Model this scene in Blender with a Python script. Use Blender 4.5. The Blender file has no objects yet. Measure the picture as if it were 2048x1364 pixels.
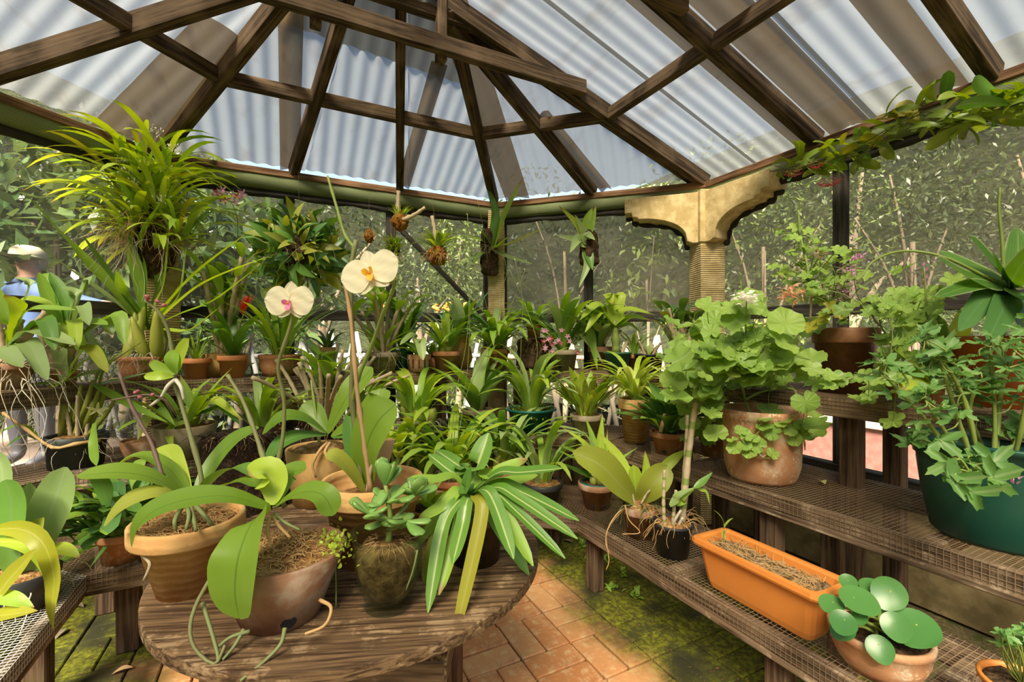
import bpy, bmesh, math, random
import numpy as np
from mathutils import Vector, Matrix, Euler, noise as mnoise
PI = math.pi
SC = bpy.context.scene
COL = SC.collection

# ---------------------------------------------------------------- camera, sky, sun, exposure
FOC, YAW, HY, CAMZ = 911.0, math.radians(26.9), 679.0, 1.30     # focal length in pixels of the 2048 x 1364 frame
cam = bpy.data.cameras.new('camera'); camo = bpy.data.objects.new('camera', cam); COL.objects.link(camo)
cam.sensor_width = 36.0; cam.lens = 36.0 * FOC / 2048.0; cam.shift_y = -(682.0 - HY) / 2048.0
cam.clip_start = 0.02; cam.clip_end = 300
camo.location = (0, 0, CAMZ); camo.rotation_euler = (PI / 2, 0, -YAW)
SC.camera = camo
SUN_TO = Vector((-0.60, -0.68, 1.0)).normalized()      # direction towards the sun
world = bpy.data.worlds.new('sky'); SC.world = world; world.use_nodes = True
wn = world.node_tree.nodes; wn.clear()
sky = wn.new('ShaderNodeTexSky'); sky.sky_type = 'NISHITA'; sky.sun_disc = False
sky.sun_elevation = math.asin(SUN_TO.z); sky.sun_rotation = math.atan2(SUN_TO.x, SUN_TO.y)
sky.air_density = 1.3; sky.dust_density = 3.0; sky.ozone_density = 1.0
bg = wn.new('ShaderNodeBackground'); bg.inputs['Strength'].default_value = 0.20
wo = wn.new('ShaderNodeOutputWorld')
world.node_tree.links.new(sky.outputs[0], bg.inputs[0]); world.node_tree.links.new(bg.outputs[0], wo.inputs[0])
sun = bpy.data.lights.new('sun', 'SUN'); sun.energy = 25.0; sun.angle = math.radians(24.0); sun.color = (1.0, 0.90, 0.70)
suno = bpy.data.objects.new('sun', sun); COL.objects.link(suno); suno.location = (-4, -2, 8)
suno.rotation_euler = SUN_TO.to_track_quat('Z', 'Y').to_euler()
vs = SC.view_settings; vs.view_transform = 'Standard'; vs.look = 'None'; vs.gamma = 1.0; vs.use_curve_mapping = False
vs.exposure = 0.97
SC.cycles.max_bounces = 9; SC.cycles.transparent_max_bounces = 12; SC.cycles.diffuse_bounces = 6
SC.cycles.sample_clamp_indirect = 6.0; SC.cycles.caustics_reflective = False; SC.cycles.caustics_refractive = False

# ---------------------------------------------------------------- helpers: positions
CY, SY = math.cos(YAW), math.sin(YAW)
def ray(x, y):
    X = (x - 1024) / FOC; z = (HY - y) / FOC
    return Vector((X * CY + SY, -X * SY + CY, z))
ORG = Vector((0, 0, CAMZ))
def W(x, y, D): return ORG + ray(x, y) * D
def on_z(x, y, z): r = ray(x, y); return ORG + r * ((z - CAMZ) / r.z)
def depth(p): return p[0] * SY + p[1] * CY
# bench lines: (nx, ny, front distance, shelf height); the wall lies further along the normal
S2 = math.sqrt(0.5)
SH = {'E3': (0, 1, 3.05, 1.08), 'E2': (0, 1, 2.75, .70), 'E1': (0, 1, 2.37, .37),
      'C3': (S2, S2, 3.20, 1.08), 'C2': (S2, S2, 2.79, .69), 'C1': (S2, S2, 2.385, .37),
      'R3': (1, 0, 2.10, 1.06), 'R2': (1, 0, 1.76, .68), 'R1': (1, 0, 1.39, .37),
      'L3': (-S2, S2, 2.68, 1.08), 'L2': (-S2, S2, 2.54, .70)}
def on_shelf(s, x, back):
    nx, ny, d, z = SH[s]; r = ray(x, HY); t = (d + back) / (nx * r.x + ny * r.y)
    return Vector((r.x * t, r.y * t, z)), t

# ---------------------------------------------------------------- helpers: objects
def tag(o, label=None, cat=None, group=None, kind=None):
    if label: o['label'] = label
    if cat: o['category'] = cat
    if group: o['group'] = group
    if kind: o['kind'] = kind
    return o
def empty(name, loc=(0, 0, 0), rz=0):
    o = bpy.data.objects.new(name, None); COL.objects.link(o); o.location = loc; o.rotation_euler = (0, 0, rz)
    o.empty_display_size = .05
    return o
def thing(name, label, cat, loc=(0, 0, 0), rz=0, group=None):
    return tag(empty(name, loc, rz), label, cat, group)
def place(name, me, parent=None, loc=(0, 0, 0), rot=(0, 0, 0), scale=None, mat4=None):
    o = bpy.data.objects.new(name, me); COL.objects.link(o)
    if parent is not None: o.parent = parent
    if mat4 is not None: o.matrix_local = mat4
    else:
        o.location = loc; o.rotation_euler = rot
        if scale is not None: o.scale = scale if hasattr(scale, '__len__') else (scale,) * 3
    return o
def mesh(vs, fs, mat=None, smooth=True, uv=None, name='m'):
    me = bpy.data.meshes.new(name); me.from_pydata([tuple(v) for v in vs], [], fs)
    if mat is not None: me.materials.append(mat)
    if smooth and len(me.polygons): me.polygons.foreach_set('use_smooth', [True] * len(me.polygons))
    if uv is not None:
        l = me.uv_layers.new(name='UVMap'); idx = np.empty(len(me.loops), dtype=np.int32); me.loops.foreach_get('vertex_index', idx)
        l.data.foreach_set('uv', np.asarray(uv, dtype=np.float32)[idx].ravel())
    me.update(); return me
class MB:
    def __init__(s): s.v = []; s.f = []
    def add(s, vs, fs):
        b = len(s.v); s.v += [tuple(v) for v in vs]; s.f += [tuple(i + b for i in f) for f in fs]; return s
    def box(s, c, d, M=None):
        x, y, z = d[0] / 2, d[1] / 2, d[2] / 2; c = Vector(c)
        vs = [Vector((sx * x, sy * y, sz * z)) + c for sx in (-1, 1) for sy in (-1, 1) for sz in (-1, 1)]
        if M is not None: vs = [M @ v for v in vs]
        return s.add(vs, [(0, 1, 3, 2), (4, 6, 7, 5), (0, 4, 5, 1), (2, 3, 7, 6), (0, 2, 6, 4), (1, 5, 7, 3)])
    def tube(s, pts, r, n=5, caps=True):
        pts = [Vector(p) for p in pts]; m = len(pts)
        if m < 2: return s
        rs = r if hasattr(r, '__len__') else [r] * m
        vs = []; up = None
        for i, p in enumerate(pts):
            t = (pts[min(i + 1, m - 1)] - pts[max(i - 1, 0)])
            t = t.normalized() if t.length > 1e-9 else Vector((0, 0, 1))
            if up is None: up = t.orthogonal().normalized()
            up = (up - t * up.dot(t)); up = up.normalized() if up.length > 1e-6 else t.orthogonal().normalized()
            b = t.cross(up)
            vs += [p + (up * math.cos(2 * PI * k / n) + b * math.sin(2 * PI * k / n)) * rs[i] for k in range(n)]
        fs = [(i * n + k, i * n + (k + 1) % n, (i + 1) * n + (k + 1) % n, (i + 1) * n + k) for i in range(m - 1) for k in range(n)]
        if caps: fs += [tuple(range(n))[::-1], tuple((m - 1) * n + k for k in range(n))]
        return s.add(vs, fs)
    def lathe(s, prof, n=28, c=(0, 0, 0), sx=1, sy=1):
        c = Vector(c); m = len(prof); vs = []
        for r, z in prof: vs += [c + Vector((r * math.cos(2 * PI * k / n) * sx, r * math.sin(2 * PI * k / n) * sy, z)) for k in range(n)]
        fs = [(i * n + k, i * n + (k + 1) % n, (i + 1) * n + (k + 1) % n, (i + 1) * n + k) for i in range(m - 1) for k in range(n)]
        if prof[0][0] > 1e-5: fs.append(tuple(range(n))[::-1])
        if prof[-1][0] > 1e-5: fs.append(tuple((m - 1) * n + k for k in range(n)))
        return s.add(vs, fs)
    def prism(s, poly, z0, z1):
        n = len(poly)
        vs = [(p[0], p[1], z0) for p in poly] + [(p[0], p[1], z1) for p in poly]
        return s.add(vs, [tuple(range(n))[::-1], tuple(range(n, 2 * n))] + [(i, (i + 1) % n, n + (i + 1) % n, n + i) for i in range(n)])
    def me(s, mat=None, smooth=False, bevel=0):
        m = mesh(s.v, s.f, mat, smooth)
        if bevel:
            bm = bmesh.new(); bm.from_mesh(m)
            bmesh.ops.bevel(bm, geom=bm.edges[:], offset=bevel, segments=1, affect='EDGES', clamp_overlap=True)
            bm.to_mesh(m); bm.free()
        return m
def curve_pts(cp, n=12):
    """Catmull-Rom through control points"""
    cp = [Vector(p) for p in cp]
    if len(cp) == 2: return [cp[0].lerp(cp[1], i / n) for i in range(n + 1)]
    P = [cp[0] * 2 - cp[1]] + cp + [cp[-1] * 2 - cp[-2]]; out = []
    k = len(cp) - 1
    for i in range(n + 1):
        u = i / n * k; j = min(int(u), k - 1); t = u - j
        a, b, c, d = P[j], P[j + 1], P[j + 2], P[j + 3]
        out.append(.5 * ((2 * b) + (c - a) * t + (2 * a - 5 * b + 4 * c - d) * t * t + (3 * b - a - 3 * c + d) * t ** 3))
    return out

# ---------------------------------------------------------------- materials
class NT:
    def __init__(s, name):
        s.m = bpy.data.materials.new(name); s.m.use_nodes = True; s.t = s.m.node_tree; s.t.nodes.clear()
        s.out = s.n('ShaderNodeOutputMaterial')
    def n(s, t, **k):
        o = s.t.nodes.new(t)
        for a, v in k.items(): setattr(o, a, v)
        return o
    def l(s, a, b): s.t.links.new(a, b)
    def setv(s, sock, v):
        if isinstance(v, bpy.types.NodeSocket): s.l(v, sock)
        elif hasattr(v, '__len__') and len(v) == 3 and sock.type == 'RGBA': sock.default_value = (*v, 1)
        else: sock.default_value = v
    def mix(s, f, a, b):
        o = s.n('ShaderNodeMix', data_type='RGBA'); s.setv(o.inputs[0], f); s.setv(o.inputs[6], a); s.setv(o.inputs[7], b); return o.outputs[2]
    def math(s, op, a, b=0.0, c=None, clamp=False):
        o = s.n('ShaderNodeMath', operation=op); o.use_clamp = clamp; s.setv(o.inputs[0], a); s.setv(o.inputs[1], b)
        if c is not None: s.setv(o.inputs[2], c)
        return o.outputs[0]
    def ramp(s, v, lo, hi):
        o = s.n('ShaderNodeMapRange'); o.interpolation_type = 'SMOOTHSTEP'; s.setv(o.inputs[0], v); o.inputs[1].default_value = lo; o.inputs[2].default_value = hi; return o.outputs[0]
    def coord(s, which='Object', scale=(1, 1, 1)):
        o = s.n('ShaderNodeTexCoord'); mp = s.n('ShaderNodeMapping'); s.l(o.outputs[which], mp.inputs[0]); mp.inputs['Scale'].default_value = scale; return mp.outputs[0]
    def wcoord(s):
        return s.n('ShaderNodeNewGeometry').outputs['Position']
    def noise(s, co, scale, detail=3, rough=.55, dist=0):
        o = s.n('ShaderNodeTexNoise'); s.l(co, o.inputs['Vector']); o.inputs['Scale'].default_value = scale; o.inputs['Detail'].default_value = detail
        o.inputs['Roughness'].default_value = rough; o.inputs['Distortion'].default_value = dist; return o.outputs['Fac']
    def rnd(s): return s.n('ShaderNodeObjectInfo').outputs['Random']
    def bump(s, h, strength=.3, dist=.01):
        o = s.n('ShaderNodeBump'); s.l(h, o.inputs['Height']); o.inputs['Strength'].default_value = strength; o.inputs['Distance'].default_value = dist; return o.outputs[0]
    def pbr(s, col, rough=.7, normal=None, spec=.35, **k):
        o = s.n('ShaderNodeBsdfPrincipled'); s.setv(o.inputs['Base Color'], col); s.setv(o.inputs['Roughness'], rough)
        o.inputs['Specular IOR Level'].default_value = spec
        if normal is not None: s.l(normal, o.inputs['Normal'])
        for a, v in k.items(): s.setv(o.inputs[a.replace('_', ' ')], v)
        return o.outputs[0]
    def done(s, sh): s.l(sh, s.out.inputs[0]); return s.m
    def mixsh(s, f, a, b):
        o = s.n('ShaderNodeMixShader'); s.setv(o.inputs[0], f); s.l(a, o.inputs[1]); s.l(b, o.inputs[2]); return o.outputs[0]

def mat_wood(name, dark, light, axis=0, gscale=60, rough=.85, moss=None, worn=.5, patch=None):
    t = NT(name); sc = [gscale] * 3; sc[axis] = gscale * .045
    co = t.coord('Object', sc); g = t.noise(co, 1.0, 5, .6, .6)
    co2 = t.coord('Object'); big = t.noise(co2, 3.5, 3)
    c = t.mix(t.ramp(g, .38, .62), dark, light)
    c = t.mix(t.math('MULTIPLY', t.ramp(big, .45, .72), worn), c, tuple(min(1, a * 1.7 + .02) for a in light))
    if patch:
        pn = t.noise(co2, 14, 4, .65); c = t.mix(t.math('MULTIPLY', t.math('MULTIPLY', t.ramp(pn, .53, .62), t.ramp(g, .42, .58)), .75), c, patch)
    if moss:
        mn = t.noise(co2, 5.0, 3); c = t.mix(t.math('MULTIPLY', t.ramp(mn, .55, .75), .6), c, moss)
    r = t.rnd(); c = t.mix(t.math('MULTIPLY', r, .28), c, tuple(a * .45 for a in dark))
    return t.done(t.pbr(c, rough, t.bump(g, .45, .004), .2))
def mat_leaf(name, a, b, rib=None, trans=.32, rough=.42, edge=None, stripes=0, tip=None, ribw=.05, radial=None):
    t = NT(name); uvn = t.n('ShaderNodeTexCoord'); sep = t.n('ShaderNodeSeparateXYZ'); t.l(uvn.outputs['UV'], sep.inputs[0])
    u, v = sep.outputs[0], sep.outputs[1]
    a, b = [tuple(min(.8, q * k) for q, k in zip(x, (1.25, 1.2, 1.0))) if x[1] < .55 and x[1] > x[0] else x for x in (a, b)]
    r = t.rnd(); nz = t.noise(uvn.outputs['Object'], 22, 2)
    c = t.mix(t.math('ADD', t.math('MULTIPLY', r, .75), t.math('MULTIPLY', nz, .3), clamp=True), a, b)
    d = t.math('ABSOLUTE', t.math('SUBTRACT', u, .5))
    if rib: c = t.mix(t.math('MULTIPLY', t.math('SUBTRACT', 1.0, t.ramp(d, ribw * .3, ribw)), .75), c, rib)
    if edge: c = t.mix(t.math('MULTIPLY', t.ramp(d, .40, .47), .8), c, edge)
    if tip: c = t.mix(t.math('MULTIPLY', t.ramp(v, .90, .985), t.ramp(r, .45, .6)), c, tip)
    nrm = None
    if radial:
        ang = t.math('ARCTAN2', t.math('SUBTRACT', u, .5), t.math('SUBTRACT', v, .5)); vein = t.ramp(t.math('COSINE', t.math('MULTIPLY', ang, 9.0)), .86, 1.0); ru = t.math('COSINE', t.math('MULTIPLY', ang, 9.0))
        c = t.mix(t.math('MULTIPLY', vein, .45), c, radial); nrm = t.bump(ru, .35, .004)
    if stripes:
        w = t.math('SINE', t.math('MULTIPLY', u, stripes)); nrm = t.bump(w, .25, .002)
    p = t.pbr(c, rough, nrm, .4)
    tr = t.n('ShaderNodeBsdfTranslucent'); hs = t.n('ShaderNodeHueSaturation'); hs.inputs['Hue'].default_value = .485; hs.inputs['Saturation'].default_value = 1.15; hs.inputs['Value'].default_value = 1.5
    t.l(c, hs.inputs['Color']); t.l(hs.outputs[0], tr.inputs[0])
    return t.done(t.mixsh(trans, p, tr.outputs[0]))
def mat_clay(name, base, alt, stain=None, rings=False, rough=.85, spots=None, moss=None):
    t = NT(name); co = t.coord('Object'); n1 = t.noise(co, 14, 4); n2 = t.noise(co, 120, 2)
    c = t.mix(t.ramp(n1, .35, .7), base, alt)
    sp = t.n('ShaderNodeSeparateXYZ'); t.l(co, sp.inputs[0])
    h = n2
    if rings:
        w = t.math('SINE', t.math('ADD', t.math('MULTIPLY', sp.outputs[2], 330), t.math('MULTIPLY', n1, 9)))
        c = t.mix(t.math('MULTIPLY', t.ramp(w, .2, 1), .22), c, tuple(x * .72 for x in base)); h = t.math('ADD', t.math('MULTIPLY', w, .5), n2)
    if stain: c = t.mix(t.math('MULTIPLY', t.ramp(t.noise(co, 9, 4, .6), .48, .62), .75), c, stain)
    if spots: c = t.mix(t.math('MULTIPLY', t.ramp(t.noise(co, 70, 3, .7), .52, .62), t.ramp(t.noise(co, 6, 2), .4, .6)), c, spots)
    if moss: c = t.mix(t.math('MULTIPLY', t.ramp(t.noise(co, 7, 3), .5, .65), .7), c, moss)
    return t.done(t.pbr(c, rough, t.bump(h, .25, .003), .25))
def mat_plain(name, col, rough=.5, var=.12, spec=.4, scale=20, bumpy=0):
    t = NT(name); co = t.coord('Object'); n = t.noise(co, scale, 3)
    c = t.mix(n, tuple(x * (1 - var) for x in col), tuple(min(1, x * (1 + var)) for x in col))
    return t.done(t.pbr(c, rough, t.bump(n, bumpy, .004) if bumpy else None, spec))
def mat_soil(name, a, b, c3, scale=90):
    t = NT(name); co = t.coord('Object'); n = t.noise(co, scale, 4, .7); n2 = t.noise(co, scale * .3, 3)
    c = t.mix(t.ramp(n, .35, .65), a, b); c = t.mix(t.ramp(n2, .5, .7), c, c3)
    return t.done(t.pbr(c, .95, t.bump(n, .9, .012), .1))

M = {}
M['rafter'] = mat_wood('rafter_wood', (.026, .017, .010), (.125, .083, .049), worn=.5)
M['plate'] = mat_wood('plate_wood', (.10, .05, .025), (.26, .15, .08), worn=.3)
M['bench'] = mat_wood('bench_wood', (.050, .032, .020), (.23, .16, .10), worn=.45, patch=(.46, .36, .25))
M['benchleg'] = mat_wood('bench_leg_wood', (.05, .03, .018), (.16, .10, .06), axis=2, worn=.3, moss=(.10, .11, .03))
M['table'] = mat_wood('table_wood', (.055, .030, .015), (.22, .135, .068), gscale=95, worn=.3, patch=(.46, .32, .18))
M['tableleg'] = mat_wood('table_leg_wood', (.035, .018, .009), (.15, .085, .042), axis=2, worn=.3)
M['frame_v'] = mat_wood('frame_stile_wood', (.030, .026, .022), (.085, .075, .065), axis=2, worn=.2)
M['frame'] = mat_wood('frame_wood', (.030, .026, .022), (.085, .075, .065), worn=.2)
def mat_roof(name, tint, tr, dirt, dirtcol, dens):
    t = NT(name); co = t.coord('Object', (7, .9, 7)); n = t.noise(co, 1.0, 4, .6); co2 = t.coord('Object'); sp = t.noise(co2, 160, 2, .6)
    n3 = t.noise(co2, 2.2, 3)
    c = t.mix(t.math('MULTIPLY', t.ramp(n, .48, .75), dirt), tint, dirtcol)
    c = t.mix(t.math('MULTIPLY', t.ramp(sp, .68, .74), .5), c, tuple(x * .4 for x in dirtcol))
    c = t.mix(t.math('MULTIPLY', t.ramp(n3, .4, .7), .25), c, tuple(x * .75 for x in tint))
    tl = t.n('ShaderNodeBsdfTranslucent'); t.l(c, tl.inputs[0])
    df = t.pbr(c, .35, None, .5)
    ts = t.n('ShaderNodeBsdfTransparent'); ts.inputs[0].default_value = (1, .97, .92, 1)
    a = t.mixsh(.28, tl.outputs[0], df)
    return t.done(t.mixsh(dens, a, ts.outputs[0]))
M['roof'] = mat_roof('corrugated_translucent_sheet', (.074, .079, .082), 0, .65, (.050, .041, .030), .135)
M['flash'] = mat_roof('stained_overlap_strip', (.110, .078, .042), 0, .7, (.040, .024, .011), .12)
def mat_screen(name, alpha, col):
    t = NT(name); co = t.coord('Object'); n = t.noise(co, 2.5, 3)
    # fine weave: threads and open holes
    df = t.n('ShaderNodeBsdfDiffuse'); t.l(t.mix(n, tuple(x * .8 for x in col), tuple(x * 1.2 for x in col)), df.inputs[0])
    tl = t.n('ShaderNodeBsdfTranslucent'); tl.inputs[0].default_value = (*col, 1)
    ts = t.n('ShaderNodeBsdfTransparent')
    return t.done(t.mixsh(t.math('ADD', alpha - .08, t.math('MULTIPLY', n, .16)), t.mixsh(.5, df.outputs[0], tl.outputs[0]), ts.outputs[0]))
for k_, a_ in (('right', .29), ('back_right', .20), ('back', .42), ('back_left', .42), ('left', .4)): M['screen_' + k_] = mat_screen('shade_cloth_' + k_, a_, (.125, .112, .092) if k_ not in ('back_right', 'right') else (.165, .148, .122))
M['screen_low'] = mat_screen('thin_mesh', .72, (.16, .15, .135))
def mat_net():
    t = NT('green_netting'); co = t.coord('Object', (1, 1, 1)); ck = t.n('ShaderNodeTexChecker'); t.l(co, ck.inputs[0]); ck.inputs['Scale'].default_value = 170
    n = t.noise(co, 5, 3); c = t.mix(ck.outputs['Fac'], (.13, .17, .085), (.23, .28, .14)); c = t.mix(t.math('MULTIPLY', n, .4), c, (.28, .30, .17))
    return t.done(t.pbr(c, .9, t.bump(ck.outputs['Fac'], .5, .004), .1))
M['net'] = mat_net()
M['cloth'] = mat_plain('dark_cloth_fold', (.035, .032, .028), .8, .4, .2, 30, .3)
def mat_ochre(name, rib):
    t = NT(name); co = t.coord('Object'); n = t.noise(co, 16, 4); sp = t.n('ShaderNodeSeparateXYZ'); t.l(co, sp.inputs[0])
    c = t.mix(t.ramp(n, .35, .7), (.52, .39, .18), (.74, .59, .32))
    h = n
    if rib:
        w = t.math('SINE', t.math('ADD', t.math('MULTIPLY', sp.outputs[2 if rib == 'z' else 0], 420), t.math('MULTIPLY', t.noise(co, 6, 3), 8)))
        c = t.mix(t.math('MULTIPLY', t.ramp(w, .3, 1), .30), c, (.25, .18, .08)); h = t.math('SUBTRACT', n, t.math('MULTIPLY', w, .6))
    pits = t.ramp(t.noise(co, 75, 2), .66, .72); c = t.mix(t.math('MULTIPLY', pits, .55), c, (.13, .09, .04))
    return t.done(t.pbr(c, .9, t.bump(h, .6, .006), .15))
M['ochre'] = mat_ochre('ochre_render', None); M['ochre_rib'] = mat_ochre('ochre_ribbed_render', 'z')
M['dwarf'] = mat_clay('dwarf_wall_render', (.24, .18, .085), (.33, .26, .13), stain=(.16, .13, .06))
def mat_brick():
    t = NT('clay_paver'); co = t.coord('Object'); wc = t.wcoord(); r = t.rnd(); n = t.noise(co, 30, 4, .65); n2 = t.noise(co, 9, 3)
    c = t.mix(r, (.52, .21, .075), (.64, .34, .15)); c = t.mix(t.ramp(n, .45, .75), c, (.68, .44, .22)); c = t.mix(t.math('MULTIPLY', t.ramp(n2, .55, .75), .5), c, (.24, .10, .05))
    sp = t.n('ShaderNodeSeparateXYZ'); t.l(wc, sp.inputs[0]); wn_ = t.noise(wc, 2.6, 4, .6)
    # moss grows along the benches, where the floor stays damp
    a = t.ramp(t.math('ADD', sp.outputs[0], t.math('MULTIPLY', wn_, .55)), 1.42, 1.72)
    b = t.ramp(t.math('ADD', sp.outputs[1], t.math('MULTIPLY', wn_, .6)), 2.42, 2.68)
    d = t.ramp(t.math('SUBTRACT', t.math('MULTIPLY', wn_, .6), sp.outputs[0]), .55, .95)
    mk = t.math('MAXIMUM', t.math('MAXIMUM', a, b), d)
    fine = t.noise(wc, 40, 4, .7)
    mc = t.mix(t.ramp(fine, .3, .7), (.020, .024, .005), (.20, .205, .015)); mc = t.mix(t.ramp(t.noise(wc, 5, 2), .42, .68), mc, (.030, .030, .012))
    c = t.mix(t.math('MULTIPLY', mk, t.ramp(fine, .12, .42)), c, mc)
    return t.done(t.pbr(c, .85, t.bump(t.math('ADD', n, t.math('MULTIPLY', fine, mk)), .5, .006), .25))
M['brick'] = mat_brick()
M['joint'] = mat_soil('mossy_joint', (.09, .075, .035), (.17, .14, .07), (.07, .09, .02), 60)
M['wire'] = mat_plain('galvanised_wire', (.20, .135, .08), .5, .3, .5, 60)
M['wire_new'] = mat_plain('new_wire', (.52, .50, .45), .4, .15, .5, 60)
M['terra'] = mat_clay('terracotta', (.42, .17, .07), (.52, .25, .12), spots=(.55, .42, .30))
M['terra_moss'] = mat_clay('mossy_terracotta', (.38, .15, .065), (.46, .22, .10), moss=(.11, .12, .03), spots=(.5, .4, .3))
M['terra_brown'] = mat_clay('weathered_brown_clay', (.24, .115, .06), (.34, .19, .11), stain=(.40, .31, .23))
M['terra_white'] = mat_clay('limescaled_terracotta', (.40, .19, .09), (.48, .26, .14), spots=(.66, .52, .36), stain=(.52, .40, .28))
M['ochre_pot'] = mat_clay('ochre_clay', (.55, .30, .11), (.66, .42, .18), rings=True)
M['yellow_pot'] = mat_clay('yellow_clay', (.50, .30, .10), (.60, .38, .15), stain=(.42, .24, .08))
M['grey_pot'] = mat_clay('grey_stone', (.24, .19, .13), (.36, .30, .22), stain=(.16, .12, .08), spots=(.45, .38, .28))
M['taupe_pot'] = mat_clay('taupe_cement', (.26, .20, .12), (.33, .27, .18))
M['brown_glaze'] = mat_clay('dark_brown_clay', (.14, .062, .030), (.22, .105, .05), rough=.45)
M['dark_pot'] = mat_clay('dark_brown_pot', (.045, .028, .018), (.085, .055, .035), rough=.5)
M['black_pl'] = mat_plain('black_plastic', (.025, .026, .028), .45, .3)
M['grey_pl'] = mat_plain('charcoal_plastic', (.035, .042, .040), .5, .2)
M['green_pl'] = mat_plain('dark_green_plastic', (.006, .058, .040), .38, .12)
M['teal_pl'] = mat_plain('teal_plastic', (.010, .115, .105), .35, .12)
M['sage_pl'] = mat_plain('sage_green_plastic', (.045, .14, .085), .4, .12)
M['orange_pl'] = mat_plain('orange_plastic', (.62, .22, .045), .4, .08)
M['orange2_pl'] = mat_plain('deep_orange_plastic', (.50, .13, .030), .38, .1)
M['terra_pl'] = mat_plain('terracotta_plastic', (.52, .20, .075), .45, .1)
M['soil'] = mat_soil('dark_soil', (.030, .018, .010), (.085, .052, .028), (.15, .09, .045))
M['vase_soil'] = mat_soil('vase_soil', (.07, .035, .014), (.20, .11, .04), (.36, .23, .08), 45)
M['bark'] = mat_soil('orange_bark_mix', (.15, .07, .025), (.42, .23, .085), (.52, .33, .15))
M['straw'] = mat_soil('straw_mulch', (.18, .11, .05), (.42, .31, .17), (.08, .05, .03))
M['fibre'] = mat_soil('black_fern_fibre', (.010, .007, .005), (.05, .034, .024), (.09, .055, .035), 130)
M['cork'] = mat_soil('cork_bark', (.025, .016, .010), (.09, .055, .032), (.14, .09, .05), 60)
M['gravel'] = mat_soil('gravel', (.16, .10, .04), (.40, .28, .12), (.25, .2, .1), 70)
M['hole'] = mat_plain('hole_shadow', (.012, .009, .007), .9)
M['moss'] = mat_soil('moss', (.06, .075, .008), (.20, .22, .03), (.10, .12, .015), 110)
M['omoss'] = mat_soil('orange_moss', (.14, .055, .008), (.38, .17, .03), (.20, .16, .03), 80)
M['root'] = mat_plain('aerial_root', (.38, .31, .20), .8, .35)
M['root_w'] = mat_plain('pale_root', (.50, .47, .38), .8, .25)
M['root_g'] = mat_plain('green_root', (.16, .19, .07), .6, .3)
M['root_o'] = mat_plain('tan_root', (.46, .29, .12), .8, .3)
M['cane'] = mat_plain('dry_cane', (.46, .37, .24), .75, .3, .3, 40)
M['cane_b'] = mat_plain('brown_cane', (.17, .125, .08), .8, .3, .3, 60)
M['stake'] = mat_plain('bamboo_stake', (.44, .28, .14), .7, .15)
M['stem'] = mat_plain('green_stem', (.20, .27, .06), .5, .2)
M['stem_d'] = mat_plain('dull_stem', (.17, .18, .07), .6, .3)
M['stem_p'] = mat_plain('purple_stem', (.12, .075, .06), .6, .3)
M['bulb'] = mat_leaf('pseudobulb', (.17, .21, .035), (.30, .33, .07), trans=.1)
M['twig'] = mat_plain('twig', (.20, .15, .10), .9, .3)
L_ = mat_leaf
M['lf_mid'] = L_('leaf_mid', (.165, .315, .045), (.27, .43, .075), rib=(.30, .42, .12), tip=(.30, .20, .06))
M['lf_lime'] = L_('leaf_lime', (.26, .40, .042), (.38, .50, .075), rib=(.45, .55, .15), tip=(.38, .24, .08))
M['lf_yel'] = L_('leaf_yellow', (.25, .28, .022), (.34, .33, .04), rib=(.42, .42, .10), tip=(.3, .17, .05))
M['lf_dark'] = L_('leaf_dark', (.062, .165, .032), (.125, .255, .052), rib=(.15, .26, .08), trans=.2, rough=.33)
M['lf_deep'] = L_('leaf_deep', (.040, .115, .038), (.085, .19, .06), rib=(.10, .19, .08), trans=.15, rough=.3)
M['lf_grey'] = L_('leaf_greygreen', (.18, .28, .115), (.29, .40, .175), rib=(.30, .38, .20), trans=.22)
M['lf_olive'] = L_('leaf_olive', (.18, .23, .035), (.29, .33, .06), rib=(.30, .33, .10), trans=.25)
M['lf_var'] = L_('leaf_striped', (.070, .185, .028), (.12, .25, .046), rib=(.52, .60, .26), trans=.25, ribw=.085, rough=.35)
M['lf_pale'] = L_('leaf_pale', (.33, .42, .10), (.44, .52, .16), rib=(.5, .58, .25))
M['lf_phal'] = L_('leaf_moth_orchid', (.095, .19, .020), (.155, .265, .036), rib=(.07, .15, .014), trans=.3, rough=.38, ribw=.025)
M['lf_drac'] = L_('leaf_broad_glossy', (.045, .135, .030), (.13, .26, .045), edge=(.38, .46, .22), rib=(.20, .33, .09), trans=.3, rough=.35, stripes=60)
M['lf_ger'] = L_('leaf_geranium', (.15, .29, .055), (.27, .41, .095), trans=.33, rough=.5, radial=(.42, .52, .22))
M['lf_ivy'] = L_('leaf_ivy', (.13, .25, .05), (.24, .36, .09), rib=(.32, .42, .16), trans=.3, rough=.4)
M['lf_cel'] = L_('leaf_celery', (.060, .165, .045), (.125, .25, .07), rib=(.22, .33, .13), trans=.28, rough=.45)
M['lf_jade'] = L_('leaf_jade', (.11, .24, .065), (.19, .33, .10), trans=.12, rough=.25)
M['lf_pep'] = L_('leaf_round_glossy', (.035, .125, .038), (.07, .19, .055), trans=.18, rough=.26)
M['lf_hoya'] = L_('leaf_hoya', (.105, .19, .026), (.22, .29, .048), rib=(.28, .34, .10), trans=.4, rough=.38)
M['lf_brom'] = L_('leaf_bromeliad', (.09, .23, .035), (.15, .31, .05), trans=.28, rough=.28)
M['petal_w'] = L_('petal_cream', (.70, .66, .46), (.74, .70, .52), rib=(.76, .73, .50), trans=.3, rough=.6)
M['petal_mag'] = L_('petal_magenta', (.62, .10, .28), (.75, .30, .48), trans=.3, rough=.6)
M['petal_pink'] = L_('petal_pink', (.70, .32, .50), (.80, .50, .64), trans=.4, rough=.6)
M['petal_lil'] = L_('petal_lilac', (.58, .24, .48), (.72, .42, .62), trans=.4, rough=.6)
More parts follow.
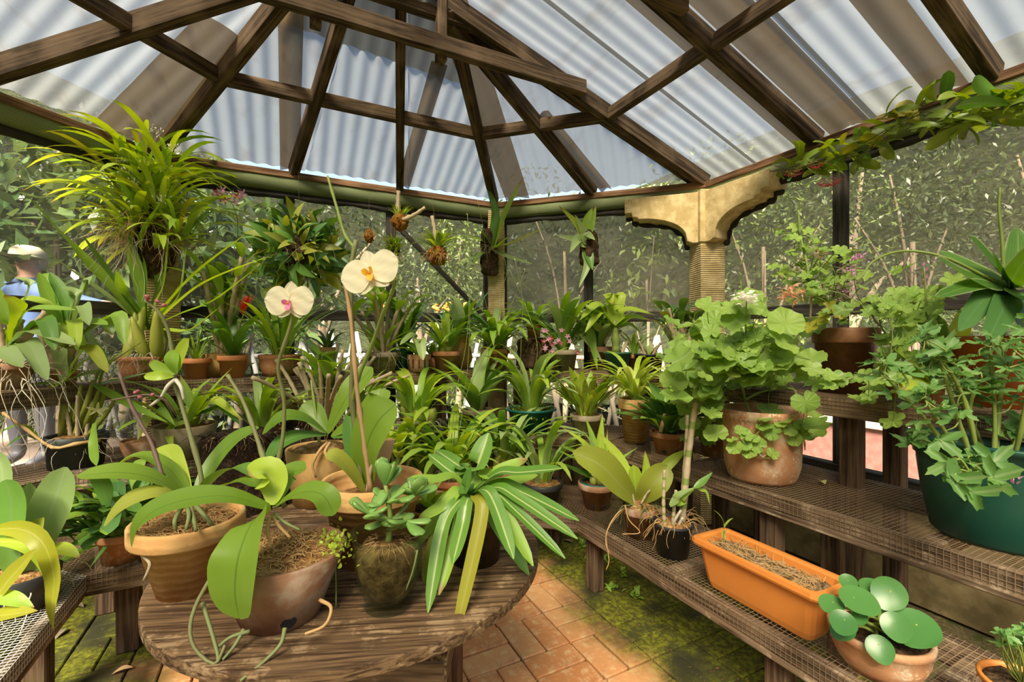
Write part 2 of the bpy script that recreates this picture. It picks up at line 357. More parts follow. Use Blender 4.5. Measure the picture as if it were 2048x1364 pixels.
M['petal_sal'] = L_('petal_salmon', (.80, .40, .26), (.86, .56, .42), trans=.4, rough=.6)
M['petal_wh'] = L_('petal_white', (.86, .85, .80), (.9, .89, .84), trans=.35, rough=.6)
M['petal_or'] = L_('petal_orange', (.80, .42, .05), (.85, .55, .08), trans=.3, rough=.5)
M['petal_red'] = L_('bract_red', (.62, .035, .010), (.75, .13, .02), trans=.3, rough=.4)
M['petal_dred'] = L_('petal_dark_red', (.36, .05, .05), (.58, .16, .14), trans=.2, rough=.5)
M['petal_yg'] = L_('petal_yellow_green', (.60, .62, .22), (.70, .70, .34), trans=.35, rough=.6)
M['bud'] = mat_plain('pink_bud', (.36, .10, .12), .5, .2)
def mat_glass():
    t = NT('green_glass'); g = t.n('ShaderNodeBsdfGlass'); g.inputs['Color'].default_value = (.88, .97, .92, 1); g.inputs['Roughness'].default_value = .02; g.inputs['IOR'].default_value = 1.2
    ts = t.n('ShaderNodeBsdfTransparent'); ts.inputs[0].default_value = (.92, .98, .95, 1)
    return t.done(t.mixsh(.72, g.outputs[0], ts.outputs[0]))
M['glass'] = mat_glass()

# ---------------------------------------------------------------- the setting
VR, UE, VL, KD = 2.78, 3.49, -1.84, 3.607          # right wall X, end wall Y, left wall X, chamfer distance from the camera foot
P3 = Vector((VR, KD / S2 - VR, 0)); P2 = Vector((KD / S2 - UE, UE, 0))
P1 = Vector((-.67, UE, 0)); P0 = Vector((VL, UE - (-.67 - VL), 0))
EAVE, TRY = 2.44, 2.33                              # plate height, Y of the first truss
floor = tag(place('floor', MB().box((.4, 1.2, -.06), (5.2, 6.4, .09)).me(M['joint'])), kind='structure')
rb = random.Random(3)
bw, bl, gap = .118, .236, .007
brick_me = [MB().box((0, 0, 0), (bl - gap, bw - gap, .05)).me(M['brick'], bevel=.004) for _ in range(1)][0]
nb = 0
for i in range(-5, 10):
    for j in range(4, 15):
        cx, cy = .05 + i * bl, .10 + j * bl
        if cx < -1.15 or cx > 2.05 or cy > 3.2: continue
        for k in (-1, 1):
            alt = (i + j) % 2 == 0
            lx, ly = (cx, cy + k * bw / 2) if alt else (cx + k * bw / 2, cy)
            o = place('brick', brick_me, floor, (lx + rb.uniform(-.001, .001), ly, -.025 + rb.uniform(-.0025, .0025)),
                      (rb.uniform(-.008, .008), rb.uniform(-.008, .008), (0 if alt else PI / 2) + rb.uniform(-.012, .012)))
            nb += 1
def seg_frame(p0, p1):
    d = (p1 - p0); L = d.length; d.normalize(); n = Vector((-d.y, d.x, 0))
    return L, Matrix(((d.x, n.x, 0, p0.x), (d.y, n.y, 0, p0.y), (0, 0, 1, 0), (0, 0, 0, 1)))
def ibox(name, parent, c, d, mat, bevel=.004):
    o = place(name, MB().box((0, 0, 0), d).me(mat, bevel=bevel), parent, c); return o
def wall_seg(side, idx, p0, p1, stiles, braces=()):
    """seen from inside p0 -> p1 runs right to left, local +Y points outwards is made by the order of points"""
    L, Mx = seg_frame(p0, p1)
    w = place('wall_' + side, MB().box((L / 2, .06, .275), (L, .12, .55)).me(M['dwarf'])); w.matrix_world = Mx; tag(w, kind='structure')
    e = empty('window_%d' % idx); e.matrix_world = Mx; tag(e, kind='structure')
    ibox('sill_rail', e, (L / 2, .03, .575), (L, .07, .05), M['frame']); ibox('rail', e, (L / 2, .03, 1.475), (L, .045, .075), M['frame'])
    for s in stiles: ibox('stile', e, (s, .035, 1.46), (.07, .04, 1.72), M['frame_v'])
    for s in (.045, L - .045): ibox('stile', e, (s, .035, 1.46), (.085, .045, 1.72), M['frame_v'])
    for (a, b) in braces:
        A_, B_ = Vector((a[0], .055, a[1])), Vector((b[0], .055, b[1])); d = B_ - A_
        o = place('brace', MB().box((d.length / 2, 0, 0), (d.length, .02, .035)).me(M['frame']), e); o.matrix_local = Matrix.Translation(A_) @ Vector((1, 0, 0)).rotation_difference(d.normalized()).to_matrix().to_4x4()
    ibox('top_plate', e, (L / 2, .01, EAVE - .02), (L + .04, .12, .045), M['plate'])
    # green netting wrapped over the beam, slightly uneven, and the dark fold of cloth below it
    n = max(8, int(L / .06)); vs = []; fs = []
    for i in range(n + 1):
        x = L * i / n; wob = .004 * math.sin(i * 1.3) + .003 * math.sin(i * .41)
        for (yy, zz) in ((-.038, EAVE - .040), (-.040 + wob * .4, EAVE - .050), (-.040 + wob * .5, EAVE - .118 + wob), (.0, EAVE - .128)): vs.append((x, yy, zz))
    for i in range(n):
        for k in range(3): fs.append((i * 4 + k, i * 4 + k + 1, i * 4 + 5 + k, i * 4 + 4 + k))
    place('netting_band', mesh(vs, fs, M['net']), e)
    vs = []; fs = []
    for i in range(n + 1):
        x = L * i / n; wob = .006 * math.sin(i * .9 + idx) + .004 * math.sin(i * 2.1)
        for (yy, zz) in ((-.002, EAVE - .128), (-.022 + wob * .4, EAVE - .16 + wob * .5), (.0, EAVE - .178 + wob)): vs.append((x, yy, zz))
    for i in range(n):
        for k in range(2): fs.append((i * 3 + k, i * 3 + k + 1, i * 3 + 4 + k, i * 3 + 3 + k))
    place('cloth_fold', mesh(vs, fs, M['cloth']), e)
    # shade cloth: gently sagging sheet
    def sheet(z0, z1, mat, name, amp):
        nx, nz = max(6, int(L / .12)), 8; vs = []; fs = []
        for i in range(nx + 1):
            for k in range(nz + 1):
                x, z = L * i / nx, z0 + (z1 - z0) * k / nz
                vs.append((x, .072 + amp * mnoise.noise(Vector((x * 1.7 + idx, z * 1.2, 3.1))), z))
        for i in range(nx):
            for k in range(nz): a = i * (nz + 1) + k; fs.append((a, a + 1, a + nz + 2, a + nz + 1))
        place(name, mesh(vs, fs, mat), e)
    sheet(1.47, 2.36, M['screen_' + side], 'shade_cloth', .016); sheet(.60, 1.47, M['screen_low'], 'mesh_panel', .004)
    return e
# for a point inside, outward is to the right of travel when walking clockwise seen from above: use p0->p1 so that n points out
def out_seg(side, idx, a, b, stiles, braces=()):
    L, Mx = seg_frame(a, b); c = (a + b) / 2 - Vector((.4, 1.2, 0))
    n = Vector((Mx[0][1], Mx[1][1], 0))
    if n.dot(c) < 0: a, b = b, a; stiles = [L - s for s in stiles]; braces = [((L - p[0], p[1]), (L - q[0], q[1])) for p, q in braces]
    return wall_seg(side, idx, a, b, stiles, braces)
out_seg('right', 1, P3, Vector((VR, -2.0, 0)), (.87, 1.95, 2.9, 3.7))
out_seg('back_right', 2, P2, P3, (.78,))
out_seg('back', 3, P1, P2, (.72, 1.42), [((1.45, 2.2), (2.2, 1.5))])
out_seg('back_left', 4, P0, P1, (.8,))
out_seg('left', 5, Vector((VL, -2.0, 0)), P0, (1.2, 2.4, 3.4))

# columns: rendered ochre posts; the one between the right and the back-right wall carries scrolled brackets
def column(label, p, w, ang, h0=0.0, arms=()):
    t = thing('column', label, 'column', (p.x, p.y, 0), ang)
    bm = MB()
    n = 40; rr = random.Random(int(w * 1000))
    prof = [(-w / 2, -w / 2), (w / 2, -w / 2), (w / 2, w / 2), (-w / 2, w / 2)]
    for i in range(n + 1):
        z = 2.36 * i / n
        for x, y in prof: bm.v.append((x + rr.uniform(-.003, .003), y + rr.uniform(-.003, .003), z))
    for i in range(n):
        for k in range(4): bm.f.append((i * 4 + k, i * 4 + (k + 1) % 4, i * 4 + 4 + (k + 1) % 4, i * 4 + 4 + k))
    bm.f += [(3, 2, 1, 0), tuple(n * 4 + k for k in range(4))]
    place('shaft', bm.me(M['ochre_rib'], bevel=0), t)
    if arms: ibox('capital', t, (0, 0, 2.165), (w * 1.08, w * 1.08, .36), M['ochre'])
    for (a, ln) in arms:
        # profile in (s, z): stepped ogee underside
        pr = [(0, 2.345), (ln, 2.345), (ln, 2.235), (ln - .05, 2.235), (ln - .055, 2.205), (ln - .09, 2.20)]
        for q in range(9):
            an = q / 8 * PI / 2
            pr.append((ln - .10 - (ln - .24) * math.sin(an), 2.185 - .155 * (1 - math.cos(an))))
        pr += [(.135, 2.00), (.10, 1.985), (0, 1.985)]
        m = MB(); k = len(pr); th = w * .52
        m.add([(s, -th, z) for s, z in pr] + [(s, th, z) for s, z in pr], [tuple(range(k)), tuple(range(2 * k - 1, k - 1, -1))] + [(i, k + i, k + (i + 1) % k, (i + 1) % k) for i in range(k)])
        place('bracket', m.me(M['ochre'], bevel=.004), t, (0, 0, 0), (0, 0, a - ang))
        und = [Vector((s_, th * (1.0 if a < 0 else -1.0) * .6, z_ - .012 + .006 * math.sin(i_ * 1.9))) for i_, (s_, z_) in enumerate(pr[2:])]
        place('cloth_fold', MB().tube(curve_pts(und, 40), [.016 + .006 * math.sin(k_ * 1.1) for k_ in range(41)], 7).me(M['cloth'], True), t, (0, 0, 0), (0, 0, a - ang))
    return t
column('ochre ribbed column with two scrolled brackets on the right', P3 + Vector((-.035, -.02, 0)), .175, math.radians(-22.5), arms=((math.radians(135), .57), (math.radians(-90), .53)))
column('slim ochre ribbed column in the back corner behind the cork mount', P2 + Vector((-.005, -.03, 0)), .135, math.radians(22.5 - 45))
column('ochre column behind the big yellow-green epiphyte', P1 + Vector((.01, -.03, 0)), .17, math.radians(22.5))

# roof: rafters, truss, purlins and corrugated sheets hang together as the ceiling
ceil = tag(empty('ceiling'), kind='structure')
def beam(name, a, b, w, h, mat='rafter', up=(0, 0, 1), parent=None):
    a, b = Vector(a), Vector(b); d = b - a; L = d.length; x = d.normalized(); y = Vector(up).cross(x)
    y = y.normalized() if y.length > 1e-4 else Vector((0, 1, 0)); z = x.cross(y)
    o = place(name, MB().box((L / 2, 0, 0), (L, w, h)).me(M[mat], bevel=.004), parent if parent is not None else ceil)
    o.matrix_local = Matrix(((x.x, y.x, z.x, a.x), (x.y, y.y, z.y, a.y), (x.z, y.z, z.z, a.z), (0, 0, 0, 1)))
    return o
SL = .3323
QR, QL = Vector((.80, TRY, 3.09)), Vector((.14, TRY, 3.09))
def rroof(x): return EAVE + SL * (VR - x)
def lroof(x): return EAVE + SL * (x - VL)
dz = Vector((0, 0, -.01))
for k, Y in enumerate((TRY, 1.55, .82, .05, -.75)):
    beam('rafter', (VR, Y, EAVE + .01), (.47, Y, rroof(.47)), .055, .10)
    beam('rafter', (VL, Y, EAVE + .01), (.47, Y, lroof(.47)), .055, .10)
beam('rafter', (VR - .05, TRY + .075, EAVE + .055), (.80, TRY + .075, rroof(.8) + .03), .055, .09)     # doubled rafter beside the truss
for Y in (TRY - .055, 1.50, -.02):
    beam('tie_beam', (-.69, Y, 2.83), (1.65, Y, 2.83), .05, .085)
beam('straining_beam', (-.05, TRY + .02, 3.05), (1.0, TRY + .02, 3.05), .05, .085)
for q in (.755, .145): beam('queen_post', (q, TRY - .01, 2.765), (q, TRY - .01, 3.20), .062, .05)
for q in (.755,): beam('queen_post', (q, 1.53, 2.765), (q, 1.53, 3.20), .062, .05)
beam('ridge_beam', (.47, TRY, 3.17), (.47, -1.8, 3.17), .05, .12)
hips = [(P2, QR), (P1, QL)]
for a, b in hips: beam('hip_rafter', (a.x, a.y, EAVE + .01), b, .058, .105)
beam('rafter', (.075, UE, EAVE + .01), (.32, TRY, 3.09), .055, .10); beam('rafter', (.81, UE, EAVE + .01), (.545, TRY, 3.09), .055, .10)
mR = (P2 + P3) / 2; mL = (P0 + P1) / 2
beam('rafter', (mR.x, mR.y, EAVE + .01), (QR.x + .04, QR.y + .05, 3.05), .055, .10); beam('rafter', (mL.x, mL.y, EAVE + .01), (QL.x - .04, QL.y + .05, 3.05), .055, .10)
# purlins about half way up every slope
tz = 2.74
def on_roof(a, b, z): t = (z - EAVE) / (b.z - EAVE); return Vector((a.x, a.y, EAVE)).lerp(b, t)
pR, pL = on_roof(P2, QR, tz), on_roof(P1, QL, tz)
pRe, pLe = Vector((VR - (tz - EAVE) / SL, TRY, tz)), Vector((VL + (tz - EAVE) / SL, TRY, tz))
beam('purlin', pL, pR, .05, .075); beam('purlin', pR, pRe, .05, .075); beam('purlin', pL, pLe, .05, .075)
ys = (TRY, 1.55, .82, .05, -.75)
for a, b in zip(ys, ys[1:]):
    o = -.02
    beam('purlin', (pRe.x, a, tz), (pRe.x, b, tz), .05, .075); beam('purlin', (pLe.x, a, tz), (pLe.x, b, tz), .05, .075)
def corrugated(name, poly, mat, lift=.06, pitch=.094, amp=.0065, spacing=None, parent=None, phase=0):
    """corrugated sheet over a planar polygon; first edge of the polygon lies along the eave"""
    poly = [Vector(p) for p in poly]; o = poly[0]; es = (poly[1] - poly[0]).normalized()
    nrm = None
    for p in poly[2:]:
        c = es.cross(p - o)
        if c.length > 1e-4: nrm = c.normalized(); break
    if nrm.z < 0: nrm = -nrm
    et = nrm.cross(es).normalized()
    P = [((p - o).dot(es), (p - o).dot(et)) for p in poly]
    s0, s1 = min(p[0] for p in P), max(p[0] for p in P); step = pitch / 10; n = max(2, int((s1 - s0) / step)); vs = []; fs = []
    cols = 0
    for i in range(n + 1):
        s = s0 + (s1 - s0) * min(max(i / n, .0005), .9995); ts = []
        for k in range(len(P)):
            a, b = P[k], P[(k + 1) % len(P)]
            if (a[0] - s) * (b[0] - s) <= 0 and abs(a[0] - b[0]) > 1e-9: ts.append(a[1] + (b[1] - a[1]) * (s - a[0]) / (b[0] - a[0]))
        if len(ts) < 2: continue
        h = lift + amp * math.sin(2 * PI * s / pitch + phase)
        for t in (min(ts), (min(ts) + max(ts)) / 2, max(ts)):
            # the corrugation is laid out straight; old sheets sag a little between purlins
            vs.append(es * s + et * t + nrm * (h + .006 * mnoise.noise(Vector((s * 2, t * 2, phase)))))
        cols += 1
    for i in range(cols - 1):
        for k in range(2): fs.append((i * 3 + k, i * 3 + 3 + k, i * 3 + 4 + k, i * 3 + 1 + k))
    ob = place(name, mesh(vs, fs, mat), parent if parent is not None else ceil, o); return ob
E0 = EAVE - .005
def ev(p): return Vector((p.x, p.y, E0))
edge_out = .06
cuts = [-2.0, -1.2, -.35, .46, 1.28, 1.98, TRY + .03]
for i in range(len(cuts) - 1):
    a, b = cuts[i], cuts[i + 1] + .03
    corrugated('roof_sheet', [(VR + .08, a, E0 - .027), (VR + .08, b, E0 - .027), (.45, b, rroof(.45)), (.45, a, rroof(.45))], M['roof'], lift=.066 + .008 * (i % 2), phase=i)
    corrugated('roof_sheet', [(VL - .08, a, E0 - .027), (VL - .08, b, E0 - .027), (.49, b, lroof(.49)), (.49, a, lroof(.49))], M['roof'], lift=.066 + .008 * (i % 2), phase=i)
def tri_sheets(a, b, c, d=None, splits=(0, 1), phase=0):
    a, b, c = Vector(a), Vector(b), Vector(c); d = Vector(d) if d is not None else None
    top0, top1 = (d if d is not None else c), c
    for k in range(len(splits) - 1):
        f0, f1 = splits[k], splits[k + 1]
        corrugated('roof_sheet', [a.lerp(b, f0), a.lerp(b, f1), top0.lerp(top1, f1), top0.lerp(top1, f0)] if d is not None else [a.lerp(b, f0), a.lerp(b, f1), c], M['roof'], lift=.066 + .006 * (k % 2), phase=phase + k)
out = lambda p: Vector((p.x, p.y, E0))
tri_sheets(out(P1), out(P2), QR + Vector((0, 0, .02)), QL + Vector((0, 0, .02)), (0, .36, .68, 1), 1)
tri_sheets(out(P2), out(P3), QR + Vector((0, 0, .02)), None, (0, 1), 2)
tri_sheets(out(P0), out(P1), QL + Vector((0, 0, .02)), None, (0, 1), 4)
# upper sheets overlap the lower ones near the top of the end slope
def lerp2(a, b, t): return Vector(a).lerp(Vector(b), t)
u0, u1 = lerp2(out(P1), QL, .72), lerp2(out(P2), QR, .66)
corrugated('roof_sheet', [u0, u1, QR + Vector((0, 0, .02)), QL + Vector((0, 0, .02))], M['roof'], lift=.094, phase=3)
corrugated('roof_sheet', [QL + Vector((0, 0, -.05)), QR + Vector((0, 0, -.05)), Vector((.47, TRY, 3.24))], M['roof'], lift=.03, phase=3)
# stained overlap strips and valley flashings under the sheets
def strip(a, b, w, lift=.045, mat='flash', up=None):
    a, b = Vector(a), Vector(b); d = (b - a).normalized(); side = d.cross(Vector(up) if up is not None else Vector((0, 0, 1))).normalized(); nrm = side.cross(d); nrm = nrm if nrm.z > 0 else -nrm
    vs = []; fs = []; n = 10; m = 8
    for i in range(n + 1):
        for k in range(m + 1):
            f = k / m - .5
            vs.append(a.lerp(b, i / n) + side * (w * f) + nrm * (lift + .012 * math.cos(f * 2 * PI) + .003 * mnoise.noise(Vector((i * .7, f * 3, w * 50)))))
    for i in range(n):
        for k in range(m): q = i * (m + 1) + k; fs.append((q, q + 1, q + m + 2, q + m + 1))
    return place('flashing_strip', mesh(vs, fs, M[mat]), ceil)
strip((.055, UE, E0), (.045, 2.50, 2.995), .12, up=(0, .5, 1)); strip((.835, UE, E0), (.85, 2.62, 2.93), .10, up=(0, .5, 1))
strip((P2.x + .14, P2.y - .14, E0), QR, .20, up=(.3, .4, 1)); strip(lerp2(out(P3), out(P2), .44), lerp2(lerp2(out(P3), out(P2), .44), QR, .5), .09, up=(.3, .3, 1))
strip((P1.x - .14, P1.y - .14, E0), lerp2((P1.x - .14, P1.y - .14, E0), QL, .62), .30, up=(-.3, .4, 1))
for Y, w_ in ((1.40, .20), (1.64, .10), (.98, .14)):
    strip((VR + .02, Y, E0), (1.1, Y, rroof(1.1)), w_, up=(SL, 0, 1)); strip((VL - .02, Y, E0), (-.2, Y, lroof(-.2)), w_, up=(-SL, 0, 1))

# ---------------------------------------------------------------- benches
T22 = math.tan(math.radians(22.5))
def line_x(k1, k2):
    a, b = SH[k1], SH[k2]; det = a[0] * b[1] - a[1] * b[0]
    return Vector(((a[2] * b[1] - a[1] * b[2]) / det, (a[0] * b[2] - a[2] * b[0]) / det, 0))
def bench(root, z, p0, p1, dep, k0, k1, legs, mesh_mat='wire', back_legs=True, board=.085, slats=()):
    L, Mx = seg_frame(p0, p1)
    t = empty('shelf_tier'); t.parent = root; t.matrix_local = Mx
    zt = z - .004
    place('front_board', MB().prism([(0, 0), (L, 0), (L + .035 * k1, .035), (-.035 * k0, .035)], zt - board, zt - .002).me(M['bench'], bevel=.003), t)
    d0 = dep - .035
    place('back_board', MB().prism([(-d0 * k0, d0), (L + d0 * k1, d0), (L + dep * k1, dep), (-dep * k0, dep)], zt - board, zt - .002).me(M['bench'], bevel=.003), t)
    for s in slats: ibox('cross_bar', t, (s, dep / 2, zt - .04), (.05, dep - .07, .05), M['bench'])
    for i, s in enumerate(legs):
        ibox('leg', t, (s, .07, (zt - board * .3) / 2), (.075, .065, zt - board * .3), M['benchleg'], .005)
        if back_legs: ibox('leg', t, (s, dep - .07, (zt - board * .3) / 2), (.075, .065, zt - board * .3), M['benchleg'], .005)
    m = MB(); r = .0010; sp = .0165
    def wire(a, b): m.tube([a, b], r, 4, False)
    y = -.004
    while y < dep:
        wire((-max(y, 0) * k0, y, zt + .001), (L + max(y, 0) * k1, y, zt + .001)); y += sp
    for q in (1, 2, 3): wire((0, -.003, zt - q * sp), (L, -.003, zt - q * sp))
    x = -dep * k0
    while x < L + dep * k1:
        y0 = max(0, -x / k0 if k0 > 0 and x < 0 else 0, (x - L) / k1 if k1 > 0 and x > L else 0)
        if y0 <= 1e-6: m.tube([(x, -.003, zt - 3.3 * sp), (x, -.004, zt + .002), (x, dep, zt + .002)], r, 4, False)
        elif y0 < dep: wire((x, y0, zt + .002), (x, dep, zt + .002))
        x += sp
    tag(place('wire_mesh', m.me(M[mesh_mat]), t), kind='stuff')
    return t
def corner(p, z=0): return Vector((p.x, p.y, 0))
def benches():
    c = {k: line_x(*k) for k in (('R1', 'C1'), ('C1', 'E1'), ('R2', 'C2'), ('C2', 'E2'), ('R3', 'C3'), ('C3', 'E3'), ('E2', 'L2'), ('E3', 'L3'))}
    z = lambda k: SH[k][3]
    T = lambda lab: thing('tiered_bench', lab, 'bench', group='wire-topped plant benches')
    r = T('long three-tier wooden bench on the right with the orange planter')
    bench(r, z('R1'), c['R1', 'C1'], Vector((SH['R1'][2], -.6, 0)), .50, T22, 0, (.06, 1.05, 2.0), slats=(.6, 1.4))
    bench(r, z('R2'), c['R2', 'C2'], Vector((SH['R2'][2], -.6, 0)), .58, T22, 0, (.12, .98, 1.9), slats=(.5, 1.5))
    bench(r, z('R3'), c['R3', 'C3'], Vector((SH['R3'][2], -.6, 0)), .50, T22, 0, (.1, .70, 1.35, 2.0))
    r = T('short angled three-tier bench in the back right corner')
    bench(r, z('C1'), c['C1', 'E1'], c['R1', 'C1'], .52, T22, T22, (.08,))
    bench(r, z('C2'), c['C2', 'E2'], c['R2', 'C2'], .54, T22, T22, (.45,))
    bench(r, z('C3'), c['C3', 'E3'], c['R3', 'C3'], .31, T22, T22, (.1, .62))
    l1 = Vector((-.69, 2.37, 0))
    r = T('three-tier bench along the back behind the round table')
    bench(r, z('E1'), l1, c['C1', 'E1'], .56, 1.0, T22, (.12, 1.3))
    bench(r, z('E2'), c['E2', 'L2'], c['C2', 'E2'], .56, T22, T22, (.1, .75, 1.3, 1.8))
    bench(r, z('E3'), c['E3', 'L3'], c['C3', 'E3'], .35, T22, T22, (.15, .95, 1.75))
    r = T('low bench at the lower left covered with bright new wire mesh')
    bench(r, .37, Vector((-.69, .2, 0)), l1, .62, 0, 1.0, (.9, 1.98), mesh_mat='wire_new')
    r = T('two-tier bench in the back left corner with roots hanging over it')
    bench(r, z('L2'), c['E2', 'L2'] + Vector((-.9, -.9, 0)), c['E2', 'L2'], .37, 0, T22, (.55,))
    bench(r, z('L3'), c['E3', 'L3'] + Vector((-.95, -.95, 0)), c['E3', 'L3'], .235, 0, T22, (.62,))
benches()

# ---------------------------------------------------------------- plant parts
def prof_w(kind, s):
    if kind == 'strap': return (.55 + .45 * min(1, s * 3.5)) * (1 if s < .62 else max(0.04, 1 - ((s - .62) / .38) ** 2.2))
    if kind == 'lance': return max(.05, math.sin(PI * min(1, s * .93 + .06) ** .85) ** .85)
    if kind == 'oval': return max(.10, math.sqrt(max(0, 1 - (2 * s - 1) ** 2)) ** .8 * (.62 + .38 * min(1, s * 1.6)))
    if kind == 'blunt': return max(.12, min(1, .35 + s * 1.6) * (1 if s < .75 else math.sqrt(max(0, 1 - ((s - .75) / .25) ** 2))))
    if kind == 'spoon': return max(.10, .22 + .78 * math.exp(-((s - .70) / .22) ** 2)) * (1 if s < .85 else math.sqrt(max(.02, 1 - ((s - .85) / .15) ** 2)))
    if kind == 'grass': return max(.06, 1 - s ** 1.6)
    return 1
LCACHE = {}
def leaf_me(kind, L, Wd, t0, t1, mat, fold=.28, n=8, p=1.2, across=2, wave=0, seed=0):
    key = (kind, round(L, 3), round(Wd, 4), round(t0, 2), round(t1, 2), mat, fold, n, p, across, wave, seed)
    if key in LCACHE: return LCACHE[key]
    vs = []; uv = []; fs = []; x = z = 0.0; ds = L / n
    for i in range(n + 1):
        s = i / n; th = t0 + (t1 - t0) * s ** p
        hw = Wd / 2 * prof_w(kind, s)
        nx, nz = -math.cos(th), math.sin(th)          # normal on the upper side
        for k in range(across + 1):
            f = k / across * 2 - 1; lift = fold * abs(f) * hw * (1 - .45 * s) + wave * math.sin(s * 9 + seed) * f * hw * .5
            vs.append((x + nx * lift, f * hw, z + nz * lift)); uv.append((k / across, s))
        x += math.sin(th) * ds; z += math.cos(th) * ds
    for i in range(n):
        for k in range(across): a = i * (across + 1) + k; fs.append((a, a + 1, a + across + 2, a + across + 1))
    me = mesh(vs, fs, M[mat], True, uv); LCACHE[key] = me; return me
def tuft(root, z, n, kind, L, Wd, t0, t1, mat, r=.015, c=(0, 0), seed=0, az=None, spread=.35, sc=(.7, 1.05), fold=.28, nv=4, name='leaf', droop=.25, nseg=8, across=2, wave=0, zr=0):
    """n leaves arching out of one point; t0/t1 are the angles from the vertical at base and tip"""
    L *= 1.10; n = int(n * 1.3) if kind in ('strap', 'lance') and n >= 8 else n
    if kind == 'strap': L *= 1.12; Wd *= .80; t1 += .3
    rr = random.Random(seed * 77 + n); mats = mat if isinstance(mat, (list, tuple)) else [mat]
    for i in range(n):
        f = (i + .5) / n
        a = (az[0] + (az[1] - az[0]) * rr.random()) if az else (i * 2.39996 + rr.uniform(-.3, .3))
        q = rr.randrange(nv); g = (q + .5) / nv - .5
        me = leaf_me(kind, L, Wd, max(.02, t0 + g * spread * 2), t1 + g * droop * 2, rr.choice(mats), fold, nseg, 1.2, across, wave, q)
        s = rr.uniform(*sc)
        place(name, me, root, (c[0] + r * math.cos(a) * rr.uniform(.3, 1), c[1] + r * math.sin(a) * rr.uniform(.3, 1), z + rr.random() * zr), (rr.uniform(-.12, .12), rr.uniform(-.15, .15), a), (s, s * rr.uniform(.85, 1.15), s))
def hleaf(root, pts, w, mat, up=(0, 0, 1), kind='oval', n=14, fold=.22, name='leaf', across=4, tw=0.0):
    """one leaf along given world points; w = full width; up = side the blade faces"""
    P = curve_pts(pts, n); up = Vector(up).normalized(); vs = []; uv = []; fs = []
    for i, p in enumerate(P):
        t = (P[min(i + 1, n)] - P[max(i - 1, 0)]).normalized(); side = t.cross(up)
        side = side.normalized() if side.length > 1e-3 else t.orthogonal().normalized(); nn = side.cross(t)
        s = i / n; hw = w / 2 * prof_w(kind, s)
        if tw: Rm = Matrix.Rotation(tw * s, 3, t); side = Rm @ side; nn = Rm @ nn
        for k in range(across + 1):
            f = k / across * 2 - 1
            vs.append(p + side * (f * hw) + nn * (fold * abs(f) ** 1.3 * hw) - root.location); uv.append((k / across, s))
    for i in range(n):
        for k in range(across): a = i * (across + 1) + k; fs.append((a, a + 1, a + across + 2, a + across + 1))
    return place(name, mesh(vs, fs, M[mat], True, uv), root)
def hstem(root, pts, r, mat, name='stem', n=16, nodes=0, sides=6):
    P = [p - root.location for p in curve_pts(pts, n)]; m = MB()
    rs = [r * (1 - .35 * i / n) for i in range(n + 1)]
    if nodes:
        for i in range(n + 1):
            if i % nodes == 0: rs[i] *= 1.35
    m.tube(P, rs, sides); return place(name, m.me(M[mat], True), root)
def roots(root, n, z0, r0, drop, mat, seed=0, name='root_mass', rad=.0022, az=None, out=.5, c=(0, 0), floorz=None):
    """thin aerial roots falling over the rim: uncountable, one part"""
    rr = random.Random(seed); m = MB()
    for i in range(n):
        a = rr.uniform(*(az or (0, 2 * PI))); p = Vector((c[0] + r0 * math.cos(a) * rr.uniform(.4, 1), c[1] + r0 * math.sin(a) * rr.uniform(.4, 1), z0)); pts = [p.copy()]
        d = Vector((math.cos(a) * out, math.sin(a) * out, rr.uniform(-.2, .6))); L = drop * rr.uniform(.4, 1.0)
        for k in range(7):
            d += Vector((rr.uniform(-.45, .45), rr.uniform(-.45, .45), rr.uniform(-.75, .1))); d.normalize(); p = p + d * L / 7
            if floorz is not None and p.z < floorz: p.z = floorz + .003
            pts.append(p.copy())
        m.tube(pts, [rad * (1 - .08 * k) for k in range(8)], 4, False)
    return tag(place(name, m.me(M[mat], True), root), kind='stuff')
def pot_prof(style, rt, rb, h):
    th = max(.006, rt * .075)
    if style == 'rim': o = [(rb, 0), (rb + (rt - rb) * .70 - .004, h * .76), (rt * .985, h * .765), (rt, h * .79), (rt, h * .985), (rt - th * .3, h)]
    elif style == 'bowl': o = [(rb, 0), (rb + (rt - rb) * .45, h * .22), (rb + (rt - rb) * .78, h * .5), (rt * .955, h * .78), (rt * 1.0, h * .82), (rt * 1.01, h * .93), (rt * .99, h)]
    elif style == 'round': o = [(rb, 0), (rt * .98, h * .25), (rt * 1.12, h * .5), (rt * 1.1, h * .7), (rt * .97, h * .9), (rt, h * .95), (rt * .98, h)]
    elif style == 'urn': o = [(rb, 0), (rt * 1.0, h * .2), (rt * 1.1, h * .35), (rt * .85, h * .7), (rt * .8, h * .85), (rt, h * .97), (rt * .98, h)]
    elif style == 'lip': o = [(rb, 0), (rb + (rt - rb) * .85, h * .9), (rt * 1.06, h * .915), (rt * 1.07, h * .975), (rt * 1.04, h)]
    elif style == 'tub': o = [(rb * .9, 0), (rb, h * .04), (rb + (rt - rb) * .5, h * .45), (rt * .93, h * .74), (rt * .93, h * .78), (rt * .97, h * .80), (rt, h * .93), (rt * 1.07, h * .95), (rt * 1.08, h * .985), (rt * 1.05, h)]
    elif style == 'dome': o = [(rb * .92, 0), (rb * 1.0, h * .05), (rt * .94, h * .22), (rt * .96, h * .5), (rt * .95, h * .80), (rt * .99, h * .86), (rt * 1.06, h * .90), (rt * 1.07, h * .97), (rt * 1.03, h)]
    else: o = [(rb, 0), (rt, h * .985), (rt - th * .3, h)]
    top = o[-1][0]
    return o + [(top - th, h * .995), (top - th * 1.15, h * .93), (max(.01, (rb + (rt - rb) * .6) - th), h * .72)], th
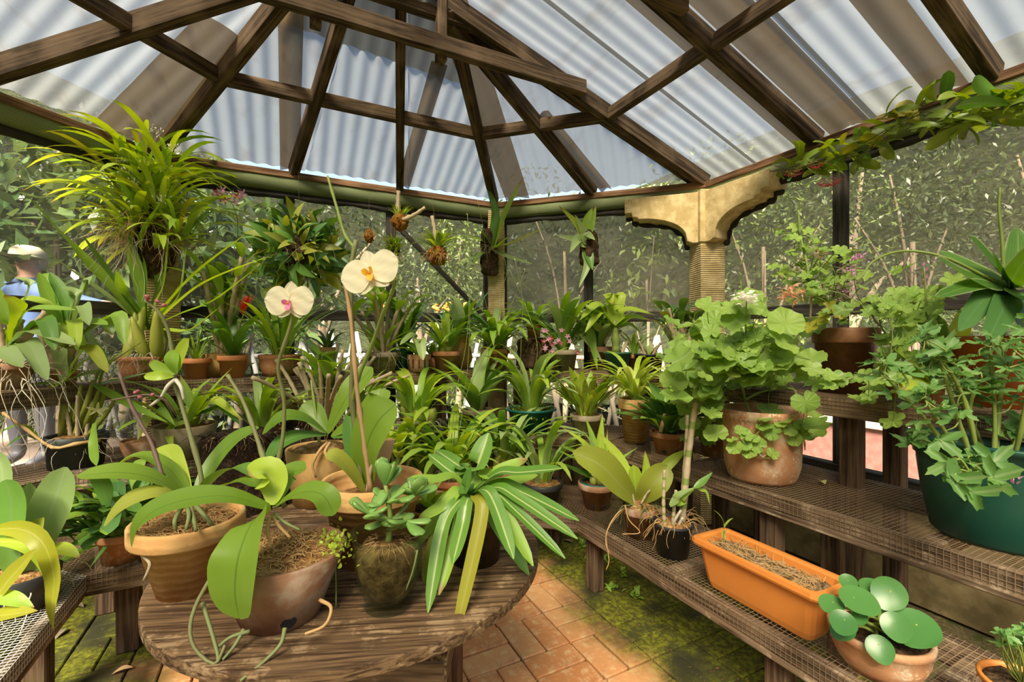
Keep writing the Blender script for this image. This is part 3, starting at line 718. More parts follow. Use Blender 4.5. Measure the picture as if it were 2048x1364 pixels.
def potted(name, label, loc, style, rt, rb, h, mat, soil='bark', lvl=.88, cat='plant', group='potted plants on the benches', holes=0, sx=1, sy=1, rz=0, tilt=0, dome=.1):
    t = thing(name, label, cat, loc, 0, group)
    pr, th = pot_prof(style, rt, rb, h)
    m = MB().lathe(pr, 32, sx=sx, sy=sy)
    pot = place('pot', m.me(M[mat], True), t, (0, 0, 0), (tilt, 0, rz))
    pot.data.polygons.foreach_set('use_smooth', [len(p.vertices) == 4 for p in pot.data.polygons])
    rs = rt - th * 1.25 if style != 'rim' else rt - th * 1.3
    rr = random.Random(len(label)); vs = [(0, 0, h * lvl + rt * dome)]; fs = []; n = 22
    for j, f in enumerate((.35, .7, 1.0)):
        for k in range(n):
            a = 2 * PI * k / n; vs.append((rs * f * math.cos(a) * sx, rs * f * math.sin(a) * sy, h * lvl + rt * dome * (1 - f * f) + rr.uniform(-.004, .004)))
    fs += [(0, 1 + k, 1 + (k + 1) % n) for k in range(n)]
    for j in range(2): fs += [(1 + j * n + k, 1 + j * n + n + k, 1 + j * n + n + (k + 1) % n, 1 + j * n + (k + 1) % n) for k in range(n)]
    place('potting_mix', mesh(vs, fs, M[soil]), t, (0, 0, 0), (0, 0, rz))
    if holes:
        ca = math.atan2(-loc[1], -loc[0]); zz = h * .16; rad = rb + (rt - rb) * .16
        for k in range(holes):
            a = ca + (k - (holes - 1) / 2) * .95 + .15
            hm = MB().lathe([(0, .0), (rt * .10, 0), (rt * .12, -.004)], 12).me(M['hole'])
            d = Vector((math.cos(a), math.sin(a), -.15)).normalized()
            o = place('drain_hole', hm, pot); o.matrix_local = Matrix.Translation(Vector((rad * math.cos(a) * 1.02 * sx, rad * math.sin(a) * 1.02 * sy, zz))) @ d.to_track_quat('Z', 'Y').to_matrix().to_4x4()
    return t, h * lvl
def pp(name, label, shelf, x, back, hw, hpx, style, mat, rbf=.72, **k):
    loc, D = on_shelf(shelf, x, back); s = D / FOC
    t, z = potted(name, label, loc, style, hw * s, hw * s * rbf, hpx * s, mat, **k)
    return t, z, s
def bulbs(root, z, n, L, r, seed=0, spread=.05, mat='bulb', lean=.25, name='pseudobulb', c=(0, 0)):
    me = MB().lathe([(r * .35, 0), (r * .8, L * .12), (r, L * .32), (r * .85, L * .6), (r * .5, L * .85), (r * .18, L), (0, L * 1.01)], 10).me(M[mat], True)
    rr = random.Random(seed)
    for i in range(n):
        a = i * 2.4 + rr.uniform(-.4, .4); d = spread * math.sqrt((i + .5) / n); s = rr.uniform(.75, 1.15)
        place(name, me, root, (c[0] + d * math.cos(a), c[1] + d * math.sin(a), z - L * .05), (lean * math.sin(a) * -1 + rr.uniform(-.1, .1), lean * math.cos(a) + rr.uniform(-.1, .1), a), (s, s, s))
def canes(root, z, n, L, r, seed=0, mat='cane', lean=.3, name='cane', leafkind=None, leafL=.12, leafW=.03, leafmat='lf_mid', nl=3, c=(0, 0), spread=.04, az=None, segs=7):
    rr = random.Random(seed)
    lm = [leaf_me(leafkind, leafL, leafW, .5 + .2 * q, 1.5 + .25 * q, leafmat) for q in range(3)] if leafkind else None
    for i in range(n):
        a = rr.uniform(*az) if az else i * 2.4 + rr.uniform(-.4, .4); ln = rr.uniform(.15, 1) * lean; H = L * rr.uniform(.65, 1.05); pts = []; p = Vector((c[0] + spread * math.cos(a) * rr.random(), c[1] + spread * math.sin(a) * rr.random(), z)); rs = []
        for k in range(segs * 2 + 1):
            f = k / (segs * 2); pts.append(p + Vector((math.cos(a) * math.sin(ln) * H * f * (.6 + .5 * f), math.sin(a) * math.sin(ln) * H * f * (.6 + .5 * f), math.cos(ln) * H * f))); rs.append(r * (1.25 if k % 2 == 0 else .95) * (1 - .25 * f))
        o = place(name, MB().tube(pts, rs, 6).me(M[mat], True), root)
        if lm:
            for q in range(nl):
                f = 1 - q * .10; k = int(f * segs * 2); b = a + (q % 2) * PI + rr.uniform(-.7, .7); s = rr.uniform(.75, 1.1)
                place('leaf', lm[rr.randrange(3)], root, pts[k], (0, 0, b), s)
def spike(root, pts, r=.0016, mat='stem', buds=0, bmat='petal_yg', seed=0, bl=.012, name='flower_spike'):
    st = hstem(root, pts, r, mat, name, 18, 0, 5); rr = random.Random(seed); P = curve_pts(pts, 18)
    if buds:
        me = leaf_me('lance', bl, bl * .5, .6, 1.3, bmat, n=4)
        for i in range(buds):
            p = P[int(18 * (.55 + .45 * i / max(1, buds - 1)))] - root.location
            place('bud', me, st, p, (rr.uniform(-.4, .4), rr.uniform(-.4, .4), rr.uniform(0, 6.3)), rr.uniform(.7, 1.2))
    return st
def small_flower(root, p, size, mat, seed=0, npet=5, name='flower', kind='lance', lip=None, wf=.45, face=None):
    rr = random.Random(seed); f = empty(name); f.parent = root
    q = (Vector(face) if face is not None else (ORG - Vector(p))).normalized().to_track_quat('Z', 'Y').to_matrix().to_4x4() @ Matrix.Rotation(rr.uniform(0, 6), 4, 'Z')
    f.matrix_local = Matrix.Translation(Vector(p) - root.location) @ q
    me = leaf_me(kind, size, size * wf, 1.2, 1.75, mat, n=5)
    for k in range(npet): place('petal', me, f, (0, 0, 0), (0, 0, 2 * PI * k / npet + rr.uniform(-.15, .15)), rr.uniform(.85, 1.1))
    if lip: place('lip', leaf_me('oval', size * .6, size * .45, .9, 1.9, lip, n=5), f, (0, 0, .002), (0, 0, -PI / 2), 1)
    return f
def moth_flower(root, p, w, face, roll=0, lipmat='petal_mag'):
    """moth orchid bloom: two broad petals, three sepals, lobed lip and column"""
    f = empty('flower'); f.parent = root
    z = Vector(face).normalized(); x = Vector((0, 0, 1)).cross(z).normalized(); y = z.cross(x)
    f.matrix_local = Matrix.Translation(Vector(p) - root.location) @ Matrix(((x.x, y.x, z.x, 0), (x.y, y.y, z.y, 0), (x.z, y.z, z.z, 0), (0, 0, 0, 1))) @ Matrix.Rotation(roll, 4, 'Z')
    def petal(L, wd, shape, ang, zlift, cup, name):
        vs = []; uv = []; fs = []; n, m = 12, 8
        for i in range(n + 1):
            s = i / n
            if shape == 'fan': hw = wd / 2 * (math.sin(PI * min(1, .07 + s * .93) ** 1.15) ** .55 if s < 1 else .1)
            else: hw = wd / 2 * max(.06, math.sin(PI * (.10 + .88 * s)) ** .75)
            for k in range(m + 1):
                q = k / m * 2 - 1
                vs.append((L * s, q * hw, zlift + cup * (s * s * .6 - .25 * q * q * s) * L + .0015 * math.sin(q * 7 + s * 9))); uv.append((k / m, s))
        for i in range(n):
            for k in range(m): a = i * (m + 1) + k; fs.append((a, a + 1, a + m + 2, a + m + 1))
        place(name, mesh(vs, fs, M['petal_w'], True, uv), f, (0, 0, 0), (0, 0, ang))
    s = w / 2
    petal(s * .88, s * .66, 'sep', PI / 2, -.002, .05, 'sepal'); petal(s * .84, s * .56, 'sep', -PI / 2 - .62, -.002, .05, 'sepal'); petal(s * .84, s * .56, 'sep', -PI / 2 + .62, -.002, .05, 'sepal')
    petal(s * 1.06, s * 1.28, 'fan', .06, .003, .10, 'petal'); petal(s * 1.06, s * 1.28, 'fan', PI - .06, .003, .10, 'petal')
    for sg in (-1, 1):
        place('lip_lobe', leaf_me('oval', s * .36, s * .24, .1, .8, lipmat, n=6), f, (sg * s * .08, -s * .08, .004), (0, 0, (PI - .5) if sg < 0 else .5))
    place('lip', leaf_me('oval', s * .42, s * .26, .7, 1.9, 'petal_or' if lipmat != 'petal_mag' else 'petal_mag', n=6), f, (0, -s * .06, .004), (0, 0, -PI / 2))
    place('column', MB().lathe([(0, 0), (s * .05, .001), (s * .045, s * .14), (0, s * .17)], 8).me(M['petal_w'], True), f, (0, .0, .002))
    place('callus', MB().lathe([(0, 0), (s * .05, s * .02), (0, s * .06)], 8).me(M['petal_or'], True), f, (0, -s * .10, .012))
    return f
# scalloped, lobed and toothed blades
def blade(kind, R, mat, seed=0, cup=.15):
    key = (kind, R, mat, seed, cup)
    if key in LCACHE: return LCACHE[key]
    rr = random.Random(seed); n = 44 if kind == 'cel' else 30; vs = [(0, 0, 0)]; uv = [(.5, .5)]; fs = []
    for j, f in enumerate((.5, .85, 1.0)):
        for k in range(n):
            a = 2 * PI * k / n
            if kind == 'ger': r = R * (1 - .07 * (k % 3 == 0)) * (1 if abs(a - PI) > .35 else .45 + .5 * abs(a - PI) / .35); wv = .10 * math.sin(a * 5 + seed) + .05 * math.sin(a * 9)
            elif kind == 'ivy': r = R * (.66 + .34 * abs(math.cos(a * 2.5)) ** .8) * (1 if abs(a - PI) > .3 else .6); wv = .06 * math.sin(a * 5)
            elif kind == 'cel':
                lobe = max(math.exp(-(abs((a + PI) % (2 * PI) - PI) / .50) ** 2), .9 * math.exp(-((a - 1.25) / .46) ** 2), .9 * math.exp(-((a - 2 * PI + 1.25) / .46) ** 2))
                r = R * (.22 + .98 * lobe) * (1 - .15 * (k % 2)); wv = .10 * math.sin(a * 6 + seed)
            else: r = R * (1 + .18 * max(0, math.cos(a)) ** 6) ; wv = .02 * math.sin(a * 2)
            vs.append((r * f * math.cos(a) + (R * .25 if kind == 'pep' else 0), r * f * math.sin(a), R * (cup * f * f + wv * f * f + (.02 * (k % 2) if kind == 'ger' else 0)))); uv.append((.5 + .5 * f * math.sin(a), .5 + .5 * f * math.cos(a)))
    fs += [(0, 1 + k, 1 + (k + 1) % n) for k in range(n)]
    for j in range(2): fs += [(1 + j * n + k, 1 + j * n + n + k, 1 + j * n + n + (k + 1) % n, 1 + j * n + (k + 1) % n) for k in range(n)]
    me = mesh(vs, fs, M[mat], True, uv); LCACHE[key] = me; return me
def canopy(root, kind, mat, pts, size, stem_from, seed=0, tilt=.5, name='leaf', stem_mat='stem', rad=.0016, cup=.15, nv=3, join=True, bias=None):
    """leaves at the given points, each on its petiole; petioles and branches are one branching stem"""
    rr = random.Random(seed); m = MB(); mm = [blade(kind,   .05, mt, q, cup) for mt in (mat if isinstance(mat, (list, tuple)) else [mat]) for q in range(nv)]
    O = root.location
    for p in pts:
        p = Vector(p); s = rr.uniform(*size) / .05
        to = (ORG - p).normalized(); nv_ = (Vector((0, 0, 1)) * (1 - tilt) + to * tilt + Vector((rr.uniform(-.45, .45), rr.uniform(-.45, .45), rr.uniform(-.1, .2)))).normalized()
        q = nv_.to_track_quat('Z', 'Y').to_matrix().to_4x4() @ Matrix.Rotation(rr.uniform(0, 6.28), 4, 'Z')
        o = place(name, mm[rr.randrange(len(mm))], root); o.matrix_local = Matrix.Translation(p - O) @ q @ Matrix.Diagonal((s, s, s, 1))
        b = min(stem_from, key=lambda c: (Vector(c) - p).length) if stem_from else None
        if b is not None:
            b = Vector(b); mid = (b + p) / 2 + Vector((rr.uniform(-.015, .015), rr.uniform(-.015, .015), -.01 + rr.uniform(0, .03)))
            m.tube([v - O for v in curve_pts([b, mid, p], 6)], rad, 4, False)
    if m.v: place('branching_stem', m.me(M[stem_mat], True), root)

# ---------------------------------------------------------------- round table and what stands on it
TZ = .70
def cam_xz(X, Z): return Vector((X * CY + Z * SY, -X * SY + Z * CY, 0))
TC = cam_xz(-.4316, 1.325); TR = .507
def table():
    t = thing('round_table', 'round weathered plank table crowded with potted orchids', 'table', (TC.x, TC.y, 0), -YAW + math.radians(6))
    th = .03; bounds = [-TR, -.30, -.075, .12, .31, TR]; g = .0045
    for a, b in zip(bounds, bounds[1:]):
        a += g; b -= g; poly = []; hz = .0012 * math.sin(a * 40)
        n = 14
        for i in range(n + 1): y = a + (b - a) * i / n; poly.append((math.sqrt(max(0, TR * TR - y * y)), y))
        for i in range(n, -1, -1): y = a + (b - a) * i / n; poly.append((-math.sqrt(max(0, TR * TR - y * y)), y))
        pl = []
        for q in poly:
            if not pl or (Vector(q) - Vector(pl[-1])).length > .002: pl.append(q)
        if (Vector(pl[0]) - Vector(pl[-1])).length < .002: pl.pop()
        place('plank', MB().prism(pl, TZ - th, TZ + hz).me(M['table'], bevel=.003), t)
    fr = math.radians(38); c, s = math.cos(fr), math.sin(fr)
    for i, (x, y) in enumerate(((.30, .0), (0, .30), (-.30, 0), (0, -.30))):
        ibox('leg', t, (x * c - y * s, x * s + y * c, (TZ - th) / 2), (.075, .075, TZ - th), M['tableleg']).rotation_euler = (0, 0, fr)
    for i in range(4):
        a0 = fr + i * PI / 2; p, q = Vector((.30 * math.cos(a0), .30 * math.sin(a0), 0)), Vector((.30 * math.cos(a0 + PI / 2), .30 * math.sin(a0 + PI / 2), 0))
        d = (q - p).normalized(); n = Vector((d.y, -d.x, 0)) * .055
        beam('apron', p + n - d * .07 + Vector((0, 0, .52 + .035 * (i % 2))), q + n + d * .07 + Vector((0, 0, .52 + .035 * (i % 2))), .04, .095, 'table', parent=t)
    for i in range(2):
        a0 = fr + i * PI / 2; beam('stretcher', Vector((.31 * math.cos(a0), .31 * math.sin(a0), .18 + .06 * i)), Vector((-.31 * math.cos(a0), -.31 * math.sin(a0), .18 + .06 * i)), .05, .06, 'table', parent=t)
table()
GT = 'pots on the round table'
def on_table(x, D): p = W(x, HY, D); return Vector((p.x, p.y, TZ + .0005))
TOCAM = -Vector((SY, CY, 0)); CAMR = Vector((CY, -SY, 0))
UPC = Vector((0, 0, 1)) + TOCAM * .5      # faces up and a little to the viewer

def fibres(t, z, r, dome, n, seed):
    rr = random.Random(seed); m = MB()
    for i in range(n):
        a, f = rr.uniform(0, 6.3), math.sqrt(rr.random()); p = Vector((r * f * math.cos(a), r * f * math.sin(a), z + dome * (1 - f * f) + .002)); q = rr.uniform(0, 6.3); l = rr.uniform(.010, .028)
        e = p + Vector((math.cos(q) * l, math.sin(q) * l, rr.uniform(-.003, .008))); m.tube([p, (p + e) / 2 + Vector((0, 0, .004)), e], .0009, 4, False)
    tag(place('bark_fibre', m.me(M['root_o'], True), t), kind='stuff')
# moth orchid in the tall ochre pot at the left of the table
loc = on_table(378, 1.10)
t, z = potted('moth_orchid', 'moth orchid with budding spikes in tall ochre ringed pot on the table', loc, 'rim', .119, .064, .172, 'ochre_pot', 'bark', .90, group=GT)
fibres(t, z, .10, .014, 380, 2)
def PL(lst): return [W(*q) for q in lst]
for pts, w, up, mt in (
    ([(382, 1000, 1.08), (310, 958, 1.02), (235, 945, .98), (153, 953, .95)], .058, UPC, 'lf_phal'),
    ([(380, 998, 1.10), (340, 940, 1.12), (280, 912, 1.12), (232, 932, 1.10)], .060, (0, 0, 1), 'lf_phal'),
    ([(380, 996, 1.10), (352, 935, 1.16), (332, 905, 1.20), (300, 905, 1.24)], .060, UPC, 'lf_lime'),
    ([(388, 996, 1.12), (425, 930, 1.17), (470, 880, 1.2), (518, 855, 1.22)], .062, UPC, 'lf_phal'),
    ([(390, 1000, 1.08), (430, 955, 1.05), (480, 935, 1.02), (515, 955, 1.0)], .055, (0, 0, 1), 'lf_dark'),
    ([(392, 1005, 1.05), (440, 975, 1.0), (490, 962, .98), (520, 975, .96)], .050, (0, 0, 1), 'lf_phal'),
    ([(378, 1005, 1.05), (320, 985, 1.0), (255, 1005, .97), (208, 1052, .96)], .055, UPC, 'lf_olive')):
    hleaf(t, PL(pts), w, mt, up)
hstem(t, PL([(398, 1000, 1.10), (402, 950, 1.10), (372, 840, 1.12), (352, 770, 1.13), (346, 715, 1.14), (336, 660, 1.14), (318, 625, 1.13), (290, 600, 1.12)]), .0058, 'stem_d', 'flower_spike', 24, 5)
s1 = hstem(t, PL([(372, 1000, 1.07), (330, 965, 1.06), (318, 930, 1.07), (300, 880, 1.10), (262, 810, 1.12), (238, 745, 1.13)]), .0055, 'stem_p', 'flower_spike', 20, 5)
bud = MB().lathe([(0, 0), (.005, .003), (.0062, .008), (.004, .014), (0, .016)], 8).me(M['bud'], True)
for x, y in ((300, 596), (290, 600), (322, 613), (318, 605)): place('bud', bud, t, W(x, y, 1.115) - t.location, (1, .4, x), .8)
hstem(t, PL([(352, 830, 1.12), (330, 800, 1.10), (300, 790, 1.09), (270, 792, 1.08), (215, 802, 1.07)]), .003, 'stem_p', 'flower_spike', 12)
for x, y in ((268, 787), (285, 796), (303, 791), (278, 784)): place('bud', bud, t, W(x, y, 1.085) - t.location, (.3, 1.2, y), .75)
# plantlet grown on the spike
for pts, w, mt in (([(352, 745, 1.12), (360, 715, 1.10), (378, 678, 1.07)], .042, 'lf_lime'), ([(352, 748, 1.12), (345, 725, 1.10), (350, 700, 1.1)], .04, 'lf_mid'), ([(350, 748, 1.12), (325, 738, 1.11), (300, 722, 1.1)], .028, 'lf_mid'), ([(348, 752, 1.12), (320, 752, 1.1), (288, 753, 1.1)], .024, 'lf_lime')):
    hleaf(t, PL(pts), w, mt, TOCAM + Vector((0, 0, .3)))
for pts in ([(350, 760, 1.12), (335, 772, 1.1), (322, 795, 1.1), (300, 812, 1.1)], [(352, 760, 1.12), (362, 775, 1.1), (368, 800, 1.1)]): hstem(t, PL(pts), .0052, 'root_w', 'aerial_root', 10)
for pts in ([(372, 1010, 1.05), (378, 1030, 1.02), (372, 1060, 1.0)], [(380, 1010, 1.05), (388, 1040, 1.02), (392, 1062, 1.0)], [(392, 1012, 1.04), (408, 1030, 1.0), (425, 1050, 1.0)], [(365, 1012, 1.05), (350, 1040, 1.0), (352, 1060, 1.0)]): hstem(t, PL(pts), .0055, 'root_g', 'aerial_root', 8)
hstem(t, PL([(284, 1082, 1.02), (270, 1090, 1.0), (290, 1115, 1.0), (300, 1130, .99), (288, 1160, .99)]), .0045, 'root', 'aerial_root', 12)

# moth orchid in the wide brown pot at the front, with the huge drooping leaf
loc = on_table(563, 1.00)
t, z = potted('moth_orchid', 'moth orchid with one huge drooping leaf in wide brown clay pot', loc, 'plain', .134, .080, .142, 'terra_brown', 'bark', .90, group=GT, holes=1, dome=.22)
fibres(t, z, .115, .03, 500, 1)
for pts, w, up, mt, kd in (
    ([(540, 1022, .965), (505, 1045, .90), (478, 1110, .85), (470, 1180, .845), (478, 1237, .855)], .112, TOCAM * 1.0 + Vector((0, 0, .25)) - CAMR * .25, 'lf_phal', 'oval'),
    ([(538, 1015, .97), (450, 992, .93), (350, 1005, .90), (285, 1040, .885), (263, 1094, .89)], .062, UPC, 'lf_phal', 'blunt'),
    ([(545, 1010, .97), (548, 970, .98), (530, 945, .97), (498, 952, .94)], .075, UPC + TOCAM * .6, 'lf_lime', 'oval'),
    ([(550, 1010, .97), (565, 970, 1.0), (585, 945, 1.02), (612, 938, 1.02)], .062, UPC, 'lf_phal', 'oval'),
    ([(552, 1012, .97), (600, 985, .94), (645, 990, .92), (668, 1030, .92)], .052, UPC, 'lf_phal', 'blunt')):
    hleaf(t, PL(pts), w, mt, up, kd, 18)
hstem(t, PL([(552, 1015, .98), (540, 960, 1.0), (512, 870, 1.03), (485, 800, 1.05), (455, 750, 1.06)]), .0058, 'stem_d', 'flower_spike', 20, 4)
hstem(t, PL([(570, 1015, 1.03), (550, 960, 1.03), (565, 880, 1.03), (568, 800, 1.02), (556, 735, 1.0), (572, 680, .98), (583, 640, .97), (581, 606, .965)]), .0048, 'stem_d', 'flower_spike', 26, 6)
moth_flower(t, W(581, 603, .96), .098, TOCAM + Vector((0, 0, .05)), 0)
for pts, mt in (([(545, 1030, .96), (556, 1050, .93), (580, 1075, .93)], 'root_o'), ([(550, 1028, .96), (570, 1045, .94), (600, 1060, .94)], 'root_g'), ([(540, 1035, .95), (535, 1060, .93), (540, 1085, .92)], 'root_o'),
                ([(425, 1150, .90), (392, 1210, .88), (380, 1260, .862), (392, 1300, .85), (430, 1328, .845), (450, 1290, .855)], 'stem_d'),
                ([(405, 1205, .90), (428, 1280, .87), (436, 1320, .85), (420, 1335, .845)], 'root_g'),
                ([(488, 1258, .89), (470, 1290, .87), (445, 1320, .85)], 'root_g'), ([(500, 1262, .89), (460, 1275, .875), (430, 1300, .865)], 'root_g'),
                ([(570, 1255, .88), (560, 1290, .865), (520, 1330, .84), (480, 1362, .815)], 'root_g'), ([(640, 1200, .95), (662, 1215, .93), (650, 1250, .905), (610, 1268, .89)], 'root_o')):
    hstem(t, PL(pts), .0042, mt, 'aerial_root', 14)

# ochre pot behind with a broad-leaved moth orchid
loc = on_table(640, 1.70)
t, z = potted('moth_orchid', 'broad-leaved moth orchid in squat yellow pot behind the ringed pot', loc, 'plain', .118, .092, .20, 'yellow_pot', 'bark', .95, group=GT, holes=1, dome=.2)
for pts, w, up, mt in (
    ([(655, 868, 1.68), (690, 800, 1.66), (718, 765, 1.68), (745, 735, 1.7)], .11, UPC + TOCAM * .8 - CAMR * .4, 'lf_phal'),
    ([(653, 866, 1.66), (610, 838, 1.6), (565, 835, 1.56), (525, 868, 1.55)], .075, UPC, 'lf_phal'),
    ([(655, 870, 1.66), (600, 872, 1.58), (560, 890, 1.55), (530, 928, 1.54)], .085, UPC, 'lf_dark'),
    ([(652, 865, 1.7), (630, 830, 1.72), (605, 808, 1.74)], .085, UPC + TOCAM, 'lf_phal'),
    ([(662, 872, 1.66), (715, 840, 1.6), (755, 800, 1.58), (762, 778, 1.6)], .095, UPC + TOCAM * .5, 'lf_phal'),
    ([(665, 874, 1.64), (720, 862, 1.58), (770, 820, 1.56)], .08, UPC, 'lf_dark')):
    hleaf(t, PL(pts), w, mt, up)
for pts in ([(655, 885, 1.62), (640, 900, 1.58), (625, 930, 1.57), (632, 955, 1.57)], [(660, 885, 1.62), (650, 905, 1.58), (665, 925, 1.57)]): hstem(t, PL(pts), .006, 'root_o', 'aerial_root', 8)
hstem(t, PL([(640, 900, 1.7), (632, 830, 1.72), (622, 760, 1.74)]), .006, 'stem', 'flower_spike', 8, 3)

# wide ochre pot with tall stakes and the big cream flower
loc = on_table(746, 1.27)
t, z = potted('moth_orchid', 'moth orchid tied to tall stakes in wide half-empty ochre pot', loc, 'rim', .138, .098, .215, 'ochre_pot', 'bark', .74, group=GT, holes=1)
hleaf(t, PL([(730, 985, 1.25), (700, 940, 1.22), (672, 915, 1.2), (650, 912, 1.19)]), .06, 'lf_olive', UPC)
hleaf(t, PL([(738, 975, 1.27), (733, 900, 1.22), (755, 845, 1.2), (792, 808, 1.2)]), .125, 'lf_phal', TOCAM + Vector((0, 0, .5)) - CAMR * .3, 'oval', 18)
hleaf(t, PL([(725, 975, 1.28), (705, 890, 1.3), (700, 820, 1.32)]), .05, 'lf_dark', UPC)
hstem(t, PL([(722, 975, 1.26), (718, 900, 1.25), (704, 800, 1.24), (706, 700, 1.22), (700, 560, 1.2), (712, 480, 1.2)]), .0085, 'stem_d', 'flower_spike', 26, 5)
hstem(t, PL([(742, 985, 1.24), (728, 880, 1.22), (714, 780, 1.21), (702, 640, 1.2), (688, 560, 1.19)]), .0068, 'stake', 'bamboo_stake', 20, 4)
hstem(t, PL([(700, 830, 1.25), (715, 760, 1.22), (740, 700, 1.18), (765, 630, 1.13), (788, 570, 1.08), (760, 548, 1.03)]), .0055, 'stem', 'flower_spike', 24, 5)
hstem(t, PL([(712, 500, 1.2), (690, 470, 1.2), (675, 420, 1.2), (655, 352, 1.2)]), .005, 'stem', 'flower_spike', 14, 4)
hstem(t, PL([(735, 985, 1.25), (742, 940, 1.23), (756, 905, 1.21)]), .006, 'cane', 'cane', 8, 4)
moth_flower(t, W(742, 545, 1.01), .128, TOCAM * 1.0 - CAMR * .15 + Vector((0, 0, .25)), .35, 'petal_or')
place('plant_tag', MB().lathe([(.012, 0), (.038, .16), (.036, .16), (.010, .0)], 16).me(M['stake'], True), t, W(752, 990, 1.3) - t.location, (.05, .1, 0), (1, .35, 1))

# glass vase with a jade plant
loc = on_table(777, 1.03); VZ = .168
t = thing('jade_plant', 'jade plant with fleshy leaves in a green glass vase of soil', 'plant', loc, 0, GT)
vp = [(.050, 0), (.054, .004), (.053, .014), (.051, .018), (.062, .045), (.072, .08), (.076, .115), (.075, .145), (.081, .165), (.083, VZ), (.080, VZ), (.073, .148), (.073, .115), (.069, .08), (.059, .047), (.046, .022), (.0, .018)]
place('vase', MB().lathe(vp, 36).me(M['glass'], True), t)
place('potting_mix', MB().lathe([(0, .022), (.044, .026), (.055, .048), (.066, .08), (.069, .112), (.068, .128), (.04, .140), (0, .146)], 30).me(M['vase_soil'], True), t)
rr = random.Random(5)
jl = MB(); 
def fat_leaf(L, Wd, T, mat):
    n, m = 9, 8; vs = []; fs = []; uv = []
    for i in range(n + 1):
        s = i / n; hw = Wd / 2 * (.22 + .78 * math.sin(PI * min(1, s * .62 + .02) / 1.0 if s < .8 else PI * .5) ** 1.2) * (1 if s < .78 else math.sqrt(max(.0, 1 - ((s - .78) / .22) ** 2)))
        for k in range(m): a = 2 * PI * k / m; vs.append((L * s, hw * math.cos(a), T * math.sin(a) * (hw / (Wd / 2) * .8 + .2 * (0 < s < 1)) + .18 * L * s * s)); uv.append((.5 + .5 * math.cos(a), s))
    for i in range(n):
        for k in range(m): fs.append((i * m + k, i * m + (k + 1) % m, i * m + m + (k + 1) % m, i * m + m + k))
    return mesh(vs, fs, M[mat], True, uv)
jm = fat_leaf(.058, .034, .006, 'lf_jade')
hstem(t, [loc + Vector((0, 0, .14)), loc + Vector((.004, 0, .20)), loc + Vector((-.006, .004, .27))], .007, 'stem', 'stem', 8, 3)
for a, b in (((.0, 0, .18), (.06, .01, .235)), ((0, 0, .19), (-.045, -.02, .22)), ((0, 0, .17), (.03, -.045, .20))): hstem(t, [loc + Vector(a), loc + (Vector(a) + Vector(b)) / 2 + Vector((0, 0, -.004)), loc + Vector(b)], .005, 'stem', 'stem', 6, 2)
for c, n, el in (((-.006, .004, .27), 4, .9), ((.0, 0, .235), 6, .15), ((.06, .01, .235), 7, .4), ((-.045, -.02, .22), 6, .3), ((.03, -.045, .20), 5, -.1), ((0, 0, .195), 6, -.25)):
    for k in range(n):
        a = k * 2.4 + c[0] * 90; e = el + rr.uniform(-.35, .35)
        place('leaf', jm, t, c, (0, -e, a), rr.uniform(.75, 1.1))
place('straw_wisps', MB().tube([(0, 0, 0), (0, 0, .001)], .0001, 3).me(M['root_o']), t) if False else None
roots(t, 70, .146, .05, .05, 'root_o', 4, 'straw', .0008, out=1.0)
for pts in ([(835, 1100, .97), (826, 1140, .965), (812, 1180, .965)],): hstem(t, PL(pts), .002, 'root_g', 'aerial_root', 8)

# striped strap-leaved plant in the dark pot
loc = on_table(950, 1.25)
t, z = potted('striped_lily', 'strap-leaved plant with pale midribs in dark brown pot at table edge', loc, 'rim', .086, .066, .145, 'dark_pot', 'gravel', .93, group=GT, holes=1)
cr = (945, 985)
for i, (mx, my, ex, ey, D, w, mt) in enumerate((
    (1040, 945, 1125, 937, 1.05, 30, 'lf_var'), (1045, 985, 1158, 1042, 1.08, 30, 'lf_var'), (1040, 1000, 1155, 1078, 1.02, 30, 'lf_var'), (1030, 1020, 1130, 1117, 1.0, 26, 'lf_var'),
    (1010, 1030, 1066, 1132, 1.0, 30, 'lf_mid'), (990, 1010, 1027, 1118, .98, 34, 'lf_var'), (962, 1040, 907, 1285, .98, 32, 'lf_yel'), (885, 1060, 856, 1225, 1.0, 32, 'lf_var'),
    (910, 1080, 878, 1190, 1.02, 28, 'lf_mid'), (925, 1050, 905, 1128, 1.0, 32, 'lf_var'), (890, 1010, 835, 1042, 1.08, 30, 'lf_mid'), (870, 960, 815, 958, 1.12, 26, 'lf_mid'),
    (905, 945, 857, 908, 1.28, 28, 'lf_var'), (915, 930, 872, 900, 1.35, 30, 'lf_var'), (955, 930, 978, 866, 1.22, 44, 'lf_var'), (985, 950, 1055, 918, 1.18, 34, 'lf_mid'),
    (930, 985, 942, 935, 1.12, 28, 'lf_dark'), (1000, 970, 1075, 950, 1.3, 30, 'lf_mid'), (880, 1030, 838, 1090, 1.15, 26, 'lf_mid'), (1000, 1060, 1058, 1150, 1.12, 30, 'lf_dark'), (870, 1080, 848, 1170, 1.12, 26, 'lf_olive'))):
    D0 = 1.2; hleaf(t, [W(cr[0] + (i % 5 - 2) * 4, cr[1] + 8, D0), W((cr[0] + mx) / 2, (cr[1] + my) / 2 - 18, (D0 + D) / 2 + .02), W(mx, my, (D0 + D) / 2 - .02), W(ex, ey, D)], w * D / FOC * .98, mt, UPC, 'blunt', 16, .3)
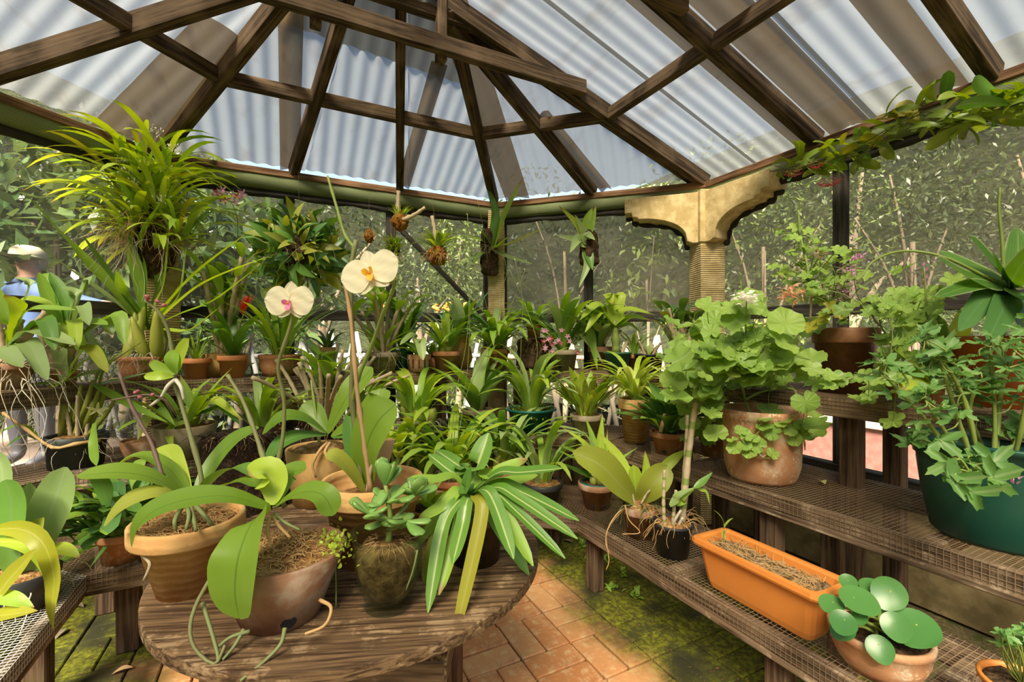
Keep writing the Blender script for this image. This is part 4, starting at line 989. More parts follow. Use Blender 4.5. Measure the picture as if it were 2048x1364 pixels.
# tuft of lime-green clubmoss beside the vase
t = thing('clubmoss', 'small tuft of lime-green clubmoss between brown pot and vase', 'plant', on_table(672, 1.02), 0, GT)
rr = random.Random(8); cm = leaf_me('lance', .010, .006, .4, 1.2, 'lf_lime', n=3)
hstem(t, [t.location, t.location + Vector((0, 0, .06)), W(668, 1085, .98)], .002, 'stem', 'stem', 6)
for i in range(150):
    p = W(rr.gauss(672, 14), rr.gauss(1092, 18), 1.0 + rr.uniform(-.06, .05)) - t.location; place('leaflet', cm, t, p, (rr.uniform(-1, 1), rr.uniform(-1, 1), rr.uniform(0, 6)), rr.uniform(.7, 1.4))
# shallow terracotta dish behind the striped plant
t, z = potted('dish_garden', 'small bright terracotta dish half hidden behind the ochre pot', on_table(858, 1.45), 'bowl', .07, .05, .07, 'terra_pl', 'soil', .9, group=GT)
tuft(t, z, 9, 'lance', .12, .03, .5, 1.5, 'lf_mid', seed=3)

# ---------------------------------------------------------------- plants on the top benches, left to right
def HL(t, base, lst, D0, kind='strap', up=None, fold=.3):
    """leaves drawn as (mid x, mid y, end x, end y, end depth, width px, material) from one base pixel"""
    for i, (mx, my, ex, ey, D, w, mt) in enumerate(lst):
        b = W(base[0] + (i % 3 - 1) * 5, base[1], D0)
        hleaf(t, [b, W(base[0] * .55 + mx * .45, base[1] * .5 + my * .5, D0 * .75 + D * .25), W(mx, my, (D0 + D) / 2), W(ex, ey, D)], w * D / FOC * 1.12, mt, up if up is not None else UPC, kind, 14, fold)

t, z, s = pp('cattleya_orchid', 'cattleya with broad drooping leaves and long hanging roots at far left', 'L3', 20, .10, 38, 50, 'rim', 'terra_brown', soil='bark')
canes(t, z, 6, 120 * s, 7 * s, 3, 'cane', .5, spread=.03)
HL(t, (20, 690), [(60, 620, 150, 620, 1.9, 26, 'lf_mid'), (70, 660, 150, 690, 1.8, 34, 'lf_grey'), (40, 620, 10, 590, 1.8, 28, 'lf_lime'), (60, 690, 95, 760, 1.75, 34, 'lf_grey'), (10, 700, 45, 735, 1.7, 36, 'lf_grey'),
                  (50, 600, 110, 612, 2.0, 24, 'lf_lime'), (20, 640, -20, 560, 1.9, 24, 'lf_mid'), (60, 570, 30, 555, 1.9, 18, 'lf_grey'), (90, 640, 110, 700, 1.8, 30, 'lf_dark')], 1.95, 'oval')
roots(t, 46, z + .01, 38 * s, .62, 'root', 5, 'root_mass', .0026, out=.45); roots(t, 30, z - .05, 46 * s, .5, 'root_w', 6, 'root_mass', .0024, out=.6)

t, z, s = pp('cattleya_orchid', 'cattleya with glossy oval leaves in small terracotta pot beside the bulb bowl', 'L3', 128, .08, 24, 28, 'rim', 'terra')
HL(t, (130, 695), [(100, 600, 78, 545, 2.0, 22, 'lf_mid'), (95, 640, 62, 660, 1.9, 24, 'lf_mid'), (150, 590, 122, 575, 2.0, 24, 'lf_grey'), (165, 610, 178, 650, 1.9, 24, 'lf_grey'), (150, 640, 155, 700, 1.85, 26, 'lf_lime'),
                   (175, 645, 215, 650, 1.9, 26, 'lf_mid'), (210, 640, 225, 670, 2.0, 26, 'lf_grey'), (235, 630, 250, 690, 1.95, 26, 'lf_mid'), (130, 600, 100, 545, 2.05, 24, 'lf_dark'), (175, 560, 172, 585, 2.05, 24, 'lf_grey'), (185, 700, 215, 745, 1.8, 24, 'lf_olive'),
                   (120, 650, 145, 690, 1.85, 28, 'lf_lime'), (95, 560, 85, 548, 2.1, 20, 'lf_mid')], 2.05, 'oval')
canes(t, z, 6, 110 * s, 5 * s, 9, 'cane', .35)
roots(t, 20, z, 30 * s, .2, 'root', 12, rad=.0022)

t, z, s = pp('cymbidium_orchid', 'tall orchid with plump green bulbs and long strap leaves in terracotta bowl', 'E3', 290, .12, 43, 46, 'bowl', 'terra_moss', soil='moss')
bulbs(t, z, 7, 108 * s, 13 * s, 4, .10)
HL(t, (295, 660), [(150, 500, 40, 375, 2.2, 26, 'lf_mid'), (140, 540, -10, 430, 2.1, 17, 'lf_grey'), (225, 560, 165, 470, 2.3, 22, 'lf_dark'), (265, 480, 268, 330, 2.4, 24, 'lf_mid'), (285, 480, 320, 405, 2.4, 20, 'lf_mid'),
                   (330, 560, 340, 440, 2.5, 14, 'lf_lime'), (360, 590, 375, 480, 2.5, 16, 'lf_mid'), (400, 540, 500, 462, 2.4, 20, 'lf_lime'), (420, 560, 560, 505, 2.3, 20, 'lf_lime'), (430, 600, 520, 530, 2.3, 14, 'lf_mid'),
                   (250, 600, 240, 545, 2.5, 14, 'lf_olive'), (380, 660, 445, 610, 2.4, 12, 'lf_lime'), (320, 560, 300, 500, 2.6, 16, 'lf_mid'), (245, 580, 232, 540, 2.3, 16, 'lf_mid'), (330, 620, 365, 560, 2.6, 15, 'lf_lime')], 2.62)
roots(t, 60, z + .03, 48 * s, .14, 'root_w', 8, rad=.0018); roots(t, 50, z, 46 * s, .22, 'moss', 9, 'moss_strands', .002, az=(-1.2, .6))

t, z, s = pp('spiky_plant', 'thin-leaved seedling in small orange plastic pot at the ochre column', 'E3', 392, .06, 25, 40, 'rim', 'terra_pl', soil='soil')
tuft(t, z, 12, 'grass', 85 * s, 6 * s, .45, 1.2, ['lf_grey', 'lf_mid'], seed=4)

t, z, s = pp('cane_orchid', 'leafy cane orchid in round tan pot behind the red bromeliad', 'E3', 447, .20, 42, 45, 'round', 'yellow_pot')
canes(t, z, 9, 190 * s, 5.5 * s, 11, 'cane', .28, leafkind='lance', leafL=85 * s, leafW=20 * s, leafmat='lf_mid', nl=4, spread=.05)
t, z, s = pp('bromeliad', 'bromeliad with red feather bract in orange plastic pot', 'E3', 466, .06, 28, 44, 'rim', 'terra_pl', soil='soil')
tuft(t, z - .01, 17, 'strap', 125 * s, 19 * s, .35, 1.55, ['lf_brom', 'lf_brom', 'lf_dark'], seed=6, spread=.3, across=2)
D = s * FOC
hstem(t, [t.location + Vector((0, 0, z)), W(480, 650, D - .05), W(488, 628, D - .06)], .004, 'stem', 'flower_stem', 8)
b = empty('bract_spike'); b.parent = t; b.location = W(485, 630, D - .06) - t.location
bm = leaf_me('lance', .10, .030, .25, .5, 'petal_red', n=6)
for k in range(22):
    f = k / 22; place('bract', bm, b, Vector((0, 0, f * .085)) + CAMR * f * .03, (0, .1 + .25 * (1 - f) * (k % 2 * 2 - 1) * .6, (0 if k % 2 else PI) - YAW + (k % 5 - 2) * .2), .75 - .35 * f)
b2 = leaf_me('lance', .13, .026, .5, .6, 'petal_dred', n=6); place('bract', b2, b, (0, 0, .02), (0, .15, -YAW), 1)

t, z, s = pp('strap_orchid', 'grassy strap-leaved orchid in mossy terracotta bowl', 'E3', 560, .08, 39, 42, 'bowl', 'terra_moss')
tuft(t, z, 34, 'strap', 150 * s, 11 * s, .30, 1.05, ['lf_mid', 'lf_mid', 'lf_lime'], r=.05, seed=7, spread=.3, sc=(.6, 1.1))
t, z, s = pp('dark_bromeliad', 'small dark-leaved plant in tall narrow ochre pot', 'E3', 655, .16, 17, 52, 'plain', 'ochre_pot', rbf=.9)
tuft(t, z, 12, 'strap', 60 * s, 10 * s, .4, 1.7, ['lf_dark', 'lf_deep'], seed=8)
tuft(t, z, 6, 'lance', 20 * s, 6 * s, .2, .9, 'petal_or', seed=9, name='bract')
t, z, s = pp('cane_orchid', 'cane orchid with tangled pale roots in grey pot on top bench', 'E3', 765, .08, 33, 40, 'rim', 'grey_pot')
canes(t, z, 10, 125 * s, 4 * s, 14, 'cane', .55, leafkind='oval', leafL=48 * s, leafW=22 * s, leafmat='lf_mid', nl=3)
tuft(t, z, 10, 'lance', 90 * s, 15 * s, .5, 1.7, ['lf_mid', 'lf_lime'], seed=10); roots(t, 70, z + .02, 40 * s, .15, 'root', 15, rad=.0017)
t, z, s = pp('strap_orchid', 'upright leafy orchid in dark teal plastic pot', 'E3', 806, .14, 22, 42, 'lip', 'teal_pl')
tuft(t, z, 14, 'lance', 110 * s, 20 * s, .2, .9, ['lf_mid', 'lf_dark'], seed=11)
t, z, s = pp('slotted_pot_orchid', 'orchid with one hanging leaf in slotted terracotta pot', 'E3', 838, .05, 24, 34, 'plain', 'terra_white', rbf=.9)
tuft(t, z, 8, 'lance', 70 * s, 22 * s, .5, 2.2, ['lf_grey', 'lf_mid'], seed=12)
for k in range(5):
    a = math.atan2(-t.location.y, -t.location.x) + (k - 2) * .5; ibox('slot', t, (24 * s * .99 * math.cos(a), 24 * s * .99 * math.sin(a), 16 * s), (.004, .006, 17 * s), M['hole'], 0).rotation_euler = (0, 0, a)
HL(t, (838, 690), [(840, 680, 846, 720, 2.9, 22, 'lf_grey'), (825, 670, 800, 690, 2.95, 18, 'lf_grey')], 3.05, 'oval')
t, z, s = pp('slotted_pot', 'small slotted terracotta pot between two other clay pots', 'E3', 866, .12, 15, 26, 'plain', 'terra', rbf=.95)
tuft(t, z, 5, 'lance', 50 * s, 12 * s, .4, 1.4, 'lf_mid', seed=13)
t, z, s = pp('strap_orchid', 'orchid in mossy terracotta pot left of the slim column', 'E3', 893, .07, 30, 38, 'rim', 'terra_moss')
tuft(t, z, 22, 'strap', 105 * s, 13 * s, .35, 1.5, ['lf_mid', 'lf_lime', 'lf_dark'], r=.04, seed=14, sc=(.6, 1.1)); bulbs(t, z, 5, 30 * s, 8 * s, 15, .05)
t, z, s = pp('broad_orchid', 'broad-leaved plant in tall tan urn by the slim column', 'E3', 922, .24, 21, 68, 'urn', 'ochre_pot')
tuft(t, z, 9, 'lance', 90 * s, 24 * s, .4, 1.3, ['lf_mid', 'lf_dark'], seed=16)
HL(t, (925, 665), [(905, 600, 885, 590, 3.2, 26, 'lf_grey'), (950, 620, 985, 575, 3.2, 12, 'lf_deep')], 3.3)
t, z, s = pp('root_bound_orchid', 'leafy orchid trailing many tan roots in terracotta pot by the slim column', 'E3', 992, .05, 28, 40, 'rim', 'terra')
tuft(t, z + .02, 46, 'strap', 115 * s, 16 * s, .35, 2.1, ['lf_mid', 'lf_mid', 'lf_grey', 'lf_dark'], r=.06, seed=17, sc=(.5, 1.1)); roots(t, 60, z + .03, 34 * s, .17, 'root_o', 18, rad=.0018)
D = s * FOC
for i, (x1, y1, x2, y2) in enumerate(((960, 560, 932, 470), (1010, 560, 1042, 450), (1020, 600, 1010, 520))): spike(t, PL([(990, 680, D), (x1 * .5 + 495, (680 + y1) / 2, D), (x1, y1, D), (x2, y2, D)]), .002, 'stem', 7, 'petal_yg', i)

st = thing('fern_stump', 'dark fibrous tree-fern stump on the top bench', 'stump', on_shelf('C3', 1068, .10)[0]); D = on_shelf('C3', 1068, .10)[1]; s = D / FOC
def lump(root, name, rx, ry, h, mat, seed, rough=.12, n=26, m=14, taper=.9, ball=False):
    vs = []; fs = []; rr = random.Random(seed)
    for j in range(m + 1):
        for k in range(n):
            a = 2 * PI * k / n; f = j / m; q = (1 - (1 - taper) * f) * (1 + rough * (mnoise.noise(Vector((math.cos(a) * 2.2 + seed, math.sin(a) * 2.2, f * 4))) + rr.uniform(-.35, .35)))
            if ball: q *= max(.12, math.sin(PI * (.04 + .92 * f)) ** .6)
            elif j in (0, m): q *= .7
            vs.append((rx * q * math.cos(a), ry * q * math.sin(a), h * f + (rr.uniform(-.01, .01) if 0 < j else 0)))
    vs.append((0, 0, h * 1.02)); e = len(vs) - 1
    for j in range(m): fs += [(j * n + k, j * n + (k + 1) % n, j * n + n + (k + 1) % n, j * n + n + k) for k in range(n)]
    fs += [(m * n + k, m * n + (k + 1) % n, e) for k in range(n)] + [tuple(range(n))[::-1]]
    return place(name, mesh(vs, fs, M[mat]), root)
lump(st, 'stump_body', 37 * s, 30 * s, 62 * s, 'cork', 3); roots(st, 90, 55 * s, 36 * s, .14, 'root_o', 19, 'fibre', .0013)
t, z = potted('strap_orchid', 'spreading orchid in little terracotta pot standing on the fern stump', st.location + Vector((0, 0, 63.5 * s)), 'rim', 16 * s, 12 * s, 24 * s, 'terra')
tuft(t, z, 20, 'strap', 78 * s, 10 * s, .6, 1.8, ['lf_mid', 'lf_grey'], seed=20, r=.02)
t, z, s = pp('pink_orchid', 'broad-leaved orchid with dangling pink flowers in grey-brown holed pot', 'C3', 1127, .07, 30, 40, 'rim', 'grey_pot', holes=2)
tuft(t, z, 16, 'strap', 135 * s, 24 * s, .35, 1.5, ['lf_mid', 'lf_grey', 'lf_dark'], seed=21, r=.03, across=4)
D = s * FOC
HL(t, (1150, 690), [(1165, 670, 1205, 725, D - .1, 22, 'lf_grey'), (1175, 650, 1195, 740, D - .12, 20, 'lf_mid')], D)
sp = spike(t, PL([(1135, 690, D), (1125, 670, D - .08), (1100, 668, D - .14), (1085, 690, D - .16)]), .0018)
rr = random.Random(22)
for i in range(17):
    small_flower(t, W(rr.choice([rr.gauss(1095, 12), rr.gauss(1122, 14)]), rr.gauss(686, 12), D - .13 + rr.uniform(-.03, .03)), .022, 'petal_pink' if i % 3 else 'petal_dred', i, 5, lip='petal_pink')
t, z, s = pp('broad_orchid', 'leafy orchid with a yellow flower in terracotta pot behind the sage pot', 'C3', 1200, .18, 24, 46, 'rim', 'terra_brown')
tuft(t, z, 26, 'lance', 105 * s, 20 * s, .3, 1.5, ['lf_mid', 'lf_dark', 'lf_grey'], seed=23, r=.04)
f = empty('flower'); f.parent = t; f.location = W(1198, 664, s * FOC - .12) - t.location; f.rotation_euler = (0, .3, 1.2)
for k in range(4): place('petal', leaf_me('oval', 28 * s, 22 * s, .2 + .1 * k, 1.1, 'petal_yg', n=6, across=4), f, (0, 0, 0), (0, 0, k * .8), 1)
t, z, s = pp('thick_stem_plant', 'thick-stemmed plant with arching pleated leaves in sage green pot', 'C3', 1235, .04, 26, 38, 'lip', 'sage_pl', soil='soil', rbf=.82)
D = s * FOC
hstem(t, PL([(1232, 705, D), (1231, 670, D), (1229, 640, D)]), 8 * s, 'stem', 'stem', 8, 3, 8)
HL(t, (1230, 655), [(1215, 590, 1225, 610, D - .05, 26, 'lf_lime'), (1195, 610, 1160, 640, D - .1, 22, 'lf_lime'), (1200, 625, 1170, 665, D - .1, 20, 'lf_lime'), (1255, 620, 1310, 630, D - .1, 22, 'lf_lime'), (1265, 635, 1300, 640, D - .08, 20, 'lf_mid'), (1190, 640, 1175, 660, D - .02, 20, 'lf_mid'), (1240, 590, 1228, 600, D + .05, 20, 'lf_lime'), (1260, 650, 1285, 670, D, 16, 'lf_mid')], D)
canes(t, z, 2, 52 * s, 4 * s, 24, 'cane', .8, az=(-.2, .5))
t, z, s = pp('bare_orchid', 'nearly leafless orchid in black plastic pot with drain holes', 'C3', 1298, .04, 28, 36, 'lip', 'black_pl', holes=2, rbf=.8)
tuft(t, z, 7, 'lance', 28 * s, 7 * s, .3, 1.0, ['lf_olive', 'lf_grey'], seed=25); canes(t, z, 5, 32 * s, 3 * s, 26, 'cane', .6)
t, z, s = pp('strap_orchid', 'small plant in terracotta pot squeezed behind the black pot', 'C3', 1268, .14, 17, 32, 'rim', 'terra')
tuft(t, z, 9, 'strap', 65 * s, 9 * s, .4, 1.4, 'lf_mid', seed=27)
t, z, s = pp('cane_orchid', 'cane orchid with leathery tip leaves in terracotta pot by the bracketed column', 'C3', 1362, .05, 26, 42, 'rim', 'terra_brown')
canes(t, z, 16, 95 * s, 4 * s, 28, 'cane', .5, leafkind='oval', leafL=48 * s, leafW=19 * s, leafmat='lf_dark', nl=2, spread=.05)
canes(t, z, 5, 75 * s, 3.5 * s, 29, 'stem', .8, leafkind='oval', leafL=45 * s, leafW=18 * s, leafmat='lf_olive', nl=1)

# right wall, top bench
loc, D = on_shelf('R3', 1690, .20); s = D / FOC
t, z = potted('pink_geranium', 'tall geranium with salmon and lilac flowers in large brown pot', loc, 'rim', 57 * s, 46 * s, 128 * s, 'brown_glaze', 'soil', .93)
rr = random.Random(31)
stems = [W(1690, 640, D), W(1650, 600, D), W(1620, 560, D - .05), W(1640, 540, D), W(1670, 545, D), W(1600, 470, D), W(1596, 420, D), W(1660, 610, D - .1), W(1700, 600, D)]
for a, b in ((0, 1), (1, 2), (1, 3), (0, 4), (2, 5), (5, 6), (0, 7), (0, 8)): hstem(t, [stems[a], (stems[a] + stems[b]) / 2 + Vector((0, 0, .01)), stems[b]], .006, 'stem', 'stem', 6, 3)
pts = [W(rr.gauss(1650, 45), rr.gauss(560, 40), D + rr.uniform(-.2, .12)) for _ in range(95)] + [W(rr.gauss(1598, 22), rr.uniform(450, 540), D + rr.uniform(-.1, .1)) for _ in range(22)]
canopy(t, 'ivy', ['lf_ger', 'lf_ivy'], pts, (.018, .034), stems, 32, .4)
for (x, y, n, mt, sp_, sz) in ((1585, 590, 34, 'petal_sal', 15, .028), (1640, 508, 12, 'petal_sal', 8, .022), (1718, 515, 16, 'petal_lil', 6, .013), (1700, 545, 26, 'petal_lil', 10, .013), (1690, 580, 34, 'petal_lil', 14, .013)):
    fl = empty('flower_head'); fl.parent = t; c0 = W(x, y, D - .18); fl.location = c0 - t.location
    hstem(t, [stems[3], (stems[3] + c0) / 2 + Vector((0, 0, .02)), c0], .002, 'stem', 'flower_stem', 6)
    me = leaf_me('lance' if mt == 'petal_sal' else 'oval', sz, sz * (.28 if mt == 'petal_sal' else .6), .3, 1.5, mt, n=4)
    for k in range(n * 2): place('petal', me, fl, W(rr.gauss(x, sp_), rr.gauss(y, sp_ * .8), D - .18 + rr.uniform(-.03, .03)) - c0, (rr.uniform(-.8, .8), rr.uniform(0, 1.6), rr.uniform(0, 6.3)), rr.uniform(.8, 1.3))
for x, y in ((1645, 640), (1680, 628), (1620, 655), (1660, 615)): canopy(t, 'ivy', 'lf_yel', [W(x, y, D - .14)], (.028, .034), None, x, .6)

loc, D = on_shelf('R3', 1800, .22); s = D / FOC
t, z = potted('ivy_geranium', 'sprawling ivy-leaved geranium spilling over the top bench', loc, 'rim', 40 * s, 30 * s, 60 * s, 'terra', 'soil', .93)
rr = random.Random(33); stems = [W(1800, 700, D), W(1760, 650, D), W(1740, 620, D - .1), W(1830, 640, D - .1), W(1870, 600, D), W(1780, 720, D - .3), W(1720, 750, D - .35), W(1640, 765, D - .3), W(1850, 700, D - .2)]
for a, b in ((0, 1), (1, 2), (0, 3), (3, 4), (0, 5), (5, 6), (6, 7), (0, 8)): hstem(t, [stems[a], (stems[a] + stems[b]) / 2 + Vector((0, 0, -.01)), stems[b]], .0045, 'stem', 'stem', 8, 3)
pts = [W(rr.gauss(1800, 60), rr.gauss(625, 34), D + rr.uniform(-.3, .1)) for _ in range(70)] + [W(rr.uniform(1610, 1760), rr.gauss(755, 16), D - rr.uniform(.25, .4)) for _ in range(18)] + [W(rr.gauss(1780, 50), rr.gauss(720, 40), D - rr.uniform(.1, .35)) for _ in range(50)]
pts = [p for p in pts if not (depth(p) < 9 and 1625 < 1024 + FOC * (p.x * CY - p.y * SY) / depth(p) < 1752 and 630 < HY - FOC * (p.z - CAMZ) / depth(p) < 748)]
canopy(t, 'ivy', ['lf_ger', 'lf_ivy'], pts, (.022, .045), stems, 34, .5)

loc, D = on_shelf('R3', 1995, .24); s = D / FOC
t, z = potted('broad_leaf_lily', 'large rosette of broad glossy leaves in deep orange plastic pot', loc, 'lip', 76 * s, 56 * s, 138 * s, 'orange2_pl', 'soil', .93)
hstem(t, PL([(1995, 690, D), (2015, 620, D), (2022, 575, D)]), .014, 'stem', 'stem', 8, 3, 8)
HL(t, (2022, 575), [(1985, 530, 1938, 472, D - .05, 66, 'lf_drac'), (1945, 560, 1875, 516, D - .2, 64, 'lf_drac'), (1950, 540, 1878, 502, D + .1, 40, 'lf_drac'), (2035, 520, 2036, 456, D + .15, 48, 'lf_drac'), (2000, 545, 1985, 505, D - .1, 44, 'lf_drac'),
                    (2030, 550, 2070, 490, D - .25, 50, 'lf_drac'), (1950, 570, 1870, 594, D - .25, 34, 'lf_drac'), (1975, 590, 1918, 662, D - .2, 44, 'lf_deep'), (2010, 610, 1975, 682, D - .3, 50, 'lf_deep'), (2045, 600, 2110, 610, D - .35, 60, 'lf_deep'), (2050, 640, 2080, 700, D - .3, 56, 'lf_deep'), (2060, 560, 2150, 540, D - .1, 60, 'lf_drac')], D, 'oval', UPC + TOCAM * .6, .18)
hstem(t, PL([(2008, 560, D), (2004, 480, D), (1998, 420, D), (2000, 375, D)]), .006, 'stem', 'flower_stem', 12)
hstem(t, PL([(1985, 560, D - .05), (1890, 515, D - .05), (1810, 502, D), (1750, 520, D), (1715, 565, D)]), .0055, 'stem', 'runner', 18)
loc, D = on_shelf('R3', 1855, .12); s = D / FOC
t, z = potted('broad_leaf_lily', 'young broad-leaved rosette with pale edges beside the deep orange pot', loc, 'rim', 30 * s, 24 * s, 40 * s, 'terra', 'soil', .93)
HL(t, (1855, 760), [(1845, 700, 1842, 652, D - .1, 40, 'lf_drac'), (1870, 690, 1876, 630, D, 44, 'lf_drac'), (1900, 700, 1935, 610, D + .1, 40, 'lf_lime'), (1830, 730, 1790, 700, D - .15, 44, 'lf_lime'), (1895, 725, 1940, 680, D, 40, 'lf_drac'), (1830, 755, 1800, 780, D - .15, 40, 'lf_lime')], D, 'oval', UPC + TOCAM)
hstem(t, PL([(1850, 740, D), (1853, 640, D - .1), (1851, 580, D - .1), (1848, 535, D - .1)]), .004, 'stem', 'flower_spike', 12)
for k in range(9): place('bud', leaf_me('lance', .02, .008, .3, .8, 'petal_lil', n=4), t, W(1850 + (k % 3 - 1) * 3, 532 + k * 5, D - .1) - t.location, (0, 0, k * 2), 1)
t, z, s = pp('small_clay_pot', 'small terracotta pot hidden among the geranium stems', 'R3', 1505, .10, 22, 40, 'rim', 'terra')
tuft(t, z, 8, 'lance', 50 * s, 14 * s, .5, 1.4, 'lf_mid', seed=35)
canes(t, z, 4, 95 * s, 5 * s, 36, 'cane_b', .3)

# ---------------------------------------------------------------- plants on the middle benches
t, z, s = pp('bulb_orchid', 'orchid with tall slender bulbs in charcoal plastic pot', 'L2', 153, .11, 50, 62, 'rim', 'grey_pl', soil='bark', rbf=.84)
D = s * FOC
for i, (x, y, w) in enumerate(((125, 760, 13), (148, 800, 11), (162, 770, 12), (185, 760, 11), (200, 775, 12), (215, 770, 10), (235, 790, 9), (135, 800, 10))):
    b0 = W(120 + i * 9, 872, D + .02 * (i % 3)); b1 = W(x, y, D + .03 * (i % 2))
    place('pseudobulb', MB().tube([p - t.location for p in curve_pts([b0, (b0 + b1) / 2 + CAMR * .012, b1], 10)], [w * s * .5 * f for f in (.5, .7, .9, 1, 1, 1, .95, .85, .7, .55, .4)], 8).me(M['bulb'], True), t)
HL(t, (130, 765), [(175, 720, 235, 710, D - .1, 14, 'lf_mid'), (60, 790, -15, 800, D - .2, 16, 'lf_lime'), (50, 770, -10, 765, D - .15, 12, 'lf_mid'), (200, 740, 298, 675, D - .15, 22, 'lf_grey'), (120, 700, 95, 650, D, 20, 'lf_grey'), (165, 700, 160, 655, D, 18, 'lf_mid')], D)
HL(t, (195, 770), [(205, 720, 165, 650, D, 18, 'lf_grey'), (240, 760, 300, 745, D - .1, 14, 'lf_grey'), (225, 720, 250, 700, D, 16, 'lf_mid'), (260, 810, 335, 845, D - .2, 16, 'lf_mid')], D)
hleaf(t, PL([(190, 845, D - .1), (188, 880, D - .16), (190, 910, D - .17), (193, 932, D - .17)]), 19 * s, 'lf_mid', TOCAM, 'strap')
HL(t, (80, 880), [(40, 850, -10, 870, D - .2, 12, 'lf_mid'), (50, 870, 10, 895, D - .2, 10, 'lf_dark')], D)
for pts in ([(200, 880, D - .05), (150, 888, D - .12), (105, 895, D - .12), (55, 860, D - .15), (5, 825, D - .15)],): hstem(t, PL(pts), .008, 'root_o', 'rhizome', 12, 3)
canes(t, z, 3, 90 * s, 4 * s, 41, 'cane', .3); roots(t, 40, z, 52 * s, .2, 'root', 42, rad=.002)
small_flower(t, W(194, 820, D - .15), .04, 'petal_yg', 3, 5, wf=.3)
t, z, s = pp('squat_clay_pot', 'squat terracotta pot with a spotted leaf behind the taupe pot', 'E2', 285, .10, 37, 42, 'plain', 'terra_brown', soil='bark')
HL(t, (290, 850), [(300, 830, 275, 880, s * FOC - .15, 22, 'lf_olive'), (320, 820, 350, 850, s * FOC - .1, 14, 'lf_mid')], s * FOC)
t, z, s = pp('fan_orchid', 'fan-leaved orchid in tapered taupe cement pot', 'E2', 370, .10, 56, 64, 'plain', 'taupe_pot', rbf=.72)
D = s * FOC
tuft(t, z, 12, 'strap', 125 * s, 17 * s, .5, 1.6, ['lf_lime', 'lf_mid'], r=.06, seed=43); bulbs(t, z, 4, 40 * s, 8 * s, 44, .06, lean=.6)
HL(t, (395, 830), [(420, 790, 450, 765, D, 16, 'lf_mid'), (430, 800, 485, 840, D - .15, 18, 'lf_lime'), (380, 800, 360, 750, D, 17, 'lf_mid'), (450, 815, 480, 850, D - .1, 20, 'lf_dark'), (425, 780, 465, 735, D, 14, 'lf_mid'), (340, 860, 345, 900, D - .2, 16, 'lf_lime'), (400, 780, 425, 755, D, 16, 'lf_mid')], D)
t, z, s = pp('strap_orchid', 'strap-leaved orchid in bright orange plastic pot with a white sticker', 'E2', 525, .10, 40, 42, 'rim', 'orange2_pl', rbf=.8)
tuft(t, z, 22, 'strap', 118 * s, 20 * s, .25, 1.6, ['lf_mid', 'lf_lime', 'lf_grey'], r=.06, seed=45, sc=(.6, 1.15))
ca = math.atan2(-t.location.y, -t.location.x) + .35; ibox('sticker', t, (36 * s * math.cos(ca), 36 * s * math.sin(ca), 14 * s), (.004, 18 * s, 14 * s), M['root_w'], 0).rotation_euler = (0, .12, ca)
# dried cane orchid on a piece of driftwood
loc, D = on_shelf('E2', 650, .16); s = D / FOC
t = thing('driftwood_orchid', 'old cane orchid on driftwood with a mass of dry canes and roots', 'plant', loc, 0, 'potted plants on the benches')
hstem(t, PL([(555, 800, D - .1), (590, 830, D - .08), (640, 855, D - .05), (690, 850, D)]), 17 * s, 'cork', 'driftwood', 14, 3, 9)
hstem(t, PL([(650, 860, D), (655, 880, D + .02), (655, 893, D + .02)]), 10 * s, 'cork', 'driftwood', 6, 2, 8)
canes(t, 50 * s, 24, 150 * s, 4.2 * s, 46, 'cane', 1.05, spread=.12); canes(t, 55 * s, 8, 120 * s, 4.5 * s, 47, 'stem', .45, leafkind='lance', leafL=70 * s, leafW=22 * s, leafmat='lf_mid', nl=3)
roots(t, 120, 50 * s, .10, .20, 'root', 48, rad=.0018, out=1.0); roots(t, 60, 40 * s, .12, .16, 'root_o', 49, rad=.0018)
t, z, s = pp('pink_pot_orchid', 'broad-leaved orchid in dull pink pot behind the bamboo stakes', 'E2', 722, .12, 32, 48, 'plain', 'terra_white')
tuft(t, z, 12, 'lance', 105 * s, 24 * s, .35, 1.3, ['lf_mid', 'lf_dark'], seed=50, r=.03)
t, z, s = pp('bulb_orchid', 'orchid with bare brown bulbs over pale roots on the middle bench', 'E2', 832, .06, 40, 34, 'bowl', 'grey_pot', soil='cork')
bulbs(t, z, 7, 34 * s, 13 * s, 51, .08, 'bulb', .7)
tuft(t, z + .03, 24, 'strap', 128 * s, 20 * s, .35, 2.0, ['lf_mid', 'lf_lime', 'lf_lime'], r=.08, seed=52, sc=(.6, 1.1)); roots(t, 80, z, 50 * s, .15, 'root_w', 53, rad=.0016)
loc, D = on_shelf('E2', 900, .10)
tag(place('seed_tray', MB().lathe([(.06, 0), (.075, .05), (.079, .05), (.079, .055), (.072, .055), (.062, .008), (0, .006)], 4).me(M['black_pl']), None, loc, (0, 0, PI / 4 + .1), (1.3, .8, 1)), 'empty black plastic tray on the middle bench', 'tray')
t, z, s = pp('broad_orchid', 'dark broad-leaved orchid in dull clay pot right of the black tray', 'E2', 955, .09, 31, 40, 'rim', 'taupe_pot')
tuft(t, z, 18, 'lance', 135 * s, 30 * s, .25, 1.3, ['lf_grey', 'lf_dark', 'lf_mid'], seed=54, r=.04, across=4); roots(t, 30, z, 30 * s, .1, 'root', 55, rad=.0015)
t, z, s = pp('strap_orchid', 'strap-leaved orchid over yellow-green moss in teal plastic bowl', 'C2', 1062, .12, 48, 48, 'lip', 'teal_pl', soil='moss', rbf=.66)
tuft(t, z, 26, 'strap', 140 * s, 19 * s, .25, 1.7, ['lf_mid', 'lf_grey', 'lf_lime'], r=.06, seed=56, sc=(.6, 1.15))
rr = random.Random(57); ml = leaf_me('oval', .014, .010, .3, 1.2, 'lf_lime', n=3)
